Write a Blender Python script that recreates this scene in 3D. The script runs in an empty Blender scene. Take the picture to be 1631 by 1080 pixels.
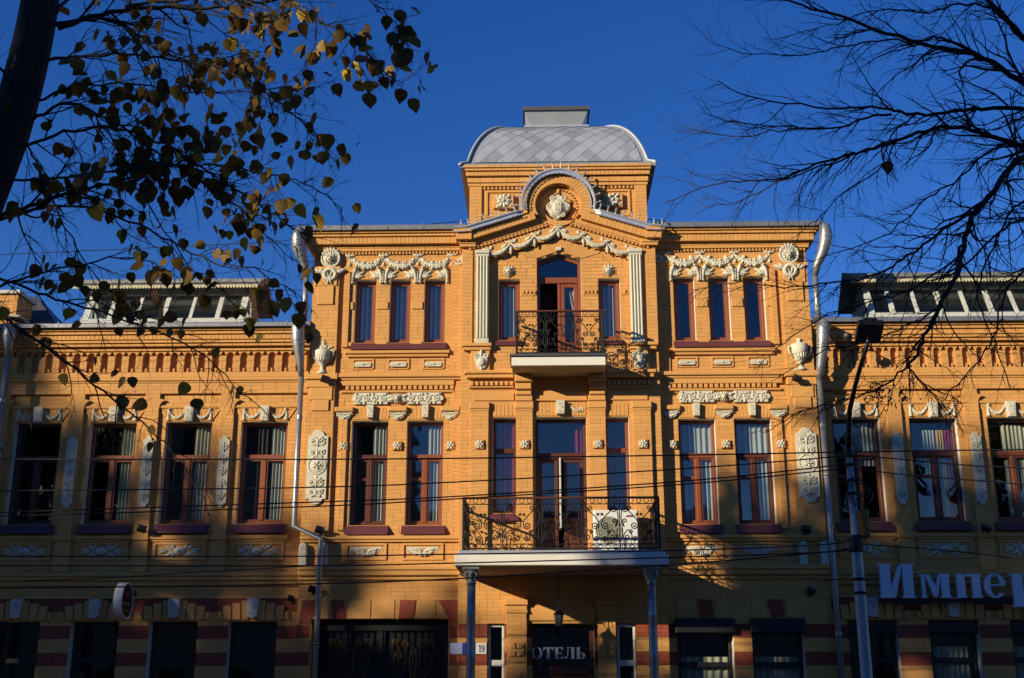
import bpy, math, random
from math import sin, cos, pi, radians, atan, atan2, sqrt
from mathutils import Vector, Matrix
random.seed(7)
SC = bpy.context.scene
COL = SC.collection

# ---------------------------------------------------------------- camera, sky, sun, exposure
F_PX, CX, CY = 1925.0, 815.5, 540.0            # focal length and centre in pixels of the 1631 px wide photograph
PITCH, YAW = atan(570 / F_PX), radians(1.5)
CAM = Vector((-0.35, -23.5, 1.65))
FW = Vector((-sin(YAW) * cos(PITCH), cos(YAW) * cos(PITCH), sin(PITCH)))
RT = Vector((cos(YAW), sin(YAW), 0))
UP = RT.cross(FW)
cam = bpy.data.cameras.new('camera'); camo = bpy.data.objects.new('camera', cam); COL.objects.link(camo)
camo.matrix_world = Matrix(((RT.x, UP.x, -FW.x, CAM.x), (RT.y, UP.y, -FW.y, CAM.y), (RT.z, UP.z, -FW.z, CAM.z), (0, 0, 0, 1)))
cam.sensor_width = 36; cam.lens = F_PX / 1631 * 36; cam.clip_end = 3000; cam.clip_start = 0.05
SC.camera = camo

SUN_V = Vector((-1.32, -1.0, 0.50)).normalized()   # towards the sun
SUN_EL = math.asin(SUN_V.z)
W = bpy.data.worlds.new('World'); SC.world = W; W.use_nodes = True
nt = W.node_tree; nt.nodes.clear()
sky = nt.nodes.new('ShaderNodeTexSky'); sky.sky_type = 'NISHITA'; sky.sun_disc = False
sky.sun_elevation = SUN_EL; sky.sun_rotation = atan2(SUN_V.x, SUN_V.y)
sky.altitude = 700; sky.air_density = 1.0; sky.dust_density = 0.0; sky.ozone_density = 4.0
bg = nt.nodes.new('ShaderNodeBackground'); bg.inputs[1].default_value = 0.09
gm = nt.nodes.new('ShaderNodeGamma'); gm.inputs[1].default_value = 1.0
hs = nt.nodes.new('ShaderNodeHueSaturation'); hs.inputs['Saturation'].default_value = 1.24; hs.inputs['Hue'].default_value = 0.519
out = nt.nodes.new('ShaderNodeOutputWorld')
nt.links.new(sky.outputs[0], hs.inputs['Color']); nt.links.new(hs.outputs[0], gm.inputs[0])
nt.links.new(gm.outputs[0], bg.inputs[0]); nt.links.new(bg.outputs[0], out.inputs[0])
sl = bpy.data.lights.new('sun', 'SUN'); slo = bpy.data.objects.new('sun', sl); COL.objects.link(slo)
sl.energy = 4.6; sl.angle = radians(0.53); sl.color = (1.0, 0.885, 0.66)
slo.rotation_euler = SUN_V.to_track_quat('Z', 'Y').to_euler()
slo.location = (-60, -50, 40)
SC.view_settings.view_transform = 'Standard'; SC.view_settings.look = 'None'
SC.view_settings.exposure = 0.6; SC.view_settings.gamma = 1.0; SC.view_settings.use_curve_mapping = False
SC.render.engine = 'CYCLES'
SC.cycles.max_bounces = 8; SC.cycles.transparent_max_bounces = 16; SC.cycles.use_denoising = True
SC.cycles.caustics_reflective = False; SC.cycles.caustics_refractive = False


def at(u, v, Y):
    """the point of the plane y = Y that the photograph shows at pixel (u, v): (x, z)"""
    d = FW + RT * ((u - CX) / F_PX) - UP * ((v - CY) / F_PX)
    t = (Y - CAM.y) / d.y
    p = CAM + d * t
    return p.x, p.z


def P3(u, v, Y):
    x, z = at(u, v, Y)
    return Vector((x, Y, z))


# ---------------------------------------------------------------- materials
def new_mat(name):
    m = bpy.data.materials.new(name); m.use_nodes = True
    n = m.node_tree; n.nodes.clear()
    o = n.nodes.new('ShaderNodeOutputMaterial'); b = n.nodes.new('ShaderNodeBsdfPrincipled')
    n.links.new(b.outputs[0], o.inputs[0])
    return m, n, b, o


def mat(name, col, rough=0.7, metal=0.0, var=0.15, scale=6.0, bump=0.1, bscale=60.0, dirt=None, dirt_amt=0.5, tone=False, spec=0.4, stretch=None):
    m, n, b, o = new_mat(name)
    L = n.links.new
    tc = n.nodes.new('ShaderNodeTexCoord')
    src = tc.outputs['Object']
    if stretch:
        mp = n.nodes.new('ShaderNodeMapping'); mp.inputs['Scale'].default_value = stretch
        L(src, mp.inputs[0]); src = mp.outputs[0]
    nz = n.nodes.new('ShaderNodeTexNoise'); nz.inputs['Scale'].default_value = scale; nz.inputs['Detail'].default_value = 6
    L(src, nz.inputs['Vector'])
    mix = n.nodes.new('ShaderNodeMixRGB'); mix.blend_type = 'MIX'
    mix.inputs[1].default_value = (*[c * (1 - var) for c in col], 1); mix.inputs[2].default_value = (*[min(1, c * (1 + var)) for c in col], 1)
    L(nz.outputs[0], mix.inputs[0])
    cur = mix.outputs[0]
    if tone:
        at_ = n.nodes.new('ShaderNodeAttribute'); at_.attribute_name = 'tone'
        mr = n.nodes.new('ShaderNodeMapRange'); mr.inputs[3].default_value = 0.93; mr.inputs[4].default_value = 1.06
        L(at_.outputs['Fac'], mr.inputs[0])
        mu = n.nodes.new('ShaderNodeMixRGB'); mu.blend_type = 'MULTIPLY'; mu.inputs[0].default_value = 1
        L(cur, mu.inputs[1]); L(mr.outputs[0], mu.inputs[2]); cur = mu.outputs[0]
    if dirt:
        n2 = n.nodes.new('ShaderNodeTexNoise'); n2.inputs['Scale'].default_value = scale * 0.35; n2.inputs['Detail'].default_value = 9; n2.inputs['Roughness'].default_value = 0.7
        L(src, n2.inputs['Vector'])
        cr = n.nodes.new('ShaderNodeValToRGB'); cr.color_ramp.elements[0].position = 0.52; cr.color_ramp.elements[1].position = 0.75
        L(n2.outputs[0], cr.inputs[0])
        sc = n.nodes.new('ShaderNodeMath'); sc.operation = 'MULTIPLY'; sc.inputs[1].default_value = dirt_amt
        L(cr.outputs[0], sc.inputs[0])
        dm = n.nodes.new('ShaderNodeMixRGB'); dm.inputs[2].default_value = (*dirt, 1)
        L(sc.outputs[0], dm.inputs[0]); L(cur, dm.inputs[1]); cur = dm.outputs[0]
    L(cur, b.inputs['Base Color'])
    b.inputs['Roughness'].default_value = rough; b.inputs['Metallic'].default_value = metal
    b.inputs['Specular IOR Level'].default_value = spec
    if bump:
        n3 = n.nodes.new('ShaderNodeTexNoise'); n3.inputs['Scale'].default_value = bscale; n3.inputs['Detail'].default_value = 4
        L(src, n3.inputs['Vector'])
        bp = n.nodes.new('ShaderNodeBump'); bp.inputs['Strength'].default_value = bump; bp.inputs['Distance'].default_value = 0.02
        L(n3.outputs[0], bp.inputs['Height']); L(bp.outputs[0], b.inputs['Normal'])
    return m


def glass_mat(name, tint=(0.9, 0.93, 0.94), base=0.075):
    m, n, b, o = new_mat(name)
    n.nodes.remove(b)
    L = n.links.new
    tr = n.nodes.new('ShaderNodeBsdfTransparent'); tr.inputs[0].default_value = (*tint, 1)
    gl = n.nodes.new('ShaderNodeBsdfGlossy'); gl.inputs['Roughness'].default_value = 0.015
    lw = n.nodes.new('ShaderNodeLayerWeight'); pw = n.nodes.new('ShaderNodeMath'); pw.operation = 'POWER'; pw.inputs[1].default_value = 5
    L(lw.outputs['Facing'], pw.inputs[0]); fr = pw
    ad = n.nodes.new('ShaderNodeMath'); ad.operation = 'ADD'; ad.inputs[1].default_value = base
    tc = n.nodes.new('ShaderNodeTexCoord'); nz = n.nodes.new('ShaderNodeTexNoise'); nz.inputs['Scale'].default_value = 2.2; nz.inputs['Detail'].default_value = 1
    bp = n.nodes.new('ShaderNodeBump'); bp.inputs['Strength'].default_value = 0.12; bp.inputs['Distance'].default_value = 0.02
    L(tc.outputs['Object'], nz.inputs['Vector']); L(nz.outputs[0], bp.inputs['Height']); L(bp.outputs[0], gl.inputs['Normal'])
    mx = n.nodes.new('ShaderNodeMixShader')
    L(fr.outputs[0], ad.inputs[0]); L(ad.outputs[0], mx.inputs[0]); L(tr.outputs[0], mx.inputs[1]); L(gl.outputs[0], mx.inputs[2])
    L(mx.outputs[0], o.inputs[0])
    return m


def leaf_mat(name, col, var=0.5):
    m, n, b, o = new_mat(name)
    L = n.links.new
    oi = n.nodes.new('ShaderNodeObjectInfo')
    tc = n.nodes.new('ShaderNodeTexCoord'); nz = n.nodes.new('ShaderNodeTexNoise'); nz.inputs['Scale'].default_value = 25
    L(tc.outputs['Object'], nz.inputs['Vector'])
    mix = n.nodes.new('ShaderNodeMixRGB')
    mix.inputs[1].default_value = (*[c * (1 - var) for c in col], 1); mix.inputs[2].default_value = (*[min(1, c * (1 + var)) for c in col], 1)
    av = n.nodes.new('ShaderNodeMath'); av.operation = 'MULTIPLY_ADD'; av.inputs[1].default_value = 0.5
    hf = n.nodes.new('ShaderNodeMath'); hf.operation = 'MULTIPLY'; hf.inputs[1].default_value = 0.5
    L(oi.outputs['Random'], hf.inputs[0]); L(nz.outputs[0], av.inputs[0]); L(hf.outputs[0], av.inputs[2]); L(av.outputs[0], mix.inputs[0])
    L(mix.outputs[0], b.inputs['Base Color']); b.inputs['Roughness'].default_value = 0.6
    b.inputs['Specular IOR Level'].default_value = 0.25
    trn = n.nodes.new('ShaderNodeBsdfTranslucent'); L(mix.outputs[0], trn.inputs[0])
    ms = n.nodes.new('ShaderNodeMixShader'); ms.inputs[0].default_value = 0.3
    L(b.outputs[0], ms.inputs[1]); L(trn.outputs[0], ms.inputs[2]); L(ms.outputs[0], o.inputs[0])
    return m


class M: pass
OCH = (0.58, 0.280, 0.076)
M.brick = mat('painted_ochre_brick', OCH, 0.8, tone=True, var=0.10, scale=1.2, bump=0.35, bscale=90, dirt=(0.36, 0.20, 0.08), dirt_amt=0.45)
M.mortar = mat('painted_ochre_joint', tuple(c * 0.90 for c in OCH), 0.85, var=0.12, scale=2.0, bump=0.3, bscale=70, dirt=(0.30, 0.16, 0.06), dirt_amt=0.5)
M.red = mat('painted_red_brick', (0.26, 0.050, 0.022), 0.8, tone=True, var=0.15, scale=1.5, bump=0.35, bscale=90, dirt=(0.12, 0.04, 0.02), dirt_amt=0.5)
M.redj = mat('painted_red_joint', (0.19, 0.036, 0.018), 0.85, var=0.15, scale=2, bump=0.2)
M.stucco = mat('cream_stucco', (0.53, 0.49, 0.37), 0.8, var=0.10, scale=5, bump=0.3, bscale=45, dirt=(0.30, 0.26, 0.18), dirt_amt=0.6)
M.plaster = mat('white_plaster', (0.62, 0.58, 0.50), 0.8, var=0.1, bump=0.15)
M.greyplaster = mat('grey_lintel_plaster', (0.30, 0.25, 0.19), 0.85, var=0.15, bump=0.15)
M.wood = mat('varnished_frame', (0.21, 0.056, 0.016), 0.38, var=0.3, scale=5, bump=0.08, stretch=(14, 14, 1.2), spec=0.5)
M.darkwood = mat('dark_brown_frame', (0.085, 0.024, 0.010), 0.4, var=0.3, scale=5, bump=0.08, stretch=(14, 14, 1.2))
M.plum = mat('plum_sheet_metal', (0.105, 0.030, 0.032), 0.42, var=0.2, scale=4, bump=0.05, bscale=12)
M.zinc = mat('galvanised_steel', (0.27, 0.27, 0.27), 0.42, metal=0.6, var=0.28, scale=7, bump=0.12, bscale=9, dirt=(0.22, 0.21, 0.20), dirt_amt=0.5)
M.roof = mat('weathered_zinc_sheet', (0.40, 0.42, 0.45), 0.45, metal=0.35, tone=True, var=0.16, scale=3, bump=0.12, bscale=6, dirt=(0.22, 0.22, 0.20), dirt_amt=0.5)
M.roof2 = mat('weathered_zinc_sheet_dull', (0.31, 0.33, 0.355), 0.48, metal=0.35, tone=True, var=0.18, scale=3, bump=0.12, bscale=6, dirt=(0.2, 0.2, 0.18), dirt_amt=0.5)
M.roofdark = mat('dark_roof_sheet', (0.09, 0.09, 0.095), 0.5, metal=0.4, var=0.2, bump=0.1, bscale=8)
M.silver = mat('silver_painted_metal', (0.55, 0.56, 0.58), 0.35, metal=0.6, var=0.2, bump=0.05)
M.iron = mat('black_wrought_iron', (0.016, 0.014, 0.013), 0.5, metal=0.3, var=0.3, bump=0.05)
M.rail = mat('brown_painted_handrail', (0.10, 0.030, 0.016), 0.4, var=0.25, bump=0.05)
M.gold = mat('gilt_iron', (0.15, 0.085, 0.018), 0.45, metal=0.6, var=0.3, bump=0.05)
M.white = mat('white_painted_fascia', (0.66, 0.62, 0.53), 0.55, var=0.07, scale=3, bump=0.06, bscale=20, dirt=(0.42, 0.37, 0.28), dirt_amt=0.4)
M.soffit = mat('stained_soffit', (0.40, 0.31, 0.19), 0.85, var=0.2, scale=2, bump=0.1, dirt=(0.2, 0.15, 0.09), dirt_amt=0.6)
M.board = mat('weathered_white_board', (0.46, 0.46, 0.41), 0.75, var=0.2, scale=4, bump=0.2, bscale=30, dirt=(0.22, 0.21, 0.17), dirt_amt=0.6)
M.bargegrey = mat('grey_roof_edge', (0.20, 0.20, 0.195), 0.6, metal=0.2, var=0.2, bump=0.1, dirt=(0.1, 0.1, 0.09), dirt_amt=0.5)
M.creamboard = mat('cream_fretwork_board', (0.50, 0.44, 0.26), 0.75, var=0.15, bump=0.1)
M.glass = glass_mat('window_glass')
M.glassblue = glass_mat('clear_lantern_glass', (0.9, 0.94, 0.96), 0.05)
M.sheer = mat('white_sheer_curtain', (0.40, 0.40, 0.35), 0.9, var=0.08, bump=0.0)
M.cream = mat('cream_curtain', (0.46, 0.43, 0.30), 0.9, var=0.1, bump=0.0)
M.crimson = mat('crimson_curtain', (0.24, 0.010, 0.014), 0.85, var=0.2, bump=0.0)
M.yellow = mat('yellow_curtain', (0.55, 0.34, 0.05), 0.85, var=0.1, bump=0.0)
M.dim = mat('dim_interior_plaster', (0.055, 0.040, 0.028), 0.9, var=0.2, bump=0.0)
M.black = mat('black_plastic', (0.012, 0.012, 0.013), 0.45, var=0.2, bump=0.0)
M.acw = mat('white_air_conditioner_paint', (0.62, 0.61, 0.56), 0.45, var=0.05, bump=0.0)
M.acg = mat('grey_grille', (0.24, 0.23, 0.17), 0.5, var=0.1, bump=0.0)
M.sign = mat('pale_sign_letter', (0.58, 0.60, 0.66), 0.4, var=0.06, bump=0.0)
M.signred = mat('dark_red_print', (0.16, 0.012, 0.012), 0.5, bump=0.0)
M.signbrown = mat('dark_brown_sign_face', (0.030, 0.012, 0.010), 0.45, bump=0.0)
M.blue = mat('blue_enamel', (0.020, 0.035, 0.22), 0.35, var=0.1, bump=0.0)
M.paleblue = mat('pale_blue_enamel', (0.25, 0.30, 0.48), 0.4, var=0.1, bump=0.0)
M.pole = mat('grey_painted_pole', (0.30, 0.30, 0.29), 0.5, metal=0.25, var=0.3, scale=9, bump=0.1, dirt=(0.18, 0.17, 0.15), dirt_amt=0.7)
M.bark = mat('dark_tree_bark', (0.030, 0.024, 0.019), 0.9, var=0.4, scale=9, bump=0.8, bscale=22, stretch=(3, 3, 0.7))
M.twig = mat('dark_twig_bark', (0.022, 0.018, 0.016), 0.85, var=0.4, bump=0.0)
M.twiglight = mat('sunlit_twig_bark', (0.10, 0.085, 0.07), 0.85, var=0.3, bump=0.0)  # paler bark colour standing in for sunlight on one limb
M.leaf = leaf_mat('olive_autumn_leaf', (0.19, 0.105, 0.014))
M.leafy = leaf_mat('sunlit_yellow_leaf', (0.42, 0.27, 0.030), 0.35)  # yellow leaves, the brighter colour standing in for those in the sun
M.leafb = leaf_mat('brown_autumn_leaf', (0.20, 0.085, 0.025), 0.4)
M.green = leaf_mat('dark_green_foliage', (0.045, 0.055, 0.016), 0.45)
M.asphalt = mat('asphalt', (0.05, 0.05, 0.052), 0.9, var=0.2, scale=2, bump=0.3)
M.paving = mat('warm_bounce_paving', (0.24, 0.20, 0.15), 0.85, var=0.15, bump=0.2)  # unseen paving, colour warmed to bounce light into the shaded walls
M.kerb = mat('concrete_kerb', (0.25, 0.24, 0.22), 0.85, var=0.15, bump=0.2)
M.soil = mat('bounce_earth_and_leaves', (0.17, 0.11, 0.05), 0.95, var=0.4, scale=0.6, bump=0.2)  # unseen ground, leaf-brown colour chosen to bounce warm light onto the facade
M.opp = mat('grey_render_wall', (0.26, 0.23, 0.19), 0.9, var=0.1, bump=0.1)
M.paint = mat('white_road_paint', (0.7, 0.7, 0.68), 0.7, var=0.1, bump=0.0)
M.wire = mat('black_cable', (0.010, 0.010, 0.010), 0.6, bump=0.0)


# ---------------------------------------------------------------- mesh helpers
class MB:
    def __init__(s): s.v = []; s.f = []; s.t = []; s.isl = []

    def add(s, vs, fs, tone=0.5):
        o = len(s.v); s.isl.append((o, len(s.f))); s.v.extend([tuple(p) for p in vs])
        for f in fs: s.f.append(tuple(i + o for i in f)); s.t.append(tone)
        return s

    def box(s, x0, x1, y0, y1, z0, z1, tone=0.5):
        vs = [(x0, y0, z0), (x1, y0, z0), (x1, y1, z0), (x0, y1, z0), (x0, y0, z1), (x1, y0, z1), (x1, y1, z1), (x0, y1, z1)]
        return s.add(vs, [(0, 1, 5, 4), (1, 2, 6, 5), (2, 3, 7, 6), (3, 0, 4, 7), (4, 5, 6, 7), (3, 2, 1, 0)], tone)

    def bbox(s, x0, x1, y0, y1, z0, z1, b=0.01):
        """box with its front edges bevelled"""
        vs = [(x0, y0 + b, z0), (x1, y0 + b, z0), (x1, y0 + b, z1), (x0, y0 + b, z1), (x0 + b, y0, z0 + b), (x1 - b, y0, z0 + b), (x1 - b, y0, z1 - b), (x0 + b, y0, z1 - b),
              (x0, y1, z0), (x1, y1, z0), (x1, y1, z1), (x0, y1, z1)]
        return s.add(vs, [(4, 5, 6, 7), (0, 1, 5, 4), (1, 2, 6, 5), (2, 3, 7, 6), (3, 0, 4, 7), (8, 9, 1, 0), (9, 10, 2, 1), (10, 11, 3, 2), (11, 8, 0, 3), (11, 10, 9, 8)])

    def prism(s, pts, y0, y1, bev=0.0, tone=0.5):
        """(x, z) outline pushed from y1 out to the front y0"""
        n = len(pts)
        a = sum(pts[i][0] * pts[(i + 1) % n][1] - pts[(i + 1) % n][0] * pts[i][1] for i in range(n))
        if a < 0: pts = pts[::-1]
        cx = sum(p[0] for p in pts) / n; cz = sum(p[1] for p in pts) / n
        vs = [(x, y1, z) for x, z in pts]
        if bev:
            vs += [(x, y0 + bev, z) for x, z in pts]
            fr = []
            for x, z in pts:
                d = sqrt((x - cx) ** 2 + (z - cz) ** 2) or 1
                k = max(0, 1 - bev / d)
                fr.append((cx + (x - cx) * k, y0, cz + (z - cz) * k))
            vs += fr
            fs = [tuple(range(2 * n, 3 * n))]
            for i in range(n):
                j = (i + 1) % n
                fs += [(i, j, n + j, n + i), (n + i, n + j, 2 * n + j, 2 * n + i)]
        else:
            vs += [(x, y0, z) for x, z in pts]
            fs = [tuple(range(n, 2 * n))] + [(i, (i + 1) % n, n + (i + 1) % n, n + i) for i in range(n)]
        fs.append(tuple(range(n - 1, -1, -1)))
        return s.add(vs, fs, tone)

    def xprism(s, pts, x0, x1, tone=0.5):
        """(y, z) profile run along x"""
        n = len(pts)
        vs = [(x0, y, z) for y, z in pts] + [(x1, y, z) for y, z in pts]
        fs = [(i, (i + 1) % n, n + (i + 1) % n, n + i) for i in range(n)] + [tuple(range(n - 1, -1, -1)), tuple(range(n, 2 * n))]
        return s.add(vs, fs, tone)

    def tube(s, pts, r, n=6, cap=True):
        pts = [Vector(p) for p in pts]; k = len(pts)
        if k < 2: return s
        rs = r if isinstance(r, (list, tuple)) else [r] * k
        vs = []; ref = None
        for i, p in enumerate(pts):
            d = (pts[min(i + 1, k - 1)] - pts[max(i - 1, 0)])
            d = d.normalized() if d.length > 1e-9 else Vector((0, 0, 1))
            if ref is None:
                ref = Vector((0, 1, 0)) if abs(d.y) < 0.9 else Vector((1, 0, 0))
            a = (ref - d * ref.dot(d))
            a = a.normalized() if a.length > 1e-6 else d.orthogonal().normalized()
            ref = a
            b = d.cross(a)
            for j in range(n):
                w = 2 * pi * j / n
                vs.append(p + (a * cos(w) + b * sin(w)) * rs[i])
        fs = [(i * n + j, i * n + (j + 1) % n, (i + 1) * n + (j + 1) % n, (i + 1) * n + j) for i in range(k - 1) for j in range(n)]
        if cap: fs += [tuple(range(n - 1, -1, -1)), tuple(range((k - 1) * n, k * n))]
        return s.add(vs, fs)

    def lathe(s, prof, cx, cy, n=16):
        k = len(prof)
        vs = [(cx + r * cos(2 * pi * j / n), cy + r * sin(2 * pi * j / n), z) for r, z in prof for j in range(n)]
        fs = [(i * n + j, i * n + (j + 1) % n, (i + 1) * n + (j + 1) % n, (i + 1) * n + j) for i in range(k - 1) for j in range(n)]
        fs += [tuple(range(n - 1, -1, -1)), tuple(range((k - 1) * n, k * n))]
        return s.add(vs, fs)

    # relief carving on a wall plane y = y0, swelling out towards -y
    def blob(s, cx, cz, rx, rz, d, y0, ang=0, n=10, m=4):
        vs = []; ca, sa = cos(ang), sin(ang)
        for i in range(m):
            t = (pi / 2) * i / m
            for j in range(n):
                w = 2 * pi * j / n
                x, z = rx * cos(t) * cos(w), rz * cos(t) * sin(w)
                vs.append((cx + x * ca - z * sa, y0 - d * sin(t), cz + x * sa + z * ca))
        vs.append((cx, y0 - d, cz))
        fs = [(i * n + j, i * n + (j + 1) % n, (i + 1) * n + (j + 1) % n, (i + 1) * n + j) for i in range(m - 1) for j in range(n)]
        fs += [((m - 1) * n + j, (m - 1) * n + (j + 1) % n, m * n) for j in range(n)]
        return s.add(vs, fs)

    def roll(s, pts, r, y0, d=None):
        """half-round moulding following (x, z) points"""
        k = len(pts); rs = r if isinstance(r, (list, tuple)) else [r] * k
        vs = []; n = 5
        for i, (x, z) in enumerate(pts):
            a, b = pts[max(i - 1, 0)], pts[min(i + 1, k - 1)]
            dx, dz = b[0] - a[0], b[1] - a[1]; l = sqrt(dx * dx + dz * dz) or 1
            nx, nz = -dz / l, dx / l
            for j in range(n):
                w = pi * j / (n - 1)
                vs.append((x + nx * rs[i] * cos(w), y0 - (d if d else rs[i]) * sin(w) * (rs[i] / max(rs) if d else 1), z + nz * rs[i] * cos(w)))
        fs = [(i * n + j, i * n + j + 1, (i + 1) * n + j + 1, (i + 1) * n + j) for i in range(k - 1) for j in range(n - 1)]
        fs += [tuple(range(n)), tuple(range((k - 1) * n, k * n))]
        return s.add(vs, fs)

    def leafrel(s, cx, cz, ln, wd, ang, d, y0, lobes=3):
        """lobed leaf in relief with a raised midrib, from (cx, cz) along ang"""
        ca, sa = cos(ang), sin(ang); N = lobes * 4 + 1
        L, C, R = [], [], []
        for i in range(N):
            t = i / (N - 1)
            w = wd * (sin(pi * min(1, t * 0.93 + 0.07)) ** 0.7) * (0.72 + 0.28 * abs(sin(t * lobes * pi)))
            for lst, o, h in ((L, w, 0.25), (C, 0, 1.0), (R, -w, 0.25)):
                x, z = t * ln, o * 0.5
                lst.append((cx + x * ca - z * sa, y0 - d * h * (0.55 + 0.45 * sin(pi * t)), cz + x * sa + z * ca))
        base = [(p[0], y0, p[2]) for p in L] + [(p[0], y0, p[2]) for p in R]
        vs = L + C + R + base
        fs = []
        for i in range(N - 1):
            fs += [(i, i + 1, N + i + 1, N + i), (N + i, N + i + 1, 2 * N + i + 1, 2 * N + i), (3 * N + i, 3 * N + i + 1, i + 1, i), (2 * N + i, 2 * N + i + 1, 4 * N + i + 1, 4 * N + i)]
        return s.add(vs, fs)

    def spiralrel(s, cx, cz, r, a0, turns, y0, th, sgn=1, k=18):
        pts = []; rr = []
        for i in range(k):
            t = i / (k - 1)
            R = r * (1 - t * 0.88); a = a0 + sgn * turns * 2 * pi * t
            pts.append((cx + R * cos(a), cz + R * sin(a))); rr.append(th * (1 - 0.45 * t))
        s.roll(pts, rr, y0)
        return s.blob(cx, cz, r * 0.22, r * 0.22, th * 1.5, y0, n=8, m=3)

    def mesh(s, name):
        me = bpy.data.meshes.new(name)
        me.from_pydata(s.v, [], s.f)
        a = me.attributes.new('tone', 'FLOAT', 'FACE'); a.data.foreach_set('value', s.t)
        return me

    def pieces(s, name, piece, m, parent, label=None):
        """every shape added to this builder becomes an object of its own under a part called name"""
        p = bpy.data.objects.new(name, None); p.empty_display_size = 0.1; COL.objects.link(p); p.parent = parent
        if label: p['label'] = label
        ends = s.isl[1:] + [(len(s.v), len(s.f))]
        for (v0, f0), (v1, f1) in zip(s.isl, ends):
            q = MB(); q.v = s.v[v0:v1]; q.f = [tuple(i - v0 for i in f) for f in s.f[f0:f1]]; q.t = s.t[f0:f1]
            q.build(piece, m, p)
        return p

    def build(s, name, m, parent=None, smooth=False, label=None, kind=None):
        me = s.mesh(name); me.materials.append(m)
        if smooth: me.polygons.foreach_set('use_smooth', [True] * len(me.polygons))
        o = bpy.data.objects.new(name, me); COL.objects.link(o)
        if parent: o.parent = parent
        if label: o['label'] = label
        if kind: o['kind'] = kind
        return o


def thing(name, label, cat, loc=(0, 0, 0), group=None):
    o = bpy.data.objects.new(name, None); o.empty_display_size = 0.3; COL.objects.link(o)
    o.location = loc; o['label'] = label; o['category'] = cat
    if group: o['group'] = group
    return o


def tag(o, label, cat, group=None):
    o['label'] = label; o['category'] = cat
    if group: o['group'] = group
    return o


def part(name, parent):
    o = bpy.data.objects.new(name, None); o.empty_display_size = 0.1; COL.objects.link(o); o.parent = parent
    return o


def mir(s, a, b):
    return (a, b) if s > 0 else (-b, -a)


_bm = {}
def unit_brick(w, h, m):
    key = (round(w, 3), round(h, 3), m.name, random.randrange(4))
    if key not in _bm:
        b = MB(); brick_geo(b, -w / 2, w / 2, -h / 2, h / 2, 0.0, 0.007, random.random())
        me = b.mesh('brick'); me.materials.append(m); _bm[key] = me
    return _bm[key]


def brick_geo(mb, x0, x1, z0, z1, yf, proud, tone):
    e = 0.0035; j = 0.003
    yo = yf - proud + random.uniform(-0.001, 0.001)
    q = [random.uniform(-0.0007, 0.0007) for _ in range(4)]
    vs = [(x0 + j, yf + .002, z0 + j), (x1 - j, yf + .002, z0 + j), (x1 - j, yf + .002, z1 - j), (x0 + j, yf + .002, z1 - j),
          (x0 + j + e, yo + q[0], z0 + j + e), (x1 - j - e, yo + q[1], z0 + j + e), (x1 - j - e, yo + q[2], z1 - j - e), (x0 + j + e, yo + q[3], z1 - j - e)]
    mb.add(vs, [(4, 5, 6, 7), (0, 1, 5, 4), (1, 2, 6, 5), (2, 3, 7, 6), (3, 0, 4, 7)], tone)


SINGLES = []      # (x, y, z, w, h) of bricks that become objects of their own


def brickwork(core, mb, x0, x1, z0, z1, yf, holes=(), bl=0.262, rh=0.078, clip=None, single=None, proud=0.0045):
    """a brick face on the plane y = yf: every brick stands proud of a recessed joint plane"""
    cuts = {z0, z1}
    for h in holes:
        for z in (h[2], h[3]):
            if z0 < z < z1: cuts.add(z)
    cuts = sorted(cuts); rows = []
    for a, b in zip(cuts, cuts[1:]):
        n = max(1, round((b - a) / rh))
        rows += [(a + (b - a) * i / n, a + (b - a) * (i + 1) / n) for i in range(n)]
    for ri, (za, zb) in enumerate(rows):
        zm = (za + zb) / 2
        iv = clip(zm) if clip else [(x0, x1)]
        for h in holes:
            if h[2] < zm < h[3]:
                nv = []
                for a, b in iv:
                    if h[1] <= a or h[0] >= b: nv.append((a, b)); continue
                    if h[0] > a: nv.append((a, h[0]))
                    if h[1] < b: nv.append((h[1], b))
                iv = nv
        for a, b in iv:
            if b - a < 0.01: continue
            core.add([(a, yf, za), (b, yf, za), (b, yf, zb), (a, yf, zb)], [(0, 1, 2, 3)])
            off = (bl / 2 if (ri + int(za * 7)) % 2 else 0.0)
            k = math.floor((a - off) / bl); x = a
            while x < b - 0.004:
                nx = min(b, (k + 1) * bl + off)
                if nx - x < 0.03 and nx < b: k += 1; nx = min(b, (k + 1) * bl + off)
                if b - nx < 0.03: nx = b
                if single and nx - x > bl * 0.98 and single[0] < x < single[1] and single[2] < zm < single[3] and len(single[4]) < single[5]:
                    single[4].append(((x + nx) / 2, yf, zm, nx - x, zb - za))
                else:
                    brick_geo(mb, x, nx, za, zb, yf, proud, random.random())
                x = nx; k += 1


def brick_part(name, parent, x0, x1, z0, z1, yf, holes=(), yb=None, red=False, single=None, **kw):
    """a masonry part: joint plane or solid core plus its bricks"""
    core, mb = MB(), MB()
    lst = []
    sg = (*single, lst, 75) if single else None
    brickwork(core, mb, x0, x1, z0, z1, yf, holes, single=sg, **kw)
    if yb is not None: core.box(x0, x1, yf + 0.0005, yb, z0, z1)
    c = core.build(name, M.redj if red else M.mortar, parent)
    bo = mb.build('brickwork', M.red if red else M.brick, c, kind='stuff')
    for (x, y, z, w, h) in lst:
        o = bpy.data.objects.new('brick', unit_brick(w, h, M.red if red else M.brick)); COL.objects.link(o); o.parent = c; o.location = (x, y, z)
    return c


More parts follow.
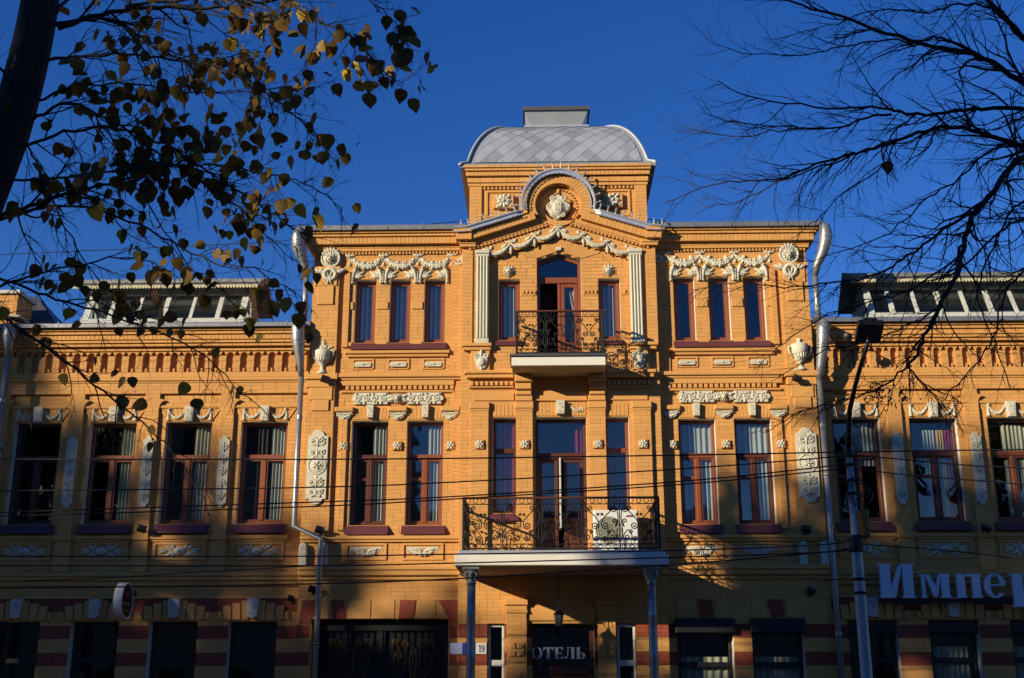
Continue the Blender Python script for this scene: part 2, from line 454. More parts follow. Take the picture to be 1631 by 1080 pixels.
# ---------------------------------------------------------------- the ground
g = MB(); g.add([(-900, -900, -0.16), (900, -900, -0.16), (900, 900, -0.16), (-900, 900, -0.16)], [(0, 1, 2, 3)])
g.build('ground', M.soil)['kind'] = 'structure'
g = MB(); g.add([(-200, -13.5, -0.13), (200, -13.5, -0.13), (200, -5.6, -0.13), (-200, -5.6, -0.13)], [(0, 1, 2, 3)])
g.build('road', M.asphalt)['kind'] = 'structure'
g = MB(); g.box(-200, 200, -5.5, 9, -0.15, 0.0); g.build('pavement', M.paving)['kind'] = 'structure'
g = MB(); g.box(-200, 200, -5.62, -5.5, -0.15, 0.012); g.build('kerb', M.kerb)['kind'] = 'structure'
g = MB(); g.box(-200, 200, -36, -13.62, -0.15, 0.0); g.build('park_path', M.paving)['kind'] = 'structure'
g = MB(); g.box(-200, 200, -13.62, -13.5, -0.15, 0.012); g.build('park_kerb', M.kerb)['kind'] = 'structure'
g = MB()
for i in range(-30, 30):
    g.add([(i * 4, -9.6, -0.126), (i * 4 + 2, -9.6, -0.126), (i * 4 + 2, -9.48, -0.126), (i * 4, -9.48, -0.126)], [(0, 1, 2, 3)])
g.build('road_marking', M.paint)['kind'] = 'structure'

# ================================================================ the hotel
HOTEL = thing('hotel_building', 'long ochre brick hotel with white stucco ornament, balconies and a domed metal tower roof', 'building')
YW, YR, YB, YI, YT = 0.28, 0.0, -0.20, -0.12, 0.05
WEND = 12.6


# ---------- windows
def wavy(mb, x0, x1, z0, z1, y, waves, amp=0.022, lean=0.0):
    n = max(8, int(waves * 8)); vs = []
    for i in range(n + 1):
        t = i / n; yy = y + amp * sin(t * waves * 2 * pi) + amp * 0.4 * sin(t * waves * 5.1 + 1)
        vs += [(x0 + (x1 - x0) * t, yy, z0), (x0 + (x1 - x0) * t + lean, yy * 1, z1)]
    mb.add(vs, [(2 * i, 2 * i + 2, 2 * i + 3, 2 * i + 1) for i in range(n)])


def window(x0, x1, z0, z1, yw, depth=0.17, kind='single', curtains=(), sill=0.17, reveal=None, fm=None, apex=None, name='window', label=None, vent=None, sillproj=0.12, pane_m=None):
    fm = fm or M.wood; yg = yw + depth
    fr = MB(); t = 0.062
    zs = z1
    fr.bbox(x0, x0 + t, yg - 0.03, yg + 0.05, z0, z1, 0.008); fr.bbox(x1 - t, x1, yg - 0.03, yg + 0.05, z0, z1, 0.008)
    fr.bbox(x0 + t, x1 - t, yg - 0.028, yg + 0.05, z0, z0 + t * 1.2, 0.008)
    panes = []
    if apex is None: fr.bbox(x0 + t, x1 - t, yg - 0.028, yg + 0.05, z1 - t, z1, 0.008)
    if kind == 'single':
        panes.append((x0 + t, x1 - t, z0 + t * 1.2, z1 - t))
        # inner sash
        a, b, c, d = panes[0]; q = 0.035
        fr.box(a, a + q, yg - 0.012, yg + 0.04, c, d); fr.box(b - q, b, yg - 0.012, yg + 0.04, c, d)
        fr.box(a + q, b - q, yg - 0.011, yg + 0.04, c, c + q); fr.box(a + q, b - q, yg - 0.011, yg + 0.04, d - q, d)
        panes[0] = (a + q, b - q, c + q, d - q)
    elif kind in ('cross', 'ladder', 'plain'):
        zt = z0 + (z1 - z0) * 0.66
        fr.bbox(x0 + t, x1 - t, yg - 0.04, yg + 0.05, zt - 0.05, zt + 0.05, 0.01)
        panes.append((x0 + t, x1 - t, zt + 0.05, z1 - t))
        if kind == 'plain':
            panes.append((x0 + t, x1 - t, z0 + t * 1.2, zt - 0.05))
        else:
            xm = (x0 + x1) / 2
            fr.bbox(xm - 0.045, xm + 0.045, yg - 0.036, yg + 0.05, z0 + t * 1.2, zt - 0.05, 0.01)
            q = 0.03
            for a, b in ((x0 + t, xm - 0.045), (xm + 0.045, x1 - t)):
                c, d = z0 + t * 1.2, zt - 0.05
                fr.box(a, a + q, yg - 0.014, yg + 0.04, c, d); fr.box(b - q, b, yg - 0.014, yg + 0.04, c, d)
                fr.box(a + q, b - q, yg - 0.013, yg + 0.04, c, c + q); fr.box(a + q, b - q, yg - 0.013, yg + 0.04, d - q, d)
                a, b, c, d = a + q, b - q, c + q, d - q
                if kind == 'ladder' and a < xm:
                    zv = d - 0.36
                    fr.box(a, b, yg - 0.013, yg + 0.04, zv - 0.03, zv + 0.03)
                    panes += [(a, b, c, zv - 0.03), (a, b, zv + 0.03, d)]
                else:
                    panes.append((a, b, c, d))
    w = fr.build(name, fm, HOTEL, label=label)
    for a, b, c, d in panes:
        p = MB(); p.box(a - 0.004, b + 0.004, yg + 0.008, yg + 0.014, c - 0.004, d + 0.004); p.build('pane', pane_m or M.glass, w)
    # reveals: two jambs, lintel underside, bed
    rv = MB(); e = 0.022
    rv.box(x0 - e, x0 - 0.001, yw + 0.003, yg + 0.08, z0 - 0.0, z1); rv.box(x1 + 0.001, x1 + e, yw + 0.003, yg + 0.08, z0, z1)
    rv.box(x0 - e, x1 + e, yw + 0.0035, yg + 0.08, z1 + 0.001, z1 + e); rv.box(x0 - e, x1 + e, yw + 0.01, yg + 0.08, z0 - e, z0 - 0.001)
    rv.build('reveal', reveal or M.plaster, w)
    if sill:
        s = MB()
        s.xprism([(yw + 0.06, z0 + 0.004), (yw - 0.02, z0 - 0.012), (yw - sillproj, z0 - sill + 0.02), (yw - sillproj - 0.004, z0 - sill), (yw - sillproj + 0.02, z0 - sill - 0.004), (yw + 0.004, z0 - sill + 0.03), (yw + 0.06, z0 - 0.03)], x0 - 0.06, x1 + 0.06)
        s.build('sill', M.plum, w)
    for (a, b, c, d, m, wv) in curtains:
        q = MB(); wavy(q, x0 + (x1 - x0) * a, x0 + (x1 - x0) * b, z0 + (z1 - z0) * c, z0 + (z1 - z0) * d, yg + 0.07, wv); q.build('curtain', m, w, smooth=True)
    return w


# ---------- relief ornaments
def swag(mb, xa, za, xb, zb, sag, y0, r, lumps=True):
    k = 15; pts = []; rr = []
    for i in range(k):
        t = i / (k - 1)
        pts.append((xa + (xb - xa) * t, za + (zb - za) * t - sag * 4 * t * (1 - t)))
        rr.append(r * (0.35 + 0.65 * sin(pi * t)) * (1 + 0.15 * sin(i * 2.4)))
    mb.roll(pts, rr, y0)
    if lumps:
        for i in range(1, k - 1):
            x, z = pts[i]
            for sg in (-1, 1):
                mb.blob(x + random.uniform(-.01, .01), z + sg * rr[i] * 0.75, rr[i] * 0.75, rr[i] * 0.55, rr[i] * 1.1, y0, random.random() * 3, n=7, m=3)
        for t in (0.2, 0.8):
            x = xa + (xb - xa) * t; z = za + (zb - za) * t - sag * 4 * t * (1 - t)
            mb.leafrel(x, z, r * 2.0, r * 1.6, pi / 2 + (0.6 if t < .5 else -0.6), r * 1.0, y0, 2)
    else:
        for o in (-0.45, 0.1):
            mb.roll([(p[0], p[1] + rr[i] * o) for i, p in enumerate(pts)], [q * 0.35 for q in rr], y0 - r * 0.75)


def bow(mb, x, z, s, y0, tassel=True):
    for a in (0.35, 2.8):
        mb.leafrel(x, z, s * 1.25, s * 0.8, a, s * 0.45, y0, 2)
    for a in (1.0, 2.15):
        mb.leafrel(x, z, s * 0.9, s * 0.5, a, s * 0.4, y0, 1)
    mb.blob(x, z, s * 0.32, s * 0.32, s * 0.55, y0)
    if tassel:
        mb.roll([(x, z), (x + 0.004, z - s * 0.9), (x, z - s * 1.6)], [s * 0.16, s * 0.13, s * 0.1], y0)
        mb.blob(x, z - s * 1.75, s * 0.30, s * 0.38, s * 0.45, y0)
        mb.blob(x, z - s * 1.35, s * 0.18, s * 0.2, s * 0.32, y0)


def acanthus(mb, x, zt, zb, y0, s, side=0):
    h = zt - zb
    for sg in (-1, 1):
        if side and sg != side: continue
        mb.roll([(x + sg * s * 0.75, zt), (x + sg * s * 0.62, zt - h * .18), (x + sg * s * 0.38, zt - h * .45), (x + sg * s * .30, zt - h * .75), (x + sg * s * .32, zb + 0.02)], [s * .26, s * .30, s * .26, s * .2, s * .24], y0, s * 0.5)
        mb.blob(x + sg * s * 0.72, zt - h * .06, s * .3, s * .22, s * .7, y0)
        for a, l in ((0.55, 1.7), (0.15, 1.35), (1.0, 1.2)):
            ang = a if sg > 0 else pi - a
            mb.leafrel(x + sg * s * .5, zt - h * .62, s * l, s * .6, ang, s * .32, y0, 3)
        mb.blob(x + sg * s * .3, zb + s * .12, s * .26, s * .2, s * .45, y0)
    mb.roll([(x + side * s * .3, zt - h * .35), (x + side * s * .3, zb + .01)], [s * .16, s * .22], y0, s * .42)
    for i in range(4): mb.blob(x + side * s * .3, zt - h * (.3 + .16 * i), s * .14, s * .12, s * .5, y0, n=7, m=3)


def rosette(mb, x, z, r, y0, petals=8):
    for i in range(petals):
        a = 2 * pi * i / petals
        mb.leafrel(x + r * .2 * cos(a), z + r * .2 * sin(a), r * .82, r * .74, a, r * .34, y0, 1)
        mb.blob(x + r * .72 * cos(a), z + r * .72 * sin(a), r * .27, r * .27, r * .26, y0, n=8, m=3)
    mb.blob(x, z, r * .27, r * .27, r * .5, y0, n=10)


def lion(mb, x, z, r, y0):
    for i in range(12):
        a = 2 * pi * i / 12
        mb.leafrel(x + r * .45 * cos(a), z + r * .45 * sin(a), r * .6, r * .34, a, r * .35, y0, 2)
    mb.blob(x, z, r * .62, r * .7, r * .6, y0)
    mb.blob(x, z + r * .3, r * .5, r * .26, r * .72, y0)
    mb.blob(x, z - r * .02, r * .16, r * .42, r * .92, y0)
    for sg in (-1, 1):
        mb.blob(x + sg * r * .2, z - r * .24, r * .22, r * .18, r * .85, y0)
        mb.blob(x + sg * r * .3, z + r * .2, r * .14, r * .1, r * .8, y0)
        mb.blob(x + sg * r * .52, z + r * .55, r * .2, r * .2, r * .45, y0)
    mb.blob(x, z - r * .5, r * .22, r * .16, r * .7, y0)


def scroll_relief(mb, x0, x1, z0, z1, y0, n, th):
    """running scrolls and leaves filling a rectangle"""
    h = z1 - z0; w = (x1 - x0) / n
    for i in range(n):
        cx = x0 + (i + .5) * w; cz = (z0 + z1) / 2; up = 1 if i % 2 else -1
        mb.spiralrel(cx, cz, min(w, h) * .42, up * pi / 2, 1.5, y0, th, up)
        for k in range(4):
            a = 2 * pi * (k + .5) / 4
            mb.leafrel(cx + .38 * w * cos(a), cz + .34 * h * sin(a), min(w, h) * .34, min(w, h) * .2, a + up * .9, th * 1.3, y0, 2)


def vscroll(mb, x0, x1, z0, z1, y0, n, th):
    w = x1 - x0; h = (z1 - z0) / n; cx = (x0 + x1) / 2
    for i in range(n):
        cz = z0 + (i + .5) * h
        for sg in (-1, 1):
            mb.spiralrel(cx + sg * w * .24, cz, min(w * .24, h * .42), pi / 2 if i % 2 else -pi / 2, 1.4, y0, th, sg * (1 if i % 2 else -1))
        mb.leafrel(cx, cz - h * .45, h * .8, w * .2, pi / 2, th * 1.4, y0, 2)
        for sg in (-1, 1): mb.leafrel(cx + sg * w * .1, cz, w * .36, h * .22, pi / 2 - sg * 1.1, th * 1.2, y0, 2)


# ---------- the two side wings
WIN_L = [-5.97, -7.51, -9.05, -10.59, -12.13]
WIN_R = [5.89, 7.42, 8.96, 10.50, 12.04]
HW = 0.47
ZS0, ZS1 = 4.93, 6.99
GH = 0.47
GZ = 3.05
STRIPES = [(3.224, 3.475), (2.716, 2.964), (2.214, 2.459), (1.71, 1.96), (1.20, 1.45), (0.70, 0.95)]


def striped(parent, x0, x1, yf, holes, ztop=3.475):
    zs = [0.0]
    for a, b in sorted(STRIPES): zs += [a, b]
    zs = [z for z in zs if z <= ztop + 1e-6]
    for i, (a, b) in enumerate(zip(zs, zs[1:])):
        hh = [h for h in holes if h[3] > a and h[2] < b]
        full = sorted(h for h in hh if h[2] <= a + 1e-6 and h[3] >= b - 1e-6); part_ = [h for h in hh if h not in full]
        xs_ = [x0] + [q for h in full for q in (h[0], h[1])] + [x1]
        for p, q in zip(xs_[::2], xs_[1::2]):
            if q - p > .01: brick_part('brick_band', parent, p, q, a, b, yf - (0.0 if i % 2 else 0.012), [h for h in part_ if h[0] < q and h[1] > p], red=(i % 2 == 1))


random.seed(11)
for s in (-1, 1):
    cs = WIN_L if s < 0 else WIN_R
    xe = 5.07
    x0, x1 = mir(s, xe, WEND)
    wing = HOTEL
    holes = [(c - HW, c + HW, ZS0, ZS1) for c in cs]
    brick_part('upper_wall', wing, x0, x1, 3.475, 8.02, YW, holes, single=(-9.5, -5.2, 5.0, 7.5) if s < 0 else (5.3, 9.4, 5.0, 7.5))
    gholes = [(c - GH, c + GH, 0.9, GZ) for c in cs]
    striped(wing, x0, x1, YW, gholes)
    # piers between the windows, with a little curved corbel under the upper panel
    edges = sorted(cs)
    piers = [(a + b) / 2 for a, b in zip(edges, edges[1:])] + [edges[0] - 0.77 if s < 0 else edges[-1] + 0.77]
    for p in piers:
        w = 0.145
        o = brick_part('wall_pier', wing, p - w, p + w, 4.62, 7.27, YW - 0.065, yb=YW)
        b = MB()
        for sg in (-1, 1):
            pts = [(p + sg * (w), 7.27)] + [(p + sg * (w + 0.10 * (1 - cos(t * pi / 2 / 5))), 7.27 + 0.15 * sin(t * pi / 2 / 5)) for t in range(6)] + [(p + sg * (w + 0.10), 7.44), (p + sg * (w + 0.02), 7.46), (p + sg * w, 7.46)]
            b.prism(pts, YW - 0.065, YW)
        b.box(p - w, p + w, YW - 0.065, YW, 7.27, 7.57)
        b.build('corbel', M.mortar, o)
        pl = MB(); ph = 0.105
        pts = [(p - ph, 5.32)] + [(p + ph * .6 * cos(a), 5.30 + 0.06 * sin(a)) for a in [pi + pi * i / 6 for i in range(7)]] + [(p + ph, 5.32), (p + ph, 6.60)] + [(p + ph * .6 * cos(a), 6.62 + 0.06 * sin(a)) for a in [pi * i / 6 for i in range(7)]] + [(p - ph, 6.60)]
        pl.prism(pts, YW - 0.105, YW - 0.066, 0.008)
        vscroll(pl, p - ph * .95, p + ph * .95, 5.36, 6.58, YW - 0.103, 5, 0.024)
        pl.build('ornament_panel', M.stucco, wing, smooth=False, label='narrow white panel of carved scrollwork')
    brick_part('upper_panel', wing, x0, x1, 7.57, 7.79, YW - 0.065, yb=YW)
    for c in cs:
        # flat arch of upright bricks with a carved keystone and two swags
        va = MB(); n = 14
        for i in range(n):
            a, b = -1 + 2 * i / n, -1 + 2 * (i + 1) / n
            va.prism([(c + a * (HW + .0) + 0.004, ZS1 + .025), (c + b * (HW + .0) - 0.004, ZS1 + .025), (c + b * 0.63 - 0.004, 7.262), (c + a * 0.63 + 0.004, 7.262)], YW - 0.022, YW, 0.004, random.random())
        va.pieces('flat_arch', 'voussoir', M.brick, wing)
        bd = MB(); bd.bbox(c - 0.66, c + 0.66, YW - 0.045, YW, 7.268, 7.33, 0.012); bd.build('label_mould', M.mortar, wing)
        ks = MB(); ks.prism([(c - .075, 6.985), (c + .075, 6.985), (c + .095, 7.30), (c - .095, 7.30)], YW - 0.12, YW, 0.012)
        ks.prism([(c - .05, 7.02), (c + .05, 7.02), (c + .065, 7.26), (c - .065, 7.26)], YW - 0.128, YW - 0.119, 0.004)
        for i in range(3): ks.spiralrel(c + (.02 if i % 2 else -.02), 7.06 + .075 * i, .03, 0, 1.2, YW - 0.128, .008, 1 if i % 2 else -1)
        ks.build('keystone', M.stucco, wing)
        for sg in (-1, 1):
            sw = MB()
            swag(sw, c + sg * .10, 7.22, c + sg * .42, 7.22, 0.15, YW - .022, 0.035, False)
            sw.roll([(c + sg * .42, 7.26), (c + sg * .435, 7.12), (c + sg * .43, 7.02)], [.02, .026, .034], YW - .022)
            sw.blob(c + sg * .42, 7.245, .035, .025, .05, YW - .022)
            sw.build('swag', M.stucco, wing)
        # recessed panel with a carved cartouche under the sill
        pn = MB(); a, b, z0, z1, t = c - .52, c + .52, 4.22, 4.57, .05
        pn.box(a, b, YW - .03, YW, z1 - t, z1); pn.box(a, b, YW - .03, YW, z0, z0 + t)
        pn.box(a, a + t, YW - .0301, YW, z0 + t, z1 - t); pn.box(b - t, b, YW - .0301, YW, z0 + t, z1 - t)
        pn = pn.pieces('panel_frame', 'moulding', M.brick, wing)
        cr = MB(); zc = 4.395
        cr.blob(c, zc, .13, .085, .075, YW); cr.blob(c, zc, .075, .05, .10, YW)
        for sg in (-1, 1):
            for k, (dx, dz, a_, l) in enumerate(((.13, .03, .5, .18), (.13, -.03, -.5, .18), (.24, .0, .25, .17), (.24, 0, -.25, .17), (.1, .05, 1.0, .1), (.1, -.05, -1.0, .1))):
                cr.leafrel(c + sg * dx, zc + dz, l, .075, a_ if sg > 0 else pi - a_, .04, YW, 3)
            cr.spiralrel(c + sg * .18, zc + .045, .045, 0, 1.3, YW, .014, sg); cr.spiralrel(c + sg * .18, zc - .045, .045, 0, 1.3, YW, .014, -sg)
            cr.spiralrel(c + sg * .33, zc, .05, 0, 1.3, YW, .014, sg)
        cr.build('cartouche', M.stucco, pn)
    # sill course, broken at the piers
    for c in cs:
        sc_ = MB(); sc_.bbox(c - .60, c + .60, YW - .075, YW, 4.62, 4.70, .012); sc_.bbox(c - .58, c + .58, YW - .05, YW, 4.575, 4.618, .01)
        sc_.pieces('sill_course', 'moulding', M.brick, wing)
    for p in piers:
        q = MB(); q.bbox(p - .165, p + .165, YW - .10, YW, 4.60, 4.72, .012); q.bbox(p - .15, p + .15, YW - .07, YW, 3.98, 4.598, .01); q.pieces('pier_base', 'moulding', M.brick, wing)
    # lower string courses
    b = MB(); b.bbox(x0, x1, YW - .13, YW, 3.90, 3.97, .012); b.bbox(x0, x1, YW - .10, YW, 3.82, 3.898, .01); b.bbox(x0, x1, YW - .06, YW, 3.72, 3.816, .01)
    b.pieces('string_course', 'moulding', M.brick, wing)
    b = MB(); b.bbox(x0, x1, YW - .035, YW, 3.476, 3.53, .01); b.build('band_course', M.brick, wing)
    # ledge below the frieze
    b = MB(); b.bbox(x0, x1, YW - .11, YW, 7.83, 7.90, .012); b.bbox(x0, x1, YW - .085, YW, 7.79, 7.828, .01); b.bbox(x0, x1, YW - .09, YW, 7.902, 8.015, .008)
    b.pieces('frieze_ledge', 'moulding', M.brick, wing)
    # frieze of small round-headed niches, each its own piece
    pit = 0.2875; n = int((WEND - xe) / pit)
    fz = MB(); fz.box(x0, x1, YW + .001, YW + .02, 8.02, 8.50); fz = fz.build('niche_frieze', M.mortar, wing)
    nm = MB(); hw = .074; zsp = 8.36
    out_ = [(-pit / 2 + .001, 8.02), (-hw, 8.02), (-hw, zsp)] + [(hw * cos(pi - pi * i / 8), zsp + hw * sin(pi - pi * i / 8)) for i in range(1, 8)] + [(hw, zsp), (hw, 8.02), (pit / 2 - .001, 8.02), (pit / 2 - .001, 8.46), (-pit / 2 + .001, 8.46)]
    # two jambs and an arch block
    nm.prism([(-pit / 2 + .001, 8.02), (-hw, 8.02), (-hw, zsp), (-pit / 2 + .001, zsp)], YW - .085, YW, .005)
    nm.prism([(hw, 8.02), (pit / 2 - .001, 8.02), (pit / 2 - .001, zsp), (hw, zsp)], YW - .085, YW, .005)
    arc = [(hw * cos(pi - pi * i / 8), zsp + hw * sin(pi - pi * i / 8)) for i in range(9)]
    for i in range(8):
        a, b_ = arc[i], arc[i + 1]
        nm.prism([a, b_, (b_[0] if 0 < i < 7 else (pit / 2 - .001 if i == 7 else b_[0]), 8.46), (a[0] if i > 0 else -pit / 2 + .001, 8.46)], YW - .085, YW)
    nm.box(-pit / 2 + .001, -hw - .004, YW - .093, YW - .085, 8.09, 8.155); nm.box(hw + .004, pit / 2 - .001, YW - .093, YW - .085, 8.09, 8.155)
    nm.box(-pit / 2 + .001, -hw - .004, YW - .093, YW - .085, 8.255, 8.31); nm.box(hw + .004, pit / 2 - .001, YW - .093, YW - .085, 8.255, 8.31)
    nm.box(-.018, .018, YW - .07, YW, 8.02, 8.10)
    me = nm.mesh('arcade_niche'); me.materials.append(M.brick)
    for i in range(n):
        o = bpy.data.objects.new('arcade_niche', me); COL.objects.link(o); o.parent = fz
        o.location = (s * (xe + .10 + (i + .5) * pit), 0, 0)
    # main cornice
    b = MB()
    for z0, z1, pj in ((8.46, 8.535, .12), (8.54, 8.60, .20), (8.602, 8.66, .24), (8.662, 8.765, .27), (8.767, 8.83, .31), (8.832, 8.875, .35)):
        L = 0.26 if z1 - z0 < .09 else .085; k = int((x1 - x0) / L)
        for i in range(k):
            b.bbox(x0 + (x1 - x0) * i / k + .0025, x0 + (x1 - x0) * (i + 1) / k - .0025, YW - pj, YW, z0, z1, .004); b.t[-10:] = [random.random()] * 10
    c_ = MB()
    for z0, z1, pj in ((8.46, 8.535, .12), (8.54, 8.60, .20), (8.602, 8.66, .24), (8.662, 8.765, .27), (8.767, 8.83, .31), (8.832, 8.875, .35)):
        c_.box(x0, x1, YW - pj + .007, YW + .1, z0 - .002, z1 + .002)
    cc = c_.build('cornice', M.mortar, wing); b.build('brickwork', M.brick, cc, kind='stuff')
    # roof edge sheet, roof
    r = MB(); r.xprism([(YW - .43, 8.885), (YW - .43, 8.96), (YW - .40, 8.985), (1.3, 9.16), (1.3, 9.10), (YW - .36, 8.884)], x0, x1)
    r = r.build('roof_edge', M.zinc, wing)
    sm = MB()
    for i in range(8):
        xx = x0 + (x1 - x0) * (i + .5) / 8
        sm.box(xx - .012, xx + .012, YW - .435, YW - .40, 8.885, 8.995)
    sm.build('seam', M.zinc, r)
    r = MB(); r.xprism([(1.25, 9.05), (1.25, 9.155), (4.6, 9.27), (8.5, 8.95), (8.5, 8.8)], x0, x1); r.build('wing_roof', M.roofdark, wing)
    b = MB(); b.box(s * WEND - .1, s * WEND + .1, YW, 8.5, 0, 8.9); b.box(x0, x1, 8.4, 8.6, 0, 8.9); b.build('rear_wall', M.mortar, wing)
    # dim rooms behind the windows
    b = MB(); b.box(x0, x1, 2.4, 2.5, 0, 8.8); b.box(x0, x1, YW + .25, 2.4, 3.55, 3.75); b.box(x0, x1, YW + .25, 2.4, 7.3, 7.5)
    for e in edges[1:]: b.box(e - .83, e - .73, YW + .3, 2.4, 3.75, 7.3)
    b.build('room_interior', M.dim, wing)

# left wing windows with what hangs behind each
cur = {-5.97: [(0.62, .98, 0, .97, M.sheer, 5), (0.0, .55, 0, .97, M.dim, 6)], -7.51: [(.58, .97, 0, .97, M.cream, 5)], -9.05: [(.62, .98, 0, .97, M.cream, 5)], -10.59: [], -12.13: [],
       5.89: [(.3, .98, .55, .97, M.sheer, 8)], 7.42: [(.30, .58, 0, .9, M.sheer, 4), (.60, .76, 0, .9, M.yellow, 3), (.77, .95, 0, .9, M.crimson, 3)], 8.96: [(.35, .98, 0, .95, M.cream, 7)], 10.5: [(.5, .95, 0, .95, M.cream, 6)], 12.04: []}
for c in WIN_L + WIN_R:
    window(c - HW, c + HW, ZS0, ZS1, YW, 0.17, 'ladder' if c in (5.89, 7.42) else 'cross', cur[c], fm=M.darkwood if c in (5.89, 7.42, -10.59) else M.wood, sill=.19)
for c in WIN_L + WIN_R:
    w = window(c - GH, c + GH, 0.9, GZ, YW, 0.24, 'plain', [(.15, .85, .1, .78, M.cream, 7)] if c > 6 else [], fm=M.black, sill=.12, name='ground_floor_window', reveal=M.plaster)
    if c > 0:
        bx = MB(); bx.bbox(c - GH + .01, c + GH - .01, YW + .02, YW + .2, 2.80, GZ - .01, .02); bx.build('shutter_box', M.black, w)
    # stepped flat arch and carved keystone
    b = MB()
    for sg in (-1, 1):
        xs = [.09, .24, .42, .60, .70]
        for i in range(4):
            zt = 3.44 - .05 * i - (.06 if i > 2 else 0)
            b.prism([(c + sg * xs[i] + sg * .004, GZ + .025), (c + sg * (xs[i + 1] - .02 * (i < 3)) - sg * .004, GZ + .025), (c + sg * xs[i + 1] - sg * .004, zt), (c + sg * xs[i] + sg * .004 + sg * .012, zt)], YW - .055, YW, .008, random.random())
    b.pieces('flat_arch', 'voussoir', M.brick, HOTEL)
    k = MB(); k.prism([(c - .095, 3.13), (c, 3.09), (c + .095, 3.13), (c + .115, 3.47), (c - .115, 3.47)], YW - .13, YW, .012)
    for i in range(3): k.spiralrel(c + (.025 if i % 2 else -.025), 3.20 + .09 * i, .04, 0, 1.2, YW - .13, .01, 1 if i % 2 else -1)
    k.build('keystone', M.stucco, HOTEL)

# ---------- the projecting middle block
random.seed(5)
RX = 5.07; BX = 1.975
UW = [2.55, 3.26, 3.975]; UH = .212; UZ0, UZ1 = 8.55, 9.915
SW = [2.69, 3.79]; SH = .362; SZ0, SZ1 = 4.85, 6.93
for s in (-1, 1):
    x0, x1 = mir(s, BX, RX)
    blk = HOTEL
    holes = [(s * c - UH, s * c + UH, UZ0, UZ1) for c in UW] + [(s * c - SH, s * c + SH, SZ0, SZ1) for c in SW]
    brick_part('block_wall', blk, x0, x1, 3.42, 10.88, YR, holes, single=(*mir(s, 2.0, 4.6), 7.0, 10.3))
    if s < 0:
        gh = [(-4.78, -2.17, 0, 3.07)]
    else:
        gh = [(2.14, 3.20, .6, 3.07), (3.55, 4.52, .6, 3.07)]
    striped(blk, x0, x1, YR, gh, 2.964)
    brick_part('brick_band', blk, x0, x1, 3.07, 3.42, YR - .012)
    for a, c in ([(-RX, -4.78), (-2.17, -BX)] if s < 0 else [(BX, 2.14), (3.20, 3.55), (4.52, RX)]): brick_part('brick_band', blk, a, c, 2.964, 3.07, YR - .012)
    # side face of the block
    b = MB(); b.box(*mir(s, RX - .02, RX), YR + .002, 8.0, 0.0, 10.86); b.build('side_wall', M.mortar, blk)
    # corner pilaster in steps
    a_, b_ = mir(s, 4.52, RX)
    brick_part('corner_pilaster', blk, a_, b_, 7.88, 10.10, YR - .07, yb=YR)
    brick_part('corner_pilaster', blk, a_, b_, 4.65, 7.60, YR - .07, yb=YR)
    cp = MB(); q0, q1 = mir(s, 4.50, RX + .02)
    cp.bbox(q0, q1, YR - .12, YR, 10.10, 10.17, .01); cp.bbox(*mir(s, 4.46, RX + .04), YR - .15, YR, 7.76, 7.88, .012); cp.bbox(*mir(s, 4.50, RX + .02), YR - .11, YR, 7.60, 7.758, .01)
    cp.bbox(*mir(s, 4.62, 4.96), YR - .105, YR, 9.35, 9.75, .01); cp.bbox(*mir(s, 4.56, 5.02), YR - .10, YR, 9.752, 10.098, .01)
    cp.bbox(*mir(s, 4.62, 4.96), YR - .105, YR, 7.12, 7.34, .01); cp.bbox(*mir(s, 4.56, 5.02), YR - .10, YR, 7.342, 7.598, .01)
    cp.pieces('pilaster_capital', 'moulding', M.brick, blk)
    # narrow strip between pilaster and windows
    brick_part('wall_strip', blk, *mir(s, 4.30, 4.42), 8.45, 10.05, YR - .05, yb=YR)
    brick_part('wall_strip', blk, *mir(s, 4.24, 4.36), 4.75, 7.05, YR - .05, yb=YR)
    brick_part('wall_strip', blk, *mir(s, BX, 2.22), 7.88, 10.40, YR - .03, yb=YR)
    brick_part('wall_strip', blk, *mir(s, BX, 2.16), 4.65, 7.76, YR - .03, yb=YR)
    # piers' small impost bands between upper windows
    for a, b in ((UW[0] + UH + .03, UW[1] - UH - .03), (UW[1] + UH + .03, UW[2] - UH - .03), (UW[2] + UH + .03, UW[2] + UH + .14)):
        q = MB(); q.bbox(*mir(s, a, b), YR - .03, YR, 9.26, 9.42, .008); q.bbox(*mir(s, a, b), YR - .04, YR, 8.47, 8.56, .01); q.pieces('impost_band', 'moulding', M.brick, blk)
    # sill course and small panels
    q = MB(); q.bbox(*mir(s, 2.22, 4.34), YR - .10, YR, 8.30, 8.375, .012); q.bbox(*mir(s, 2.25, 4.30), YR - .06, YR, 8.24, 8.298, .01); q.pieces('sill_course', 'moulding', M.brick, blk)
    for c in UW:
        xc = s * c
        f = MB(); a, b, z0, z1, t = xc - .20, xc + .20, 7.985, 8.215, .035
        f.box(a - .02, b + .02, YR - .025, YR, z1 - t, z1); f.box(a, b, YR - .025, YR, z0, z0 + .02)
        f.box(a - .02, a + t - .02, YR - .0252, YR, z0, z1 - t); f.box(b - t + .02, b + .02, YR - .0252, YR, z0 + .02, z1 - t)
        f = f.pieces('panel_frame', 'moulding', M.brick, blk)
        o = MB(); zc = 8.085
        pts = [(xc - .145, zc - .05)] + [(xc + .145 + .03 * cos(a), zc + .05 * sin(a)) for a in [-pi / 2 + pi * i / 6 for i in range(7)]] + [(xc - .145 + .03 * cos(a), zc + .05 * sin(a)) for a in [pi / 2 + pi * i / 6 for i in range(7)]]
        o.prism(pts[1:], YR - .045, YR, .01)
        for i in range(-3, 4): o.spiralrel(xc + i * .042, zc, .036, pi if i < 0 else 0, .55, YR - .045, .009, 1)
        o.blob(xc, zc, .016, .016, .03, YR - .045)
        o.build('guilloche_plate', M.stucco, f)
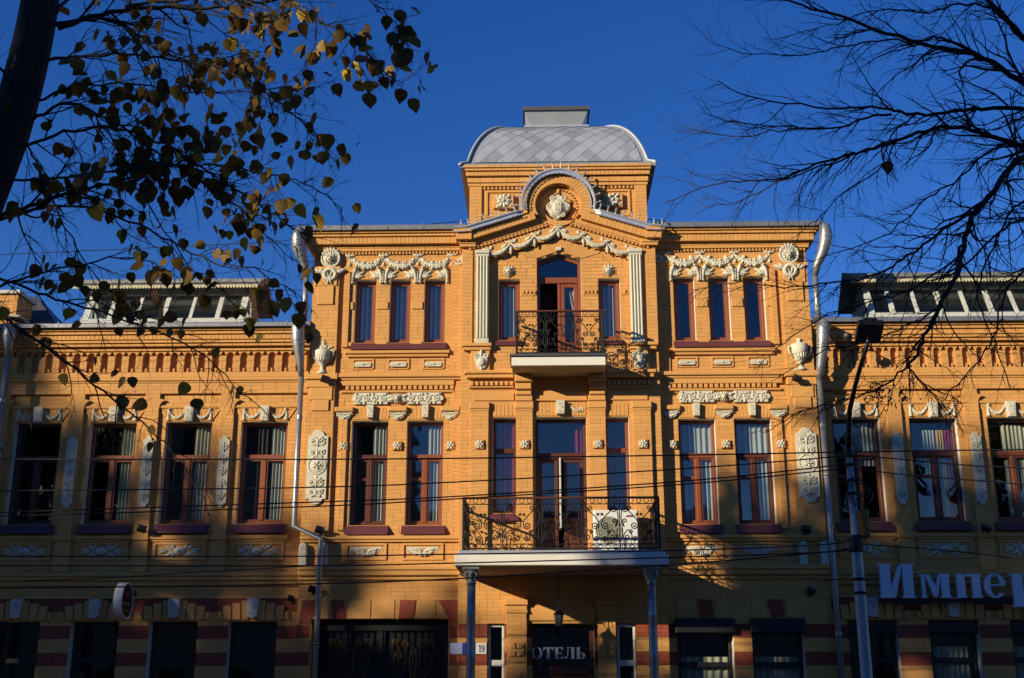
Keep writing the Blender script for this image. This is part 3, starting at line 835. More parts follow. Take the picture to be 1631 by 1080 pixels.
    # ledge and dentils between the floors
    q = MB(); q.bbox(*mir(s, BX, 4.46), YR - .13, YR, 7.80, 7.88, .012); q.bbox(*mir(s, BX, 4.44), YR - .09, YR, 7.75, 7.798, .01); q.bbox(*mir(s, BX + .15, 4.42), YR - .07, YR, 7.64, 7.748, .008)
    q.bbox(*mir(s, BX + .15, 4.40), YR - .05, YR, 7.50, 7.545, .01); lg = q.pieces('ledge', 'moulding', M.brick, blk)
    for i in range(21):
        d = MB(); xx = s * (2.17 + i * .105); d.bbox(xx - .034, xx + .034, YR - .062, YR, 7.555, 7.638, .006); d.build('dentil', M.brick, lg)
    # long carved panel
    q = MB(); a, b = mir(s, 2.32, 4.18); zc, h = 7.375, .118; xm = (a + b) / 2
    n_ = 8
    q.prism([(a + .06, zc - h), (xm - .2, zc - h), (xm - .17, zc), (xm - .2, zc + h), (a + .06, zc + h), (a + .05, zc + h * .55), (a, zc), (a + .05, zc - h * .55)], YR - .06, YR, .01)
    q.prism([(b - .06, zc - h), (xm + .2, zc - h), (xm + .17, zc), (xm + .2, zc + h), (b - .06, zc + h), (b - .05, zc + h * .55), (b, zc), (b - .05, zc - h * .55)], YR - .06, YR, .01)
    q.blob(xm, zc, .2, h * .95, .085, YR); 
    lion(q, xm, zc, .095, YR - .075)
    for a_ in (.35, pi - .35, -.35, pi + .35): q.leafrel(xm + .05 * cos(a_), zc + .02 * sin(a_), .17, .09, a_, .04, YR - .06, 3)
    scroll_relief(q, a + .06, xm - .2, zc - h, zc + h, YR - .058, 4, .026); scroll_relief(q, xm + .2, b - .06, zc - h, zc + h, YR - .058, 4, .026)
    q.build('carved_panel', M.stucco, blk, label='long white panel carved with scrolls and leaves')
    # second-floor window heads
    for c in SW:
        xc = s * c; va = MB(); n = 11
        for i in range(n):
            u0, u1 = -1 + 2 * i / n, -1 + 2 * (i + 1) / n
            va.prism([(xc + u0 * SH + .003, SZ1 + .025), (xc + u1 * SH - .003, SZ1 + .025), (xc + u1 * (SH + .04) - .003, 7.195), (xc + u0 * (SH + .04) + .003, 7.195)], YR - .016, YR, .004, random.random())
        va.pieces('flat_arch', 'voussoir', M.brick, blk)
        k = MB(); k.prism([(xc - .055, 6.975), (xc + .055, 6.975), (xc + .07, 7.235), (xc - .07, 7.235)], YR - .11, YR, .01)
        for i in range(3): k.spiralrel(xc + (.015 if i % 2 else -.015), 7.03 + .07 * i, .026, 0, 1.2, YR - .11, .008, 1 if i % 2 else -1)
        k.build('keystone', M.stucco, blk)
        # recessed panel under the sill
        f = MB(); a, b, z0, z1, t = xc - .40, xc + .40, 4.18, 4.50, .04
        f.box(a, b, YR - .03, YR, z1 - t, z1); f.box(a, b, YR - .03, YR, z0, z0 + t); f.box(a, a + t, YR - .0302, YR, z0 + t, z1 - t); f.box(b - t, b, YR - .0302, YR, z0 + t, z1 - t)
        f = f.pieces('panel_frame', 'moulding', M.brick, blk)
        o = MB(); zc = 4.33
        swag(o, xc - .28, zc + .07, xc + .28, zc + .07, .10, YR, .045)
        for a_, l_ in ((.2, .22), (pi - .2, .22), (-.5, .17), (pi + .5, .17)): o.leafrel(xc + .03 * cos(a_), zc + .02, l_, .09, a_, .045, YR, 3)
        o.roll([(xc - .30, zc + .085), (xc, zc + .075), (xc + .30, zc + .085)], .02, YR); 
        for sg in (-1, 1): o.spiralrel(xc + sg * .27, zc + .03, .05, 0, 1.3, YR, .016, sg)
        o.build('leaf_relief', M.stucco, f)
    for c, hf in (((SW[0] + SW[1]) / 2, 0), (SW[1] + SH + .16, 1), (SW[0] - SH - .14, -1)):
        xc = s * c; o = MB(); r = .155
        corb = MB(); corb.bbox(xc - .19, xc + .19, YR - .10, YR, 7.10, 7.20, .02); corb.pieces('corbel', 'moulding', M.brick, blk)
        o.roll([(xc - r, 7.08), (xc, 7.045), (xc + r, 7.08)], .028, YR, .08)
        pts = [(xc - r, 7.09), (xc - r * .8, 7.0), (xc - r * .35, 6.945), (xc, 6.935), (xc + r * .35, 6.945), (xc + r * .8, 7.0), (xc + r, 7.09)]
        o.prism(pts, YR - .06, YR, .015); o.roll([(xc - r * .75, 7.04), (xc, 6.98), (xc + r * .75, 7.04)], .02, YR - .055); o.blob(xc, 6.975, .05, .03, .09, YR)
        for sg in (-1, 1): o.spiralrel(xc + sg * r * .75, 7.05, .045, 0, 1.2, YR - .06, .013, sg)
        o.build('carved_corbel', M.stucco, blk)
        p = MB(); p.bbox(xc - .09, xc + .09, YR - .05, YR, 6.33, 6.50, .008); p = p.build('rosette_block', M.mortar, blk)
        o = MB(); rosette(o, xc, 6.415, .085, YR - .05, 6); o.build('rosette', M.stucco, p)
    # tall carved panel on the corner pilaster
    xc = s * 4.80; pw = .20
    q = MB(); z0, z1 = 5.25, 6.72
    pts = [(xc - pw, z0 + .1), (xc - pw * .7, z0 + .1)] + [(xc + pw * .65 * cos(a), z0 + .1 + .11 * sin(a)) for a in [pi + pi * i / 8 for i in range(9)]] + [(xc + pw * .7, z0 + .1), (xc + pw, z0 + .1), (xc + pw, z1 - .12), (xc + pw * .7, z1 - .1)] + [(xc + pw * .65 * cos(a), z1 - .12 + .13 * sin(a)) for a in [pi * i / 8 for i in range(9)]] + [(xc - pw * .7, z1 - .1), (xc - pw, z1 - .12)]
    q.prism(pts, YR - .115, YR - .071, .01)
    vscroll(q, xc - pw * .9, xc + pw * .9, z0 + .14, z0 + .52, YR - .113, 2, .030); vscroll(q, xc - pw * .9, xc + pw * .9, z1 - .56, z1 - .12, YR - .113, 2, .030)
    zc = (z0 + z1) / 2 + .03
    q.roll([(xc + .17 * cos(a), zc + .17 * sin(a)) for a in [2 * pi * i / 20 for i in range(21)]], .02, YR - .113); q.blob(xc, zc, .15, .15, .03, YR - .113, n=16)
    rosette(q, xc, zc, .085, YR - .14, 5); q.leafrel(xc, zc + .2, .14, .09, pi / 2, .03, YR - .113, 3); q.leafrel(xc, zc - .2, .14, .09, -pi / 2, .03, YR - .113, 3)
    q.build('ornament_panel', M.stucco, blk, label='tall white panel carved with scrolls round a flower medallion')
    # sill course, lower panels, lower string courses
    q = MB(); q.bbox(x0, x1, YR - .09, YR, 4.57, 4.645, .012); q.bbox(x0, x1, YR - .06, YR, 4.52, 4.568, .01); q.pieces('sill_course', 'moulding', M.brick, blk)
    q = MB(); q.bbox(x0, x1, YR - .14, YR, 3.98, 4.05, .012); q.bbox(x0, x1, YR - .11, YR, 3.88, 3.978, .01); q.bbox(x0, x1, YR - .05, YR, 3.80, 3.878, .01); q.pieces('string_course', 'moulding', M.brick, blk)
    for xx in (4.60, 5.0):
        q = MB(); xc = s * xx; q.prism([(xc - .075, 4.06), (xc + .075, 4.06), (xc + .075, 4.44), (xc + .05, 4.49), (xc, 4.515), (xc - .05, 4.49), (xc - .075, 4.44)], YR - .12, YR, .012)
        for i in range(4): q.roll([(xc - .045 + .03 * i, 4.36), (xc - .045 + .03 * i, 4.45)], .007, YR - .12)
        q.box(xc - .08, xc + .08, YR - .13, YR, 4.30, 4.33); q.build('tablet', M.stucco, blk)
    # upper frieze: three swags, acanthus capitals, lion medallion and wreath
    sx = [4.33, 3.625, 2.91, 2.205]
    for i in range(3):
        o = MB(); swag(o, s * sx[i], 10.38, s * sx[i + 1], 10.38, .18, YR, .066); o.build('swag', M.stucco, blk, smooth=True)
    for i in range(4):
        o = MB(); bow(o, s * sx[i], 10.42, .105, YR); o.build('bow', M.stucco, blk, smooth=True)
    o = MB(); o.spiralrel(s * 2.05, 10.29, .085, pi, 1.4, YR - .03, .028, -s); o.roll([(s * 2.0, 10.30), (s * 1.985, 10.40), (s * 1.99, 10.47)], [.03, .022, .012], YR - .03); o.build('scroll', M.stucco, blk, smooth=True)
    for x_, sd in ((UW[2] + UH + .11, -s), ((UW[1] + UW[2]) / 2, 0), ((UW[0] + UW[1]) / 2, 0), (UW[0] - UH - .09, s)):
        o = MB(); acanthus(o, s * x_, 10.17, 9.82, YR - .004, .15, sd); o.build('acanthus_capital', M.stucco, blk, smooth=True)
    q = MB(); q.bbox(*mir(s, 2.22, 4.30), YR - .018, YR, 10.17, 10.185, .004); q.build('fillet', M.brick, blk)
    xc, zc = s * 4.72, 10.36
    o = MB(); o.prism([(xc + .20 * cos(a), zc + .21 * sin(a)) for a in [2 * pi * i / 24 for i in range(24)]], YR - .09, YR, .02)
    o.roll([(xc + .185 * cos(a), zc + .195 * sin(a)) for a in [2 * pi * i / 24 for i in range(25)]], .022, YR - .085)
    for i in range(7):
        a = pi * (.16 + .68 * i / 6); o.leafrel(xc + .1 * cos(a), zc + .12 * sin(a), .14, .05, a, .03, YR - .085, 1)
    lion(o, xc, zc - .02, .12, YR - .09); o.build('lion_medallion', M.stucco, blk, smooth=True, label='round white lion head medallion')
    o = MB(); zc = 10.0
    o.roll([(xc + .115 * cos(a), zc + .115 * sin(a)) for a in [2 * pi * i / 20 for i in range(21)]], .045, YR - .10)
    for i in range(16): a = 2 * pi * i / 16; o.leafrel(xc + .10 * cos(a), zc + .10 * sin(a), .07, .05, a + .7, .05, YR - .10, 1)
    for sg in (-1, 1):
        o.leafrel(xc + sg * .13, zc + .03, .22, .10, .42 if sg > 0 else pi - .42, .04, YR - .10, 4); o.leafrel(xc + sg * .13, zc + .05, .14, .07, .8 if sg > 0 else pi - .8, .04, YR - .10, 3)
        o.roll([(xc - sg * .05, zc + .05), (xc + sg * .01, zc - .12), (xc + sg * .045, zc - .21)], [.02, .025, .016], YR - .12)
    o.build('wreath', M.stucco, blk, smooth=True)
    # urn on the ledge of the pilaster
    o = MB(); xc = s * 4.79 if s < 0 else 4.80
    if s < 0:
        prof = [(.105, 7.885), (.105, 7.915), (.06, 7.94), (.04, 8.0), (.05, 8.06), (.12, 8.12), (.155, 8.22), (.165, 8.36), (.15, 8.37)]
    else:
        prof = [(.115, 7.885), (.115, 7.92), (.06, 7.95), (.035, 8.0), (.05, 8.05), (.11, 8.10), (.155, 8.25), (.175, 8.42), (.16, 8.43), (.05, 8.44), (.035, 8.50), (.055, 8.54), (.0, 8.56)]
    o.lathe(prof, xc, YR - .075, 18)
    for sg in (-1, 1):
        o.tube([(xc + sg * .15, YR - .1, 8.36), (xc + sg * .225, YR - .1, 8.37), (xc + sg * .21, YR - .1, 8.27), (xc + sg * .13, YR - .1, 8.15)], [.016, .022, .02, .014], 6)
    for i in range(5):
        a = -.8 + .4 * i; o.leafrel(xc + .1 * sin(a), 8.12, .18, .06, pi / 2 - a * .2, .03, YR - .075 - .13 * cos(a), 2)
    if s < 0:
        for (dx, dz, r) in ((0, .44, .05), (-.07, .42, .05), (.07, .43, .055), (-.03, .50, .05), (.05, .52, .045), (-.10, .49, .035), (.12, .50, .035), (0, .58, .035), (.0, .66, .022), (.17, .52, .03), (-.03, .61, .02), (.04, .62, .02)):
            rosette(o, xc + dx, 7.93 + dz, r, YR - .09, 5)
            o.blob(xc + dx, 7.93 + dz, r * .8, r * .8, r, YR - .075)
        o.roll([(xc, 8.36), (xc + .005, 8.5), (xc, 8.6)], [.05, .03, .012], YR - .075)
    o.build('urn', M.stucco, blk, smooth=True, label='white stucco urn with a bunch of flowers' if s < 0 else 'white lidded stucco urn with two handles')
    # main cornice of the block
    q = MB(); c_ = MB()
    for z0, z1, pj, L in ((10.515, 10.575, .07, .262), (10.577, 10.635, .08, .262), (10.64, 10.79, .17, .085), (10.792, 10.85, .21, .262), (10.852, 10.89, .25, .262)):
        e0, e1 = mir(s, BX, RX + pj); k = int((e1 - e0) / L)
        c_.box(e0, e1, YR - pj + .007, YR + .4, z0 - .002, z1 + .002)
        for i in range(k):
            q.bbox(e0 + (e1 - e0) * i / k + .0025, e0 + (e1 - e0) * (i + 1) / k - .0025, YR - pj, YR, z0, z1, .004); q.t[-10:] = [random.random()] * 10
    cc = c_.build('cornice', M.mortar, blk); q.build('brickwork', M.brick, cc, kind='stuff')
    for i in range(44):
        xx = s * (BX + .06 + i * .070)
        if abs(xx) > RX - .02: break
        d = MB(); d.box(xx - .019, xx + .019, YR - .045, YR, 10.455, 10.512); d.build('dentil', M.brick, cc)
    r = MB(); e0, e1 = mir(s, BX - .3, RX + .33)
    r.xprism([(YR - .31, 10.90), (YR - .32, 10.99), (YR - .29, 11.01), (1.6, 11.14), (1.6, 11.08), (YR - .25, 10.895)], e0, e1); r = r.build('roof_edge', M.zinc, blk)
    sm = MB()
    for i in range(5):
        xx = e0 + (e1 - e0) * (i + .5) / 5; sm.box(xx - .012, xx + .012, YR - .325, YR - .28, 10.90, 11.02)
    sm.build('seam', M.zinc, r)
    r = MB(); r.xprism([(1.55, 10.9), (1.55, 11.135), (4.2, 11.5), (8.0, 10.95), (8.0, 10.8)], e0, e1); r.build('block_roof', M.roofdark, blk)
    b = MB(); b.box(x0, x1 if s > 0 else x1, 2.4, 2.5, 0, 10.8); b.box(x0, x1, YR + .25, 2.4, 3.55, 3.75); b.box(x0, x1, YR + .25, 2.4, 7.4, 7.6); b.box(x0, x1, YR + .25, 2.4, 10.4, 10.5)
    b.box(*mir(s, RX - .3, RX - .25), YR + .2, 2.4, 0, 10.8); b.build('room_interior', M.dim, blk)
    b = MB(); b.box(x0, x1, 7.9, 8.0, 0, 10.9); b.build('rear_wall', M.mortar, blk)
    # windows
    for i, c in enumerate(UW):
        xc = s * c
        cu = [(.12, .92, 0, .97, M.sheer, 4)] if s < 0 else [(.1, .3, 0, .97, M.dim, 2)]
        window(xc - UH, xc + UH, UZ0, UZ1, YR, .17, 'single', cu, sill=None, reveal=M.plaster)
    q = MB(); a, b = mir(s, UW[0] - UH - .04, UW[2] + UH + .05)
    q.xprism([(YR + .10, UZ0 + .004), (YR - .02, UZ0 - .012), (YR - .13, UZ0 - .15), (YR - .134, UZ0 - .17), (YR - .11, UZ0 - .172), (YR + .004, UZ0 - .13), (YR + .06, UZ0 - .03)], a, b); q.build('long_sill', M.plum, blk)
    for c in SW:
        xc = s * c
        cu = [(.05, .95, 0, .97, M.sheer if s > 0 else M.dim, 6)] if s > 0 else [(.55, .95, 0, .97, M.sheer, 4)]
        window(xc - SH, xc + SH, SZ0, SZ1, YR, .19, 'ladder', cu, fm=M.wood if abs(c - 2.69) < .1 else M.darkwood, sill=.19)
exec_bay = True

# ---------- the central bay with its gable
random.seed(21)
BAY = HOTEL
NW = (0.87, 1.335); DW = 0.50; NZ = (5.05, 6.94)
UN = (0.80, 1.235); UNZ = (8.55, 9.85)
GAP = 0.36                                                # slope of the inner gable
def inner_half(z):
    """half width of the recessed pentagon under the gable"""
    if z < 8.42 or z > 10.77: return 0
    return min(1.42, max(0.0, (10.77 - z) / GAP))
CZ, CR = 11.44, 0.47
def bay_clip(z):
    if z <= 10.86: o = 1.975
    elif z < 11.24: o = 1.975 - (z - 10.82) / 0.326
    else: o = sqrt(max(0, 0.70 ** 2 - (z - CZ) ** 2))
    if o <= 0.02: return []
    i = inner_half(z)
    if z > 11.10 and abs(z - CZ) < CR: i = sqrt(CR ** 2 - (z - CZ) ** 2)
    if i > 0.01: return [(-o, -i), (i, o)]
    return [(-o, o)]
holes = [(-NW[1], -NW[0], *NZ), (NW[0], NW[1], *NZ), (-DW, DW, 4.1, 6.94), (-.45, .45, 7.95, 8.42), (-.58, .58, 0, 2.97), (-1.42, -1.10, 0, 2.97), (1.0, 1.36, 0, 2.97)]
brick_part('bay_wall', BAY, -1.975, 1.975, 3.42, 12.12, YB, holes, clip=bay_clip, single=(-1.9, 1.9, 5.2, 10.6))
for a, c in ((-1.975, -1.42), (-1.10, -.58), (.58, 1.0), (1.36, 1.975)): striped(BAY, a, c, YB, [], 2.964)
for a, c in ((-1.42, -1.10), (-.58, .58), (1.0, 1.36)): brick_part('brick_band', BAY, a, c, 2.97, 3.42, YB - .012)
for a, c in ((-1.975, -1.42), (-1.10, -.58), (.58, 1.0), (1.36, 1.975)): brick_part('brick_band', BAY, a, c, 2.964, 3.42, YB - .012, red=False)
b = MB()
for s in (-1, 1): b.box(s * 1.975 - .01, s * 1.975 + .0, YB + .002, YR, 0, 10.84)
b.build('side_wall', M.mortar, BAY)
# recessed wall under the gable
def in_clip(z):
    i = inner_half(z)
    if i <= 0.01: return []
    iv = [(-i, i)]
    if 7.95 < z < 10.43:
        d = 0.45 if z < 10.28 else 0.45 * (10.44 - z) / 0.16
        if d > .01: iv = [(-i, -min(d, i)), (min(d, i), i)]
    return iv
brick_part('recessed_wall', BAY, -1.42, 1.42, 7.95, 10.77, YI, [(-UN[1], -UN[0], *UNZ), (UN[0], UN[1], *UNZ)], clip=lambda z: in_clip(z) if z > 8.42 else [(-1.42, -.45), (.45, 1.42)], single=(-1.4, 1.4, 8.6, 10.4))
b = MB()     # edge of the recess
pp = [(-1.42, 8.42), (-1.42, 10.2588), (0, 10.77), (1.42, 10.2588), (1.42, 8.42)]
for a, c in zip(pp, pp[1:]): b.add([(a[0], YB + .002, a[1]), (c[0], YB + .002, c[1]), (c[0], YI + .02, c[1]), (a[0], YI + .02, a[1])], [(0, 1, 2, 3)])
b.build('recess_edge', M.mortar, BAY)
# pointed arch of fan bricks over the upper door
va = MB(); n = 26
for i in range(n):
    u0, u1 = -1 + 2 * i / n, -1 + 2 * (i + 1) / n
    lo = lambda u: (u * .47, 10.45 - .16 * abs(u)); hi = lambda u: (u * .86, 10.72 - .31 * abs(u) * .86 / .86)
    a, b_, c, d = lo(u0), lo(u1), hi(u1), hi(u0)
    va.prism([(a[0] + .003, a[1]), (b_[0] - .003, b_[1]), (c[0] - .003, c[1]), (d[0] + .003, d[1])], YI - .02, YI, .004, random.random())
va.pieces('fan_arch', 'voussoir', M.brick, BAY)
# raking courses
def rake(mb, s, o0, o1, pj, xa, xb, L, tone=True):
    """bricks laid along the slope between perpendicular offsets o0 and o1 (downwards)"""
    ang = atan(0.326); n = max(1, int((xb - xa) / cos(ang) / L))
    for i in range(n):
        u0, u1 = xa + (xb - xa) * i / n, xa + (xb - xa) * (i + 1) / n
        q = []
        for u, o in ((u0, o0), (u1, o0), (u1, o1), (u0, o1)):
            q.append((s * (u - o * sin(ang)), 10.82 + (1.975 - u) * 0.326 - o * cos(ang)))
        e = .002 * s
        q = [(q[0][0] + e, q[0][1]), (q[1][0] - e, q[1][1]), (q[2][0] - e, q[2][1]), (q[3][0] + e, q[3][1])]
        mb.prism(q, YB - pj, YB, .004, random.random())
rk = MB(); 
for s in (-1, 1):
    rake(rk, s, -.02, .045, .19, .64, 1.99, .262); rake(rk, s, .047, .215, .155, .53, 1.98, .085); rake(rk, s, .217, .30, .045, .42, 1.975, .262); rake(rk, s, .302, .335, .03, .34, 1.975, .262)
rk = rk.pieces('raking_cornice', 'cornice_brick', M.brick, BAY)
ang = atan(.326)
for s in (-1, 1):
    for i in range(21):
        u = .26 + i * .078
        d = MB(); x_, z_ = s * u, 10.82 + (1.975 - u) * .326 - .375 / cos(ang)
        d.box(x_ - .02, x_ + .02, YB - .05, YB, z_ - .022, z_ + .025); d.build('dentil', M.brick, rk)
b = MB()
for s in (-1, 1):
    for z0, z1, pj in ((10.515, 10.575, .08), (10.577, 10.635, .10), (10.64, 10.79, .19), (10.792, 10.86, .24)):
        b.bbox(*mir(s, 1.70 if z0 < 10.6 else 1.78, 1.975 + pj * .7), YB - pj, YB + .1, z0, z1, .006)
b.pieces('cornice_return', 'moulding', M.brick, BAY)
# round arch of voussoirs and the stepped round niche
rv = MB(); n = 34
for i in range(n):
    a0 = radians(-28) + radians(236) * i / n; a1 = radians(-28) + radians(236) * (i + 1) / n
    f = lambda a, r: (r * cos(a), CZ + r * sin(a))
    g_ = .004
    rv.prism([f(a0 + g_, .475), f(a1 - g_, .475), f(a1 - g_, .70), f(a0 + g_, .70)], YB - .06, YB + .02, .004, random.random())
rv.pieces('round_arch', 'voussoir', M.brick, BAY)
def annulus(mb, r0, r1, y, n=40, cz=CZ):
    vs = []
    for i in range(n):
        a = 2 * pi * i / n; vs += [(r0 * cos(a), y, cz + r0 * sin(a)), (r1 * cos(a), y, cz + r1 * sin(a))]
    mb.add(vs, [(2 * i, 2 * i + 1, 2 * ((i + 1) % n) + 1, 2 * ((i + 1) % n)) for i in range(n)])
def drum(mb, r, y0, y1, n=40, cz=CZ):
    vs = []
    for i in range(n):
        a = 2 * pi * i / n; vs += [(r * cos(a), y0, cz + r * sin(a)), (r * cos(a), y1, cz + r * sin(a))]
    mb.add(vs, [(2 * i, 2 * i + 1, 2 * ((i + 1) % n) + 1, 2 * ((i + 1) % n)) for i in range(n)])
b = MB(); cz2 = 11.40
annulus(b, .30, .56, YB + .10); drum(b, .475, YB - .05, YB + .10); drum(b, .30, YB + .10, YB + .24, cz=CZ); annulus(b, .0, .32, YB + .22)
b = b.build('round_niche', M.brick, BAY)
for i in range(26):
    a = radians(-40) + radians(260) * i / 25
    d = MB(); x_, z_ = .385 * cos(a), CZ + .385 * sin(a); d.bbox(x_ - .016, x_ + .016, YB + .07, YB + .10, z_ - .016, z_ + .016, .004); d.build('dentil', M.brick, b)
d = MB(); d.bbox(-.03, .03, YB + .06, YB + .10, CZ + .30, CZ + .47, .008); d.build('key_block', M.brick, b)
o = MB()    # shield with a monogram
pts = []
for i in range(32):
    a = 2 * pi * i / 32; r = .225 + .022 * cos(4 * a) + .014 * cos(8 * a + .5)
    pts.append((r * cos(a) * .98, CZ - .03 + r * 1.08 * sin(a)))
o.prism(pts, YB - .01, YB + .20, .02)
o.blob(0, CZ - .05, .135, .165, .06, YB - .01, n=20, m=5)
o.roll([(.145 * cos(a), CZ - .05 + .175 * sin(a)) for a in [2 * pi * i / 24 for i in range(25)]], .014, YB - .01)
for sg in (-1, 1):
    o.spiralrel(sg * .10, CZ + .16, .065, -pi / 2, 1.4, YB - .01, .022, sg); o.spiralrel(sg * .19, CZ - .02, .05, pi / 2, 1.3, YB - .01, .018, -sg); o.spiralrel(sg * .09, CZ - .22, .05, pi / 2, 1.3, YB - .01, .018, -sg)
# carved letters on the shield
for x_ in (-.055, -.018, .018, .055): o.roll([(x_, CZ - .13), (x_, CZ + .03)], .010, YB - .066)
o.roll([(-.055, CZ + .02), (-.018, CZ - .04)], .008, YB - .066); o.roll([(.018, CZ - .12), (.055, CZ + .02)], .008, YB - .066)
o.build('shield_cartouche', M.stucco, BAY, smooth=False, label='white shield with a carved monogram in the round niche')
# garland along the gable
for s in (-1, 1):
    us = [0.0, .50, .99, 1.48]
    zz = [11.0 - .33 * u - .10 for u in us]
    for i in range(3):
        o = MB(); swag(o, s * us[i], zz[i] + .02, s * us[i + 1], zz[i + 1] + .02, .13, YB, .058, False); o.leafrel(s * (us[i] + .07), zz[i] + .0, .14, .09, -.5 if s > 0 else pi + .5, .05, YB, 2); o.leafrel(s * (us[i + 1] - .07), zz[i + 1] + .05, .10, .08, 2.0 if s > 0 else 1.1, .05, YB, 2)
        o.build('gable_swag', M.stucco, BAY, smooth=True)
    for i in range(1, 4):
        o = MB(); bow(o, s * us[i], zz[i] + .04, .075, YB - .01, False); o.roll([(s * us[i], zz[i] + .03), (s * us[i] + .01, zz[i] - .10), (s * us[i] + .015, zz[i] - .22)], [.02, .035, .012], YB - .01); o.build('bow', M.stucco, BAY, smooth=True)
o = MB(); bow(o, 0, 10.93, .09, YB - .01, False); o.roll([(0, 10.95), (0, 10.80), (.01, 10.72)], [.025, .045, .012], YB - .01); o.build('bow', M.stucco, BAY, smooth=True)
# fluted white pilasters
for s in (-1, 1):
    o = MB(); a, b_ = mir(s, 1.435, 1.685)
    pl = MB(); pl.box(a, b_, YB - .06, YB, 8.44, 10.42); pl = pl.build('fluted_pilaster', M.stucco, BAY)
    for i in range(4):
        w = (b_ - a) / 4; f = MB(); f.roll([(a + w * (i + .5), 8.56), (a + w * (i + .5), 10.30)], w * .40, YB - .058, .032); f.build('flute', M.stucco, pl)
    f = MB(); f.bbox(a - .02, b_ + .02, YB - .10, YB, 10.36, 10.44, .012); f.bbox(a - .01, b_ + .01, YB - .08, YB, 10.30, 10.358, .01); f.bbox(a - .015, b_ + .015, YB - .09, YB, 8.44, 8.55, .01); f.build('pilaster_moulding', M.stucco, pl)
    # pedestal with shield
    q = MB(); q.bbox(*mir(s, 1.36, 1.96), YB - .14, YB, 8.37, 8.44, .012); q.bbox(*mir(s, 1.38, 1.93), YB - .10, YB, 8.30, 8.368, .01); q.bbox(*mir(s, 1.40, 1.78), YB - .07, YB, 7.88, 8.298, .01)
    q.pieces('pedestal', 'moulding', M.brick, BAY)
    o = MB(); xc, zc = s * 1.57, 8.07
    o.prism([(xc, zc - .19), (xc + .08, zc - .14), (xc + .12, zc - .02), (xc + .14, zc + .12), (xc + .06, zc + .16), (xc, zc + .24), (xc - .06, zc + .16), (xc - .14, zc + .12), (xc - .12, zc - .02), (xc - .08, zc - .14)], YB - .11, YB - .07, .012)
    o.blob(xc, zc - .02, .085, .10, .05, YB - .11, n=14)
    for sg in (-1, 1): o.spiralrel(xc + sg * .085, zc + .11, .055, -pi / 2, 1.4, YB - .11, .017, sg)
    o.leafrel(xc, zc + .10, .14, .08, pi / 2, .03, YB - .11, 2); o.leafrel(xc, zc - .12, .10, .07, -pi / 2, .03, YB - .11, 1)
    o.build('pedestal_shield', M.stucco, BAY, smooth=False)
    # plain outer strip
    brick_part('wall_strip', BAY, *mir(s, 1.76, 1.975), 8.45, 10.45, YB - .03, yb=YB)
    # lion masks over the side windows
    o = MB(); xc = s * 1.02; lion(o, xc, 10.03, .125, YI); o.roll([(xc, 9.98), (xc, 9.88)], [.08, .03], YI, .07); o.build('lion_mask', M.stucco, BAY, smooth=True)
    # row of little triangular corbels
    for a, b_ in ((.47, .78), (1.26, 1.40)):
        q = MB(); q.bbox(*mir(s, a, b_), YI - .02, YI, 9.50, 9.525, .004); q.bbox(*mir(s, a, b_), YI - .012, YI, 9.68, 9.73, .004)
        n = 4 if a < 1 else 1
        for i in range(n):
            xc = s * (a + (b_ - a) * (i + .5) / n); q.prism([(xc - .035, 9.60), (xc + .035, 9.60), (xc + .012, 9.53), (xc - .012, 9.53)], YI - .03, YI)
        q.pieces('notched_band', 'moulding', M.brick, BAY)
    xa, xb = mir(s, *UN)
    window(xa, xb, *UNZ, YI, .16, 'single', [(.1, .95, 0, .97, M.sheer, 4)], sill=None)
    q = MB(); q.xprism([(YI + .10, UNZ[0] + .004), (YI - .02, UNZ[0] - .012), (YI - .12, UNZ[0] - .12), (YI - .124, UNZ[0] - .14), (YI - .10, UNZ[0] - .142), (YI + .004, UNZ[0] - .11)], xa - .06, xb + .04); q.build('sill', M.plum, BAY)
    q = MB(); q.bbox(*mir(s, .47, 1.36), YI - .07, YI, 8.30, 8.37, .01); q.bbox(*mir(s, .47, 1.36), YI - .05, YI, 8.23, 8.298, .008); q.pieces('sill_course', 'moulding', M.brick, BAY)
    # second floor: pilasters, ledge, dentils, panels, rosettes
    for a, b_ in ((1.42, 1.77), (.55, .88)):
        brick_part('bay_pilaster', BAY, *mir(s, a, b_), 4.2, 7.10, YB - .07, yb=YB)
        q = MB(); q.bbox(*mir(s, a - .02, b_ + .02), YB - .10, YB, 7.10, 7.24, .012); q.bbox(*mir(s, a - .01, b_ + .01), YB - .085, YB, 7.06, 7.098, .008); q.pieces('pilaster_capital', 'moulding', M.brick, BAY)
        xc = s * (a + b_) / 2
        p = MB(); p.bbox(xc - .09, xc + .09, YB - .11, YB - .07, 6.29, 6.47, .008); p = p.build('rosette_block', M.mortar, BAY)
        o = MB(); rosette(o, xc, 6.38, .085, YB - .11, 7); o.build('rosette', M.stucco, p)
    q = MB(); q.bbox(*mir(s, .92, 1.90), YB - .16, YB, 7.80, 7.87, .012); q.bbox(*mir(s, .92, 1.86), YB - .12, YB, 7.72, 7.798, .01); q.bbox(*mir(s, .92, 1.82), YB - .06, YB, 7.53, 7.56, .006); lg = q.pieces('ledge', 'moulding', M.brick, BAY)
    for i in range(9):
        d = MB(); xx = s * (.97 + i * .098); d.bbox(xx - .032, xx + .032, YB - .07, YB, 7.575, 7.66, .006); d.build('dentil', M.brick, lg)
    q = MB(); q.bbox(*mir(s, .92, 1.72), YB - .03, YB, 7.275, 7.43, .006); q.pieces('raised_panel', 'moulding', M.brick, BAY)
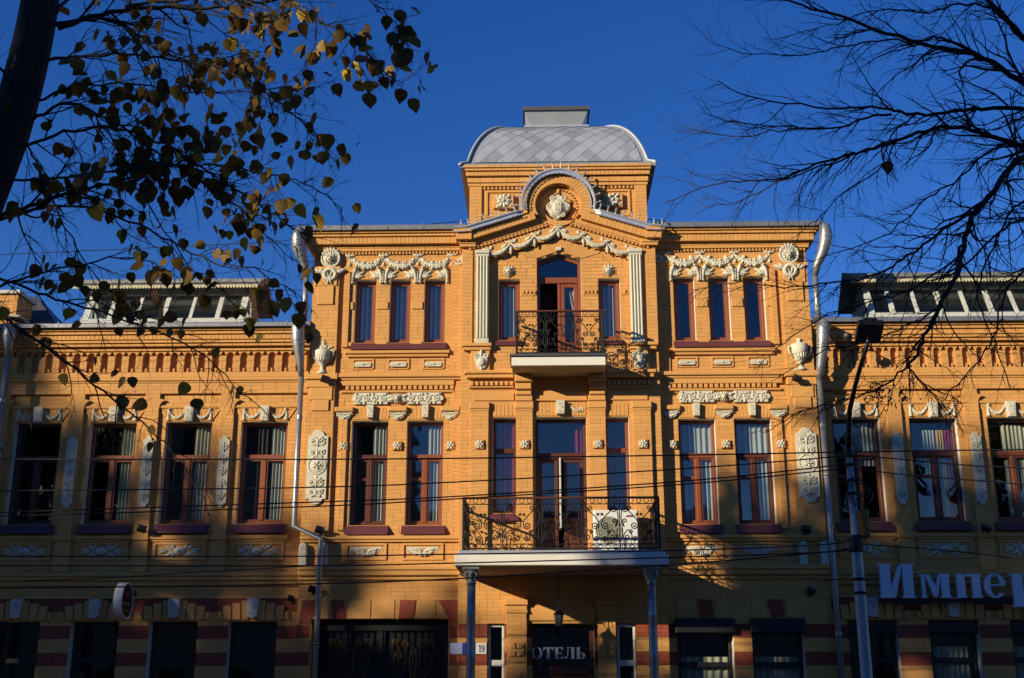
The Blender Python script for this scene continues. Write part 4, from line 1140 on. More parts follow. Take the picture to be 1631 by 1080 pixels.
    # stepped corbel blocks under the upper balcony
    q = MB(); q.bbox(*mir(s, .55, .90), YB - .28, YB, 7.60, 7.762, .02); q.bbox(*mir(s, .57, .89), YB - .22, YB, 7.46, 7.598, .015); q.bbox(*mir(s, .57, .88), YB - .16, YB, 7.36, 7.458, .012); q.bbox(*mir(s, .55, .89), YB - .12, YB, 7.245, 7.358, .012); q.pieces('corbel', 'moulding', M.brick, BAY)
    xa, xb = mir(s, *NW)
    window(xa, xb, *NZ, YB, .2, 'plain', [(.1, .9, 0, .97, M.crimson if s < 0 else M.dim, 4)], fm=M.wood if s > 0 else M.darkwood, sill=.16)
    va = MB(); n = 6
    for i in range(n): va.bbox(xa + (xb - xa) * i / n + .003, xa + (xb - xa) * (i + 1) / n - .003, YB - .016, YB, 6.965, 7.20, .004)
    va.pieces('flat_arch', 'voussoir', M.brick, BAY)
va = MB(); n = 14
for i in range(n): va.bbox(-DW + 2 * DW * i / n + .003, -DW + 2 * DW * (i + 1) / n - .003, YB - .016, YB, 6.965, 7.24, .004)
va.pieces('flat_arch', 'voussoir', M.brick, BAY)
q = MB(); q.bbox(-.52, .52, YB - .03, YB, 7.30, 7.46, .006); q.bbox(-.53, .53, YB - .05, YB, 7.262, 7.298, .006); q.pieces('raised_panel', 'moulding', M.brick, BAY)
k = MB(); k.prism([(-.075, 6.98), (.075, 6.98), (.085, 7.255), (-.085, 7.255)], YB - .13, YB, .012)
for i in range(3): k.spiralrel(.02 if i % 2 else -.02, 7.04 + .075 * i, .03, 0, 1.2, YB - .13, .009, 1 if i % 2 else -1)
k.build('keystone', M.stucco, BAY)
o = MB(); o.roll([(.14, 7.22), (.22, 7.13), (.32, 7.05), (.42, 7.06)], [.02, .03, .026, .014], YB - .015); o.spiralrel(.40, 7.09, .05, -pi / 2, 1.3, YB - .015, .018, 1); o.build('scroll', M.stucco, BAY, smooth=True)
o = MB(); o.roll([(-.20, 7.10), (-.28, 7.05), (-.38, 7.14)], [.012, .016, .008], YB - .012); o.build('scroll', M.mortar, BAY, smooth=True, label='bare ochre remains of a lost scroll')
b = MB()
b.bbox(-1.975, -.6, YB - .10, YB, 3.88, 4.05, .01); b.bbox(.6, 1.975, YB - .10, YB, 3.88, 4.05, .01); b.pieces('string_course', 'moulding', M.brick, BAY)
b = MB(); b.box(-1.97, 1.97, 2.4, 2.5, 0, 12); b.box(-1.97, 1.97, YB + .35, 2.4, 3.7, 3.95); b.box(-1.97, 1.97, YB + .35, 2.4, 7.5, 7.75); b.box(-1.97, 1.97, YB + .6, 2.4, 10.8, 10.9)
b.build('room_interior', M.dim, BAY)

# upper balcony door (pointed head)
def door_leaf(mb, x0, x1, z0, z1, y, t=.085, kick=.45):
    mb.bbox(x0, x0 + t, y, y + .05, z0, z1, .008); mb.bbox(x1 - t, x1, y, y + .05, z0, z1, .008)
    mb.bbox(x0 + t, x1 - t, y + .001, y + .05, z1 - t, z1, .008); mb.bbox(x0 + t, x1 - t, y + .001, y + .05, z0, z0 + .1, .008)
    mb.bbox(x0 + t, x1 - t, y + .001, y + .05, z0 + kick, z0 + kick + t, .008)
    mb.bbox(x0 + t, x1 - t, y + .015, y + .045, z0 + .1, z0 + kick, .02)
yg = YI + .17
d = MB()
d.prism([(-.45, 8.0), (-.385, 8.0), (-.385, 10.27), (-.45, 10.26)], yg - .03, yg + .06); d.prism([(.385, 8.0), (.45, 8.0), (.45, 10.26), (.385, 10.27)], yg - .03, yg + .06)
d.prism([(-.45, 10.262), (-.385, 10.21), (0, 10.352), (0, 10.425)], yg - .031, yg + .06); d.prism([(.45, 10.262), (.385, 10.21), (0, 10.352), (0, 10.425)], yg - .0312, yg + .06)
d.bbox(-.385, .385, yg - .04, yg + .05, 9.80, 9.93, .012)
d.bbox(-.03, .03, yg - .02, yg + .05, 8.0, 9.80, .008)
ud = d.build('balcony_door', M.wood, BAY)
q = MB(); door_leaf(q, .03, .385, 8.02, 9.80, yg - .01); q = q.build('door_leaf', M.wood, ud)
p = MB(); p.box(.11, .305, yg + .012, yg + .018, 8.55, 9.72); p.build('pane', M.glass, ud)
p = MB(); p.prism([(-.386, 9.92), (.386, 9.92), (.386, 10.22), (0, 10.36), (-.386, 10.22)], yg + .008, yg + .014); p.build('fanlight_pane', M.glass, ud)
q = MB(); q.box(-.44, -.39, yg + .05, yg + .40, 8.02, 9.79); q.build('door_leaf', M.darkwood, ud, label='left door leaf swung open into the room')
c = MB(); wavy(c, .10, .30, 9.0, 9.75, yg + .10, 2, .02)
for i in range(len(c.v)):
    x_, y_, z_ = c.v[i]; t = (9.75 - z_) / .75; c.v[i] = (.12 + (x_ - .10) * (1 - t) + t * .22, y_, z_)
c.build('curtain', M.cream, ud, smooth=True)
c = MB(); wavy(c, -.36, -.08, 8.3, 9.8, yg + .32, 3, .03)
for i in range(len(c.v)):
    x_, y_, z_ = c.v[i]; t = (9.8 - z_) / 1.5; c.v[i] = (x_ - t * .18 * (x_ + .36) / .28, y_, z_)
c.build('curtain', M.darkwood, ud, smooth=True)
rv = MB()
for a, c_ in (((-.45, 7.96), (-.45, 10.28)), ((-.45, 10.28), (0, 10.44)), ((0, 10.44), (.45, 10.28)), ((.45, 10.28), (.45, 7.96))):
    rv.add([(a[0], YI + .003, a[1]), (c_[0], YI + .003, c_[1]), (c_[0], yg + .08, c_[1]), (a[0], yg + .08, a[1])], [(0, 1, 2, 3)])
rv.build('reveal', M.plaster, ud)
k = MB(); k.prism([(-.05, 10.45), (.05, 10.45), (.06, 10.53), (-.06, 10.53)], YI - .07, YI, .01); k.build('keystone', M.stucco, BAY)

# second-floor balcony door
yg = YB + .24
d = MB(); d.bbox(-DW, -DW + .06, yg - .03, yg + .05, 4.15, 6.94, .008); d.bbox(DW - .06, DW, yg - .03, yg + .05, 4.15, 6.94, .008); d.bbox(-DW + .06, DW - .06, yg - .029, yg + .05, 6.88, 6.94, .008)
d.bbox(-DW + .06, DW - .06, yg - .04, yg + .05, 6.14, 6.26, .01)
ld = d.build('balcony_door', M.darkwood, BAY)
p = MB(); p.box(-DW + .055, DW - .055, yg + .01, yg + .016, 6.255, 6.885); p.build('pane', M.glass, ld)
q = MB(); door_leaf(q, .05, .44, 4.17, 6.14, yg - .005, .07, .75); q.build('door_leaf', M.darkwood, ld)
p = MB(); p.box(.12, .37, yg + .015, yg + .02, 4.98, 6.07); p.build('pane', M.glass, ld)
q = MB(); door_leaf(q, -.44, -.06, 4.17, 6.14, yg - .003, .07, .75); q.build('door_leaf', M.darkwood, ld)
q = MB(); q.bbox(-.04, -.005, yg - .34, yg - .01, 4.75, 6.12, .006); q.build('open_door_edge', M.board, ld, label='edge of the open door leaf, coloured pale to look sunlit')  # pale colour stands in for sun on this edge of the dark door
p = MB(); p.box(-.37, -.13, yg + .015, yg + .02, 4.98, 6.07); p.build('pane', M.glass, ld)
c = MB(); wavy(c, .27, .43, 4.3, 6.85, yg + .14, 2, .03); c.build('curtain', M.crimson, ld, smooth=True)
rv = MB(); rv.box(-DW - .022, -DW - .001, YB + .003, yg + .08, 4.1, 6.94); rv.box(DW + .001, DW + .022, YB + .003, yg + .08, 4.1, 6.94); rv.box(-DW - .022, DW + .022, YB + .0035, yg + .08, 6.941, 6.962); rv.build('reveal', M.plaster, ld)

# ---------- metal cresting along the gable
path = [(-2.16, 10.87), (-1.90, 10.885)]
path += [(-1.90 + (1.90 - .70) * i / 8, 10.885 + (11.265 - 10.885) * i / 8) for i in range(1, 9)]
path += [(.755 * cos(a), CZ + .755 * sin(a)) for a in [radians(193 - 206 * i / 24) for i in range(25)]]
path += [(-x, z) for x, z in path[:10][::-1]]
CRD = lambda x, z: .15 if abs(x) < .8 and z > 11.25 else .06      # the arch stands out less than the slopes
cr = MB()
for dy, r in ((YB - .30, .026), (YB - .27, .018)):
    cr.tube([(x, dy + CRD(x, z), z + (0.0 if r > .02 else -.055)) for x, z in path], r, 6)
k = len(path); vs = []
for x, z in path: vs += [(x, YB - .30 + CRD(x, z), z), (x, YB + .18, z + .04)]
cr.add(vs, [(2 * i, 2 * i + 2, 2 * i + 3, 2 * i + 1) for i in range(k - 1)])
vs = []
for x, z in path:
    vs += [(x, YB - .295 + CRD(x, z), z + .0), (x * (.985 if abs(x) < .8 and z > 11.25 else 1), YB - .295 + CRD(x, z), z - .075 if z < 11.3 else z - .075 * max(.0, (z - CZ) / .755))]
cr.add(vs, [(2 * i, 2 * i + 2, 2 * i + 3, 2 * i + 1) for i in range(k - 1)])
cr = cr.build('roof_cresting', M.silver, BAY, smooth=False)
fin = MB(); fin.lathe([(.012, 0), (.012, .03), (.026, .045), (.012, .06), (.010, .10), (.028, .115), (.022, .13), (.006, .15)], 0, 0, 7)
fm_ = fin.mesh('finial'); fm_.materials.append(M.silver)
drip = MB(); drip.prism([(-.022, 0), (.022, 0), (.012, -.032), (-.012, -.032)], -.003, .003); dm_ = drip.mesh('drip_tooth'); dm_.materials.append(M.silver)
acc = 0; dacc = 0
for (xa, za), (xb, zb) in zip(path, path[1:]):
    L = sqrt((xb - xa) ** 2 + (zb - za) ** 2); t = 0
    while acc + L - t >= .165:
        t += .165 - acc; acc = 0
        f = t / L; x_, z_ = xa + (xb - xa) * f, za + (zb - za) * f
        o = bpy.data.objects.new('finial', fm_); COL.objects.link(o); o.parent = cr; o.location = (x_, YB - .29 + CRD(x_, z_), z_ + .015)
        nx, nz = -(zb - za) / L, (xb - xa) / L
        o.rotation_euler = (0, atan2(nx, nz) * .8, 0)
    acc += L - t
    t2 = 0
    while dacc + L - t2 >= .055:
        t2 += .055 - dacc; dacc = 0
        f = t2 / L; x_, z_ = xa + (xb - xa) * f, za + (zb - za) * f
        nx, nz = -(zb - za) / L, (xb - xa) / L
        o = bpy.data.objects.new('drip_tooth', dm_); COL.objects.link(o); o.parent = cr; o.location = (x_ - nx * .07, YB - .298 + CRD(x_, z_), z_ - nz * .07); o.rotation_euler = (0, atan2(nx, nz), 0)
    dacc += L - t2

# ---------- tower with its domed metal roof
random.seed(31)
TOW = HOTEL
TH = (at(1031, 330, YT)[0] - at(748.5, 330, YT)[0]) / 2
zt = lambda v: at(890, v, YT)[1]
TC = YT + TH
T0, T1 = 10.9, zt(270)
brick_part('tower_wall', TOW, -TH, TH, T0, T1, YT)
b = MB(); b.box(-TH, -TH + .02, YT + .001, YT + 2 * TH, T0, T1); b.box(TH - .02, TH, YT + .001, YT + 2 * TH, T0, T1); b.box(-TH, TH, YT + 2 * TH - .02, YT + 2 * TH, T0, T1); b.build('side_wall', M.mortar, TOW)
for s in (-1, 1):
    brick_part('corner_pilaster', TOW, *mir(s, TH - .26, TH), T0, zt(297), YT - .04, yb=YT)
    f = MB(); a, b_ = mir(s, .72, 1.52); z0, z1, t = zt(343), zt(303), .05
    f.bbox(a, b_, YT - .03, YT, z1 - t, z1, .006); f.bbox(*mir(s, 1.47, 1.52), YT - .0301, YT, z0, z1 - t, .006); f.bbox(*mir(s, .72, 1.52), YT - .02, YT, z0 - .03, z0, .006)
    f.pieces('panel_frame', 'moulding', M.brick, TOW)
    xc = s * 1.14; zc = (zt(311) + zt(333)) / 2; hh = (zt(311) - zt(333)) / 2
    p = MB(); p.bbox(xc - .215, xc + .215, YT - .09, YT, zc - hh, zc + hh, .01); p = p.build('rosette_block', M.brick, TOW)
    o = MB(); rosette(o, xc, zc, .155, YT - .09, 9)
    for k in range(4):
        a = pi / 4 + k * pi / 2; o.leafrel(xc + .13 * cos(a), zc + .10 * sin(a), .10, .07, a * 1 + .3, .025, YT - .09, 2)
    o.build('rosette', M.stucco, p)
q = MB(); c_ = MB()
for v0, v1, pj, L in ((297, 292, .06, .262), (292, 284, .09, .262), (283, 276.5, .15, .085), (276, 272.5, .19, .262), (272, 268, .22, .262)):
    z0, z1 = zt(v0), zt(v1) - .003; e = TH + pj * .5; k = int(2 * e / L)
    c_.box(-e, e, YT - pj + .007, YT + 2 * TH + pj, z0 - .002, z1 + .002)
    for i in range(k): q.bbox(-e + 2 * e * i / k + .0025, -e + 2 * e * (i + 1) / k - .0025, YT - pj, YT, z0, z1, .004); q.t[-10:] = [random.random()] * 10
cc = c_.build('cornice', M.mortar, TOW); q.build('brickwork', M.brick, cc, kind='stuff')
for i in range(44):
    xx = -TH + .06 + i * (2 * TH - .12) / 43; d = MB(); d.box(xx - .02, xx + .02, YT - .045, YT, zt(302), zt(298)); d.build('dentil', M.brick, cc)
# dome
EV = 2.055; ZE = at(890, 265, YT - .2)[1]
DYC = YT - .2 + EV
aR, d0, h0, t0 = .92, .17, .17, .42
bR = at(890, 207.5, YT - .2 + d0 + aR)[1] - ZE - h0
def dome_q(q):
    t = t0 + (pi / 2 - t0) * q
    return d0 + aR * (cos(t0) - cos(t)) / cos(t0), h0 + bR * (sin(t) - sin(t0)) / (1 - sin(t0))
prof = [(0, 0), (0, .03), (.05, .10), (d0, h0)] + [dome_q(i / 14) for i in range(1, 15)] + [(d0 + aR + .2, h0 + bR + .02)]
dm = MB(); vs = []
for d_, h_ in prof:
    e = EV - d_; vs += [(-e, DYC - e, ZE + h_), (e, DYC - e, ZE + h_), (e, DYC + e, ZE + h_), (-e, DYC + e, ZE + h_)]
fs = [(4 * i + j, 4 * i + (j + 1) % 4, 4 * i + 4 + (j + 1) % 4, 4 * i + 4 + j) for i in range(len(prof) - 1) for j in range(4)] + [tuple(range(4 * len(prof) - 4, 4 * len(prof))), (3, 2, 1, 0)]
dm.add(vs, fs); DOME = dm.build('domed_roof', M.roof2, TOW)
# diamond sheets: each on its own, following the curve
def dome_pt(x, q, side, lift):
    """q = 0..1 up the curved part"""
    d_, h_ = dome_q(q); da, ha = dome_q(max(0, q - .02)); db, hb = dome_q(min(1, q + .02))
    nx, nz = hb - ha, db - da; l = sqrt(nx * nx + nz * nz); nx /= l; nz /= l
    e = EV - d_ + nx * lift
    z = ZE + h_ + nz * lift
    if side == 0: return (x, DYC - e, z)
    if side == 1: return (e, DYC + x, z)
    return (-e, DYC - x, z)
DW_, NQ = .33, 6
def diamond(cx_, cq, side):
    q = MB(); N = 4; vs = []
    for i in range(N + 1):
        for j in range(N + 1):
            a, b_ = i / N - .5, j / N - .5
            x = cx_ + (a - b_) * DW_; qq = cq + (a + b_) / NQ
            qq = min(.985, max(.0, qq)); lim = EV - dome_q(qq)[0] - .10
            x = max(-lim, min(lim, x))
            vs.append(dome_pt(x, qq, side, .008 + .022 * (1 - (a + b_ + 1) / 2)))
    fs = [(i * (N + 1) + j, (i + 1) * (N + 1) + j, (i + 1) * (N + 1) + j + 1, i * (N + 1) + j + 1) for i in range(N) for j in range(N)]
    q.add(vs, fs, random.random()); return q
for side in (0, 1, 2):
    for r in range(0, 2 * NQ + 1):
        cq = r * .5 / NQ
        n = int(2 * EV / DW_) + 1
        for i in range(-n, n + 1):
            cx_ = (i + (.5 if r % 2 else 0)) * DW_
            lim = EV - dome_q(min(1, cq))[0] - .1
            if abs(cx_) > lim + .1: continue
            o = diamond(cx_, cq, side).build('roof_sheet', M.roof if random.random() > .4 else M.roof2, DOME, smooth=True)
for sx in (-1, 1):
    for sy in (-1, 1):
        pts = [(sx * (EV - d_ + .02), DYC + sy * (EV - d_ + .02), ZE + h_ + .015) for d_, h_ in prof[1:]]
        q = MB(); q.tube(pts, [.03] + [.035] * (len(pts) - 2) + [.03], 6); q.build('hip_roll', M.roof, DOME, smooth=True)
yc = DYC - .72; zb = at(890, 208, yc)[1]; zk = at(890, 199, yc)[1]; zv0 = at(890, 195, yc)[1]; zv1 = at(890, 176, yc)[1]; zv2 = at(890, 170, yc)[1]
CB = (at(943, 204, yc)[0] - at(840, 204, yc)[0]) / 2; CN = .80 * CB
q = MB()
def frustum(mb, e0, e1, z0, z1):
    vs = [(sx * e, DYC + sy * e, z) for e, z in ((e0, z0), (e1, z1)) for sx, sy in ((-1, -1), (1, -1), (1, 1), (-1, 1))]
    mb.add(vs, [(0, 1, 5, 4), (1, 2, 6, 5), (2, 3, 7, 6), (3, 0, 4, 7), (4, 5, 6, 7), (3, 2, 1, 0)])
frustum(q, CB, CB, zb - .35, zk); frustum(q, CN + .01, CN, zk + .001, zv0); frustum(q, CN, CB - .01, zv0 + .001, zv1)
cap = q.build('roof_ventilator', M.roof, TOW)
q = MB(); frustum(q, CB + .03, CB + .03, zv1 + .001, zv2); q.build('ventilator_lid', M.roofdark, cap)

# ---------- balconies, canopy, columns
def bez(p0, p1, p2, p3, n=8):
    return [tuple(p0[k] * (1 - t) ** 3 + 3 * p1[k] * t * (1 - t) ** 2 + 3 * p2[k] * t * t * (1 - t) + p3[k] * t ** 3 for k in (0, 1)) for t in [i / n for i in range(n + 1)]]
def spir(cx_, cz_, r, a0, turns, sg, n=16):
    return [(cx_ + r * (1 - .8 * i / n) * cos(a0 + sg * turns * 2 * pi * i / n), cz_ + r * (1 - .8 * i / n) * sin(a0 + sg * turns * 2 * pi * i / n)) for i in range(n + 1)]
def scroll_panel(w, h, put, r=.0095):
    """wrought-iron scroll motif for a panel w by h; put(x, z) places it in 3D"""
    mb = MB(); lo, hi = .11, h - .13
    H = hi - lo
    def curve(pts, rr=r): mb.tube([put(*p) for p in pts], rr, 4)
    for sg in (-1, 1):
        S = lambda pts: [(sg * x, z) for x, z in pts]
        # big inward pair, their stems sweep out to the top corners
        curve(S(bez((w * .40, hi), (w * .30, hi - H * .25), (w * .02, hi - H * .30), (w * .035, lo + H * .46)) + spir(w * .135, lo + H * .46, w * .10, pi, 1.6, 1)[1:]))
        curve(S(spir(w * .36, hi - H * .14, w * .085, pi * .5, 1.5, -1)))
        curve(S(bez((w * .45, hi - H * .12), (w * .50, lo + H * .62), (w * .47, lo + H * .5), (w * .40, lo + H * .42)) + spir(w * .38, lo + H * .57, w * .075, -pi / 2, 1.4, 1)[1:]))
        curve(S(spir(w * .12, lo + H * .14, w * .075, 0, 1.5, -1)))
        curve(S(bez((w * .195, lo + H * .14), (w * .20, lo + H * .34), (w * .30, lo + H * .40), (w * .36, lo + H * .30)) + spir(w * .34, lo + H * .17, w * .095, pi * .4, 1.5, -1)[1:]))
        curve(S(spir(w * .25, hi - H * .10, w * .07, -pi / 2, 1.4, 1))); curve(S(spir(w * .24, lo + H * .30, w * .06, pi / 2, 1.3, 1)))
        curve(S(spir(w * .055, hi - H * .27, w * .04, pi, 1.3, -1)))
        curve(S(bez((w * .49, lo + H * .05), (w * .44, lo + H * .22), (w * .42, lo + H * .32), (w * .46, lo + H * .40))))
    n = max(3, int(w / .13))
    for i in range(n):
        xx = -w / 2 + w * (i + .5) / n
        for zc in (lo - .055, hi + .06):
            curve([(xx + .042 * cos(a), zc + .042 * sin(a)) for a in [2 * pi * k / 10 for k in range(11)]], .006)
    for z in (lo, hi): curve([(-w / 2, z), (w / 2, z)], .009)
    return mb
def railing(parent, x0, x1, y0, y1, z0, z1, npan, nside):
    """railing on three sides of a balcony: front at y0, back to the wall y1"""
    h = z1 - z0
    r = MB(); r.bbox(x0 - .02, x1 + .02, y0 - .025, y0 + .025, z1 - .035, z1, .008); r.box(x0 - .022, x0 + .022, y0 + .026, y1, z1 - .036, z1 - .001); r.box(x1 - .022, x1 + .022, y0 + .026, y1, z1 - .036, z1 - .001)
    r.build('handrail', M.rail, parent); R = parent
    b = MB(); b.box(x0, x1, y0 - .012, y0 + .012, z0 + .02, z0 + .045); b.box(x0 - .012, x0 + .012, y0, y1, z0 + .02, z0 + .045); b.box(x1 - .012, x1 + .012, y0, y1, z0 + .02, z0 + .045); b.build('bottom_rail', M.iron, R)
    for x in (x0, x1):
        p = MB(); p.bbox(x - .022, x + .022, y0 - .02, y0 + .022, z0, z1 - .036, .004); p.build('post', M.iron, R)
    w = (x1 - x0) / npan
    for i in range(npan):
        xc = x0 + (i + .5) * w
        scroll_panel(w - .02, h, lambda x, z, xc=xc: (xc + x, y0, z0 + z)).build('scroll_panel', M.iron, R)
        if i: p = MB(); p.box(xc - w / 2 - .009, xc - w / 2 + .009, y0 - .009, y0 + .009, z0 + .045, z1 - .036); p.build('baluster', M.iron, R)
    w = (y1 - y0) / nside
    for x in (x0, x1):
        for i in range(nside):
            yc_ = y0 + (i + .5) * w
            scroll_panel(w - .02, h, lambda a, z, x=x, yc_=yc_: (x, yc_ + a, z0 + z)).build('scroll_panel', M.iron, R)
    return R
UBAL = part('upper_balcony', HOTEL)
b = MB(); b.bbox(-.945, .865, -1.05, YB + .0, 7.765, 7.945, .006); b.build('balcony_slab', M.white, UBAL)
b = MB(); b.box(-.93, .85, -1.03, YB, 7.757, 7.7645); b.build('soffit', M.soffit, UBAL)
b = MB(); b.bbox(-.985, .905, -1.09, YB + .05, 7.946, 7.995, .008); b.build('deck_edge', M.roofdark, UBAL)
railing(UBAL, -.85, .835, -1.0, YB, 7.997, 8.893, 3, 1)
LBAL = part('entrance_canopy', HOTEL)
b = MB(); b.bbox(-1.92, 1.835, -2.05, YB, 3.866, 4.05, .008); b.build('canopy_fascia', M.white, LBAL)
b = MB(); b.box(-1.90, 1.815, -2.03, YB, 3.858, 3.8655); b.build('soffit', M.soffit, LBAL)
b = MB(); b.bbox(-1.86, 1.775, -1.99, YB + .05, 4.053, 4.135, .01); b.build('canopy_deck', M.silver, LBAL)
railing(LBAL, -1.78, 1.695, -1.93, YB, 4.137, 5.085, 5, 3)
for xx in (-1.635, 1.535):
    co = MB(); co.lathe([(.115, 0), (.115, .25), (.085, .3), (.080, 1.2), (.084, 1.21), (.084, 1.25), (.080, 1.26), (.078, 2.3), (.082, 2.31), (.082, 2.35), (.078, 2.36), (.076, 3.0), (.081, 3.01), (.081, 3.04), (.076, 3.05), (.075, 3.56)], xx, -1.85, 18)
    co = co.build('canopy_column', M.zinc, LBAL, smooth=True); co = LBAL
    ca = MB(); ca.lathe([(.085, 3.55), (.09, 3.58), (.078, 3.60), (.082, 3.66), (.105, 3.74), (.125, 3.78), (.13, 3.80)], xx, -1.85, 16)
    for k in range(8):
        a = 2 * pi * k / 8; ca.tube([(xx + .08 * cos(a), -1.85 + .08 * sin(a), 3.62), (xx + .10 * cos(a), -1.85 + .10 * sin(a), 3.70), (xx + .14 * cos(a), -1.85 + .14 * sin(a), 3.75), (xx + .135 * cos(a), -1.85 + .135 * sin(a), 3.71)], [.02, .02, .016, .012], 5)
    ca.bbox(xx - .15, xx + .15, -2.0, -1.70, 3.80, 3.857, .01); ca.build('column_capital', M.zinc, co)

# ---------- entrance
ENT = HOTEL
yg = YB + .26
d = MB(); d.bbox(-.58, -.50, yg - .03, yg + .06, 0, 2.97, .01); d.bbox(.50, .58, yg - .03, yg + .06, 0, 2.97, .01); d.bbox(-.50, .50, yg - .03, yg + .06, 2.90, 2.97, .01); d.bbox(-.50, .50, yg - .04, yg + .06, 2.05, 2.20, .01); d.bbox(-.05, .05, yg - .03, yg + .06, 0, 2.05, .01)
for sx in (-1, 1): door_leaf(d, *mir(sx, .05, .50), .02, 2.05, yg - .01, .09, .7)
d.build('entrance_door', M.darkwood, ENT)
p = MB(); p.box(-.50, .50, yg + .01, yg + .016, 2.2, 2.9); p.build('transom_pane', M.glass, ENT)
for sx in (-1, 1): p = MB(); p.box(*mir(sx, .14, .41), yg + .012, yg + .018, .8, 1.96); p.build('pane', M.glass, ENT)
rv = MB(); rv.box(-.602, -.581, YB + .003, yg + .08, 0, 2.97); rv.box(.581, .602, YB + .003, yg + .08, 0, 2.97); rv.box(-.602, .602, YB + .0035, yg + .08, 2.971, 2.99); rv.build('reveal', M.plaster, ENT)
for a, b_ in ((-1.42, -1.10), (1.0, 1.36)):
    w = MB(); w.bbox(a, a + .05, YB + .06, YB + .14, .3, 2.97, .008); w.bbox(b_ - .05, b_, YB + .06, YB + .14, .3, 2.97, .008); w.bbox(a + .05, b_ - .05, YB + .061, YB + .14, 2.91, 2.97, .008); w.bbox(a + .05, b_ - .05, YB + .061, YB + .14, 2.20, 2.31, .008); w.bbox(a, b_, YB + .06, YB + .14, .2, .3, .008)
    w = w.build('side_light', M.white, ENT)
    p = MB(); p.box(a + .05, b_ - .05, YB + .1, YB + .106, 2.31, 2.91); p.build('pane', M.glass, w); p = MB(); p.box(a + .05, b_ - .05, YB + .1, YB + .106, .3, 2.2); p.build('pane', M.glass, w)
for sx, a, b_ in ((-1, .68, 1.06), (1, .64, .98)):
    brick_part('entrance_pilaster', ENT, *mir(sx, a, b_), 0, 3.16, YB - .09, yb=YB)
    q = MB(); q.bbox(*mir(sx, a - .03, b_ + .03), YB - .15, YB, 3.30, 3.42, .015); q.bbox(*mir(sx, a - .02, b_ + .02), YB - .12, YB, 3.16, 3.20, .01); q.bbox(*mir(sx, a - .01, b_ + .01), YB - .11, YB, 3.201, 3.298, .01); q.pieces('pilaster_capital', 'moulding', M.brick, ENT)
    q = MB(); xc = sx * (a + b_) / 2; q.bbox(xc - .15, xc + .15, YB - .12, YB - .09, 2.36, 2.62, .012)
    for k in range(4):
        an = k * pi / 2 + pi / 4; q.prism([(xc + .02 * cos(an), 2.49 + .02 * sin(an)), (xc + .13 * cos(an - .5), 2.49 + .13 * sin(an - .5)), (xc + .15 * cos(an), 2.49 + .13 * sin(an)), (xc + .13 * cos(an + .5), 2.49 + .13 * sin(an + .5))], YB - .145, YB - .12, .012)
    q.build('faceted_block', M.brick, ENT)
q = MB(); q.bbox(-.66, .62, YB - .05, YB, 3.02, 3.30, .01); q.pieces('raised_panel', 'moulding', M.brick, ENT)

# ---------- gate in the left block, shuttered windows in the right
gt = MB(); x0, x1 = -4.78, -2.17; yg = .22
gt.bbox(x0, x1, yg - .03, yg + .06, 2.86, 3.07, .01); gt.bbox(x0, x0 + .12, yg - .03, yg + .06, 0, 2.86, .01); gt.bbox(x1 - .12, x1, yg - .03, yg + .06, 0, 2.86, .01)
gt.box((x0 + x1) / 2 - .03, (x0 + x1) / 2 + .03, yg - .02, yg + .04, 0, 2.86)
gt.box(x0 + .12, x1 - .12, yg + .05, yg + .06, 0, 2.86)
GATE = gt.build('iron_gate', M.iron, HOTEL, label='dark iron gate with gilt scrolls')
for k, xc in enumerate((-4.02, -3.85, -2.95, -2.75)):
    pass
for xc in (-4.05, -2.85):
    q = MB()
    for sg in (-1, 1):
        for pts in (bez((0, 1.7), (sg * .1, 2.0), (sg * .42, 2.0), (sg * .36, 2.4)) + spir(sg * .28, 2.4, .085, 0 if sg > 0 else pi, 1.4, sg)[1:], spir(sg * .14, 2.62, .08, pi / 2, 1.4, -sg), spir(sg * .34, 2.66, .07, -pi / 2, 1.4, sg),
                    bez((0, 1.9), (sg * .2, 1.7), (sg * .4, 1.6), (sg * .42, 1.3)) + spir(sg * .36, 1.3, .07, 0 if sg > 0 else pi, 1.4, -sg)[1:], bez((sg * .03, 2.54), (sg * .1, 2.3), (sg * .05, 2.1), (0, 1.9))):
            q.tube([(xc + x, yg - .04, z) for x, z in pts], .010, 4)
    q.build('gilt_scroll', M.gold, GATE, smooth=True)
for i in range(18):
    xx = x0 + .2 + i * (x1 - x0 - .4) / 17; q = MB(); q.box(xx - .008, xx + .008, yg - .015, yg + .005, 0, 2.86); q.build('gate_bar', M.iron, GATE)
rv = MB(); rv.box(x0 - .02, x0 - .001, -.014, .3, 0, 3.07); rv.box(x1 + .001, x1 + .02, -.014, .3, 0, 3.07); rv.box(x0 - .02, x1 + .02, -.013, .3, 3.071, 3.09); rv.build('gate_reveal', M.mortar, GATE)
for (a, b_, m) in ((-4.40, -4.13, 1), (-3.16, -2.84, 1)):
    q = MB(); q.prism([(a + .03, 3.075), (b_ + .0, 3.075), (b_ - .05 * (a < -4) + .04 * (a > -4), 3.42), (a - .02 * (a < -4) + .06 * (a > -4), 3.42)], -.035, 0, .006); q.build('red_voussoir', M.red, HOTEL)
for a, b_ in ((-4.72, -4.44), (-4.09, -3.66), (-3.63, -3.20), (-2.78, -2.42)):
    q = MB(); q.bbox(a, b_, -.03, 0, 3.076, 3.42, .006); q.build('yellow_voussoir', M.brick, HOTEL)
q = MB()
for s in (-1, 1): q.prism([(-3.475 + s * 1.31, 3.075), (-3.475 + s * 1.33, 2.98), (-3.475 + s * 1.55, 2.98), (-3.475 + s * 1.50, 3.42), (-3.475 + s * 1.10, 3.42)], -.028, 0, .006)
q.pieces('red_voussoirs', 'red_voussoir', M.red, HOTEL)
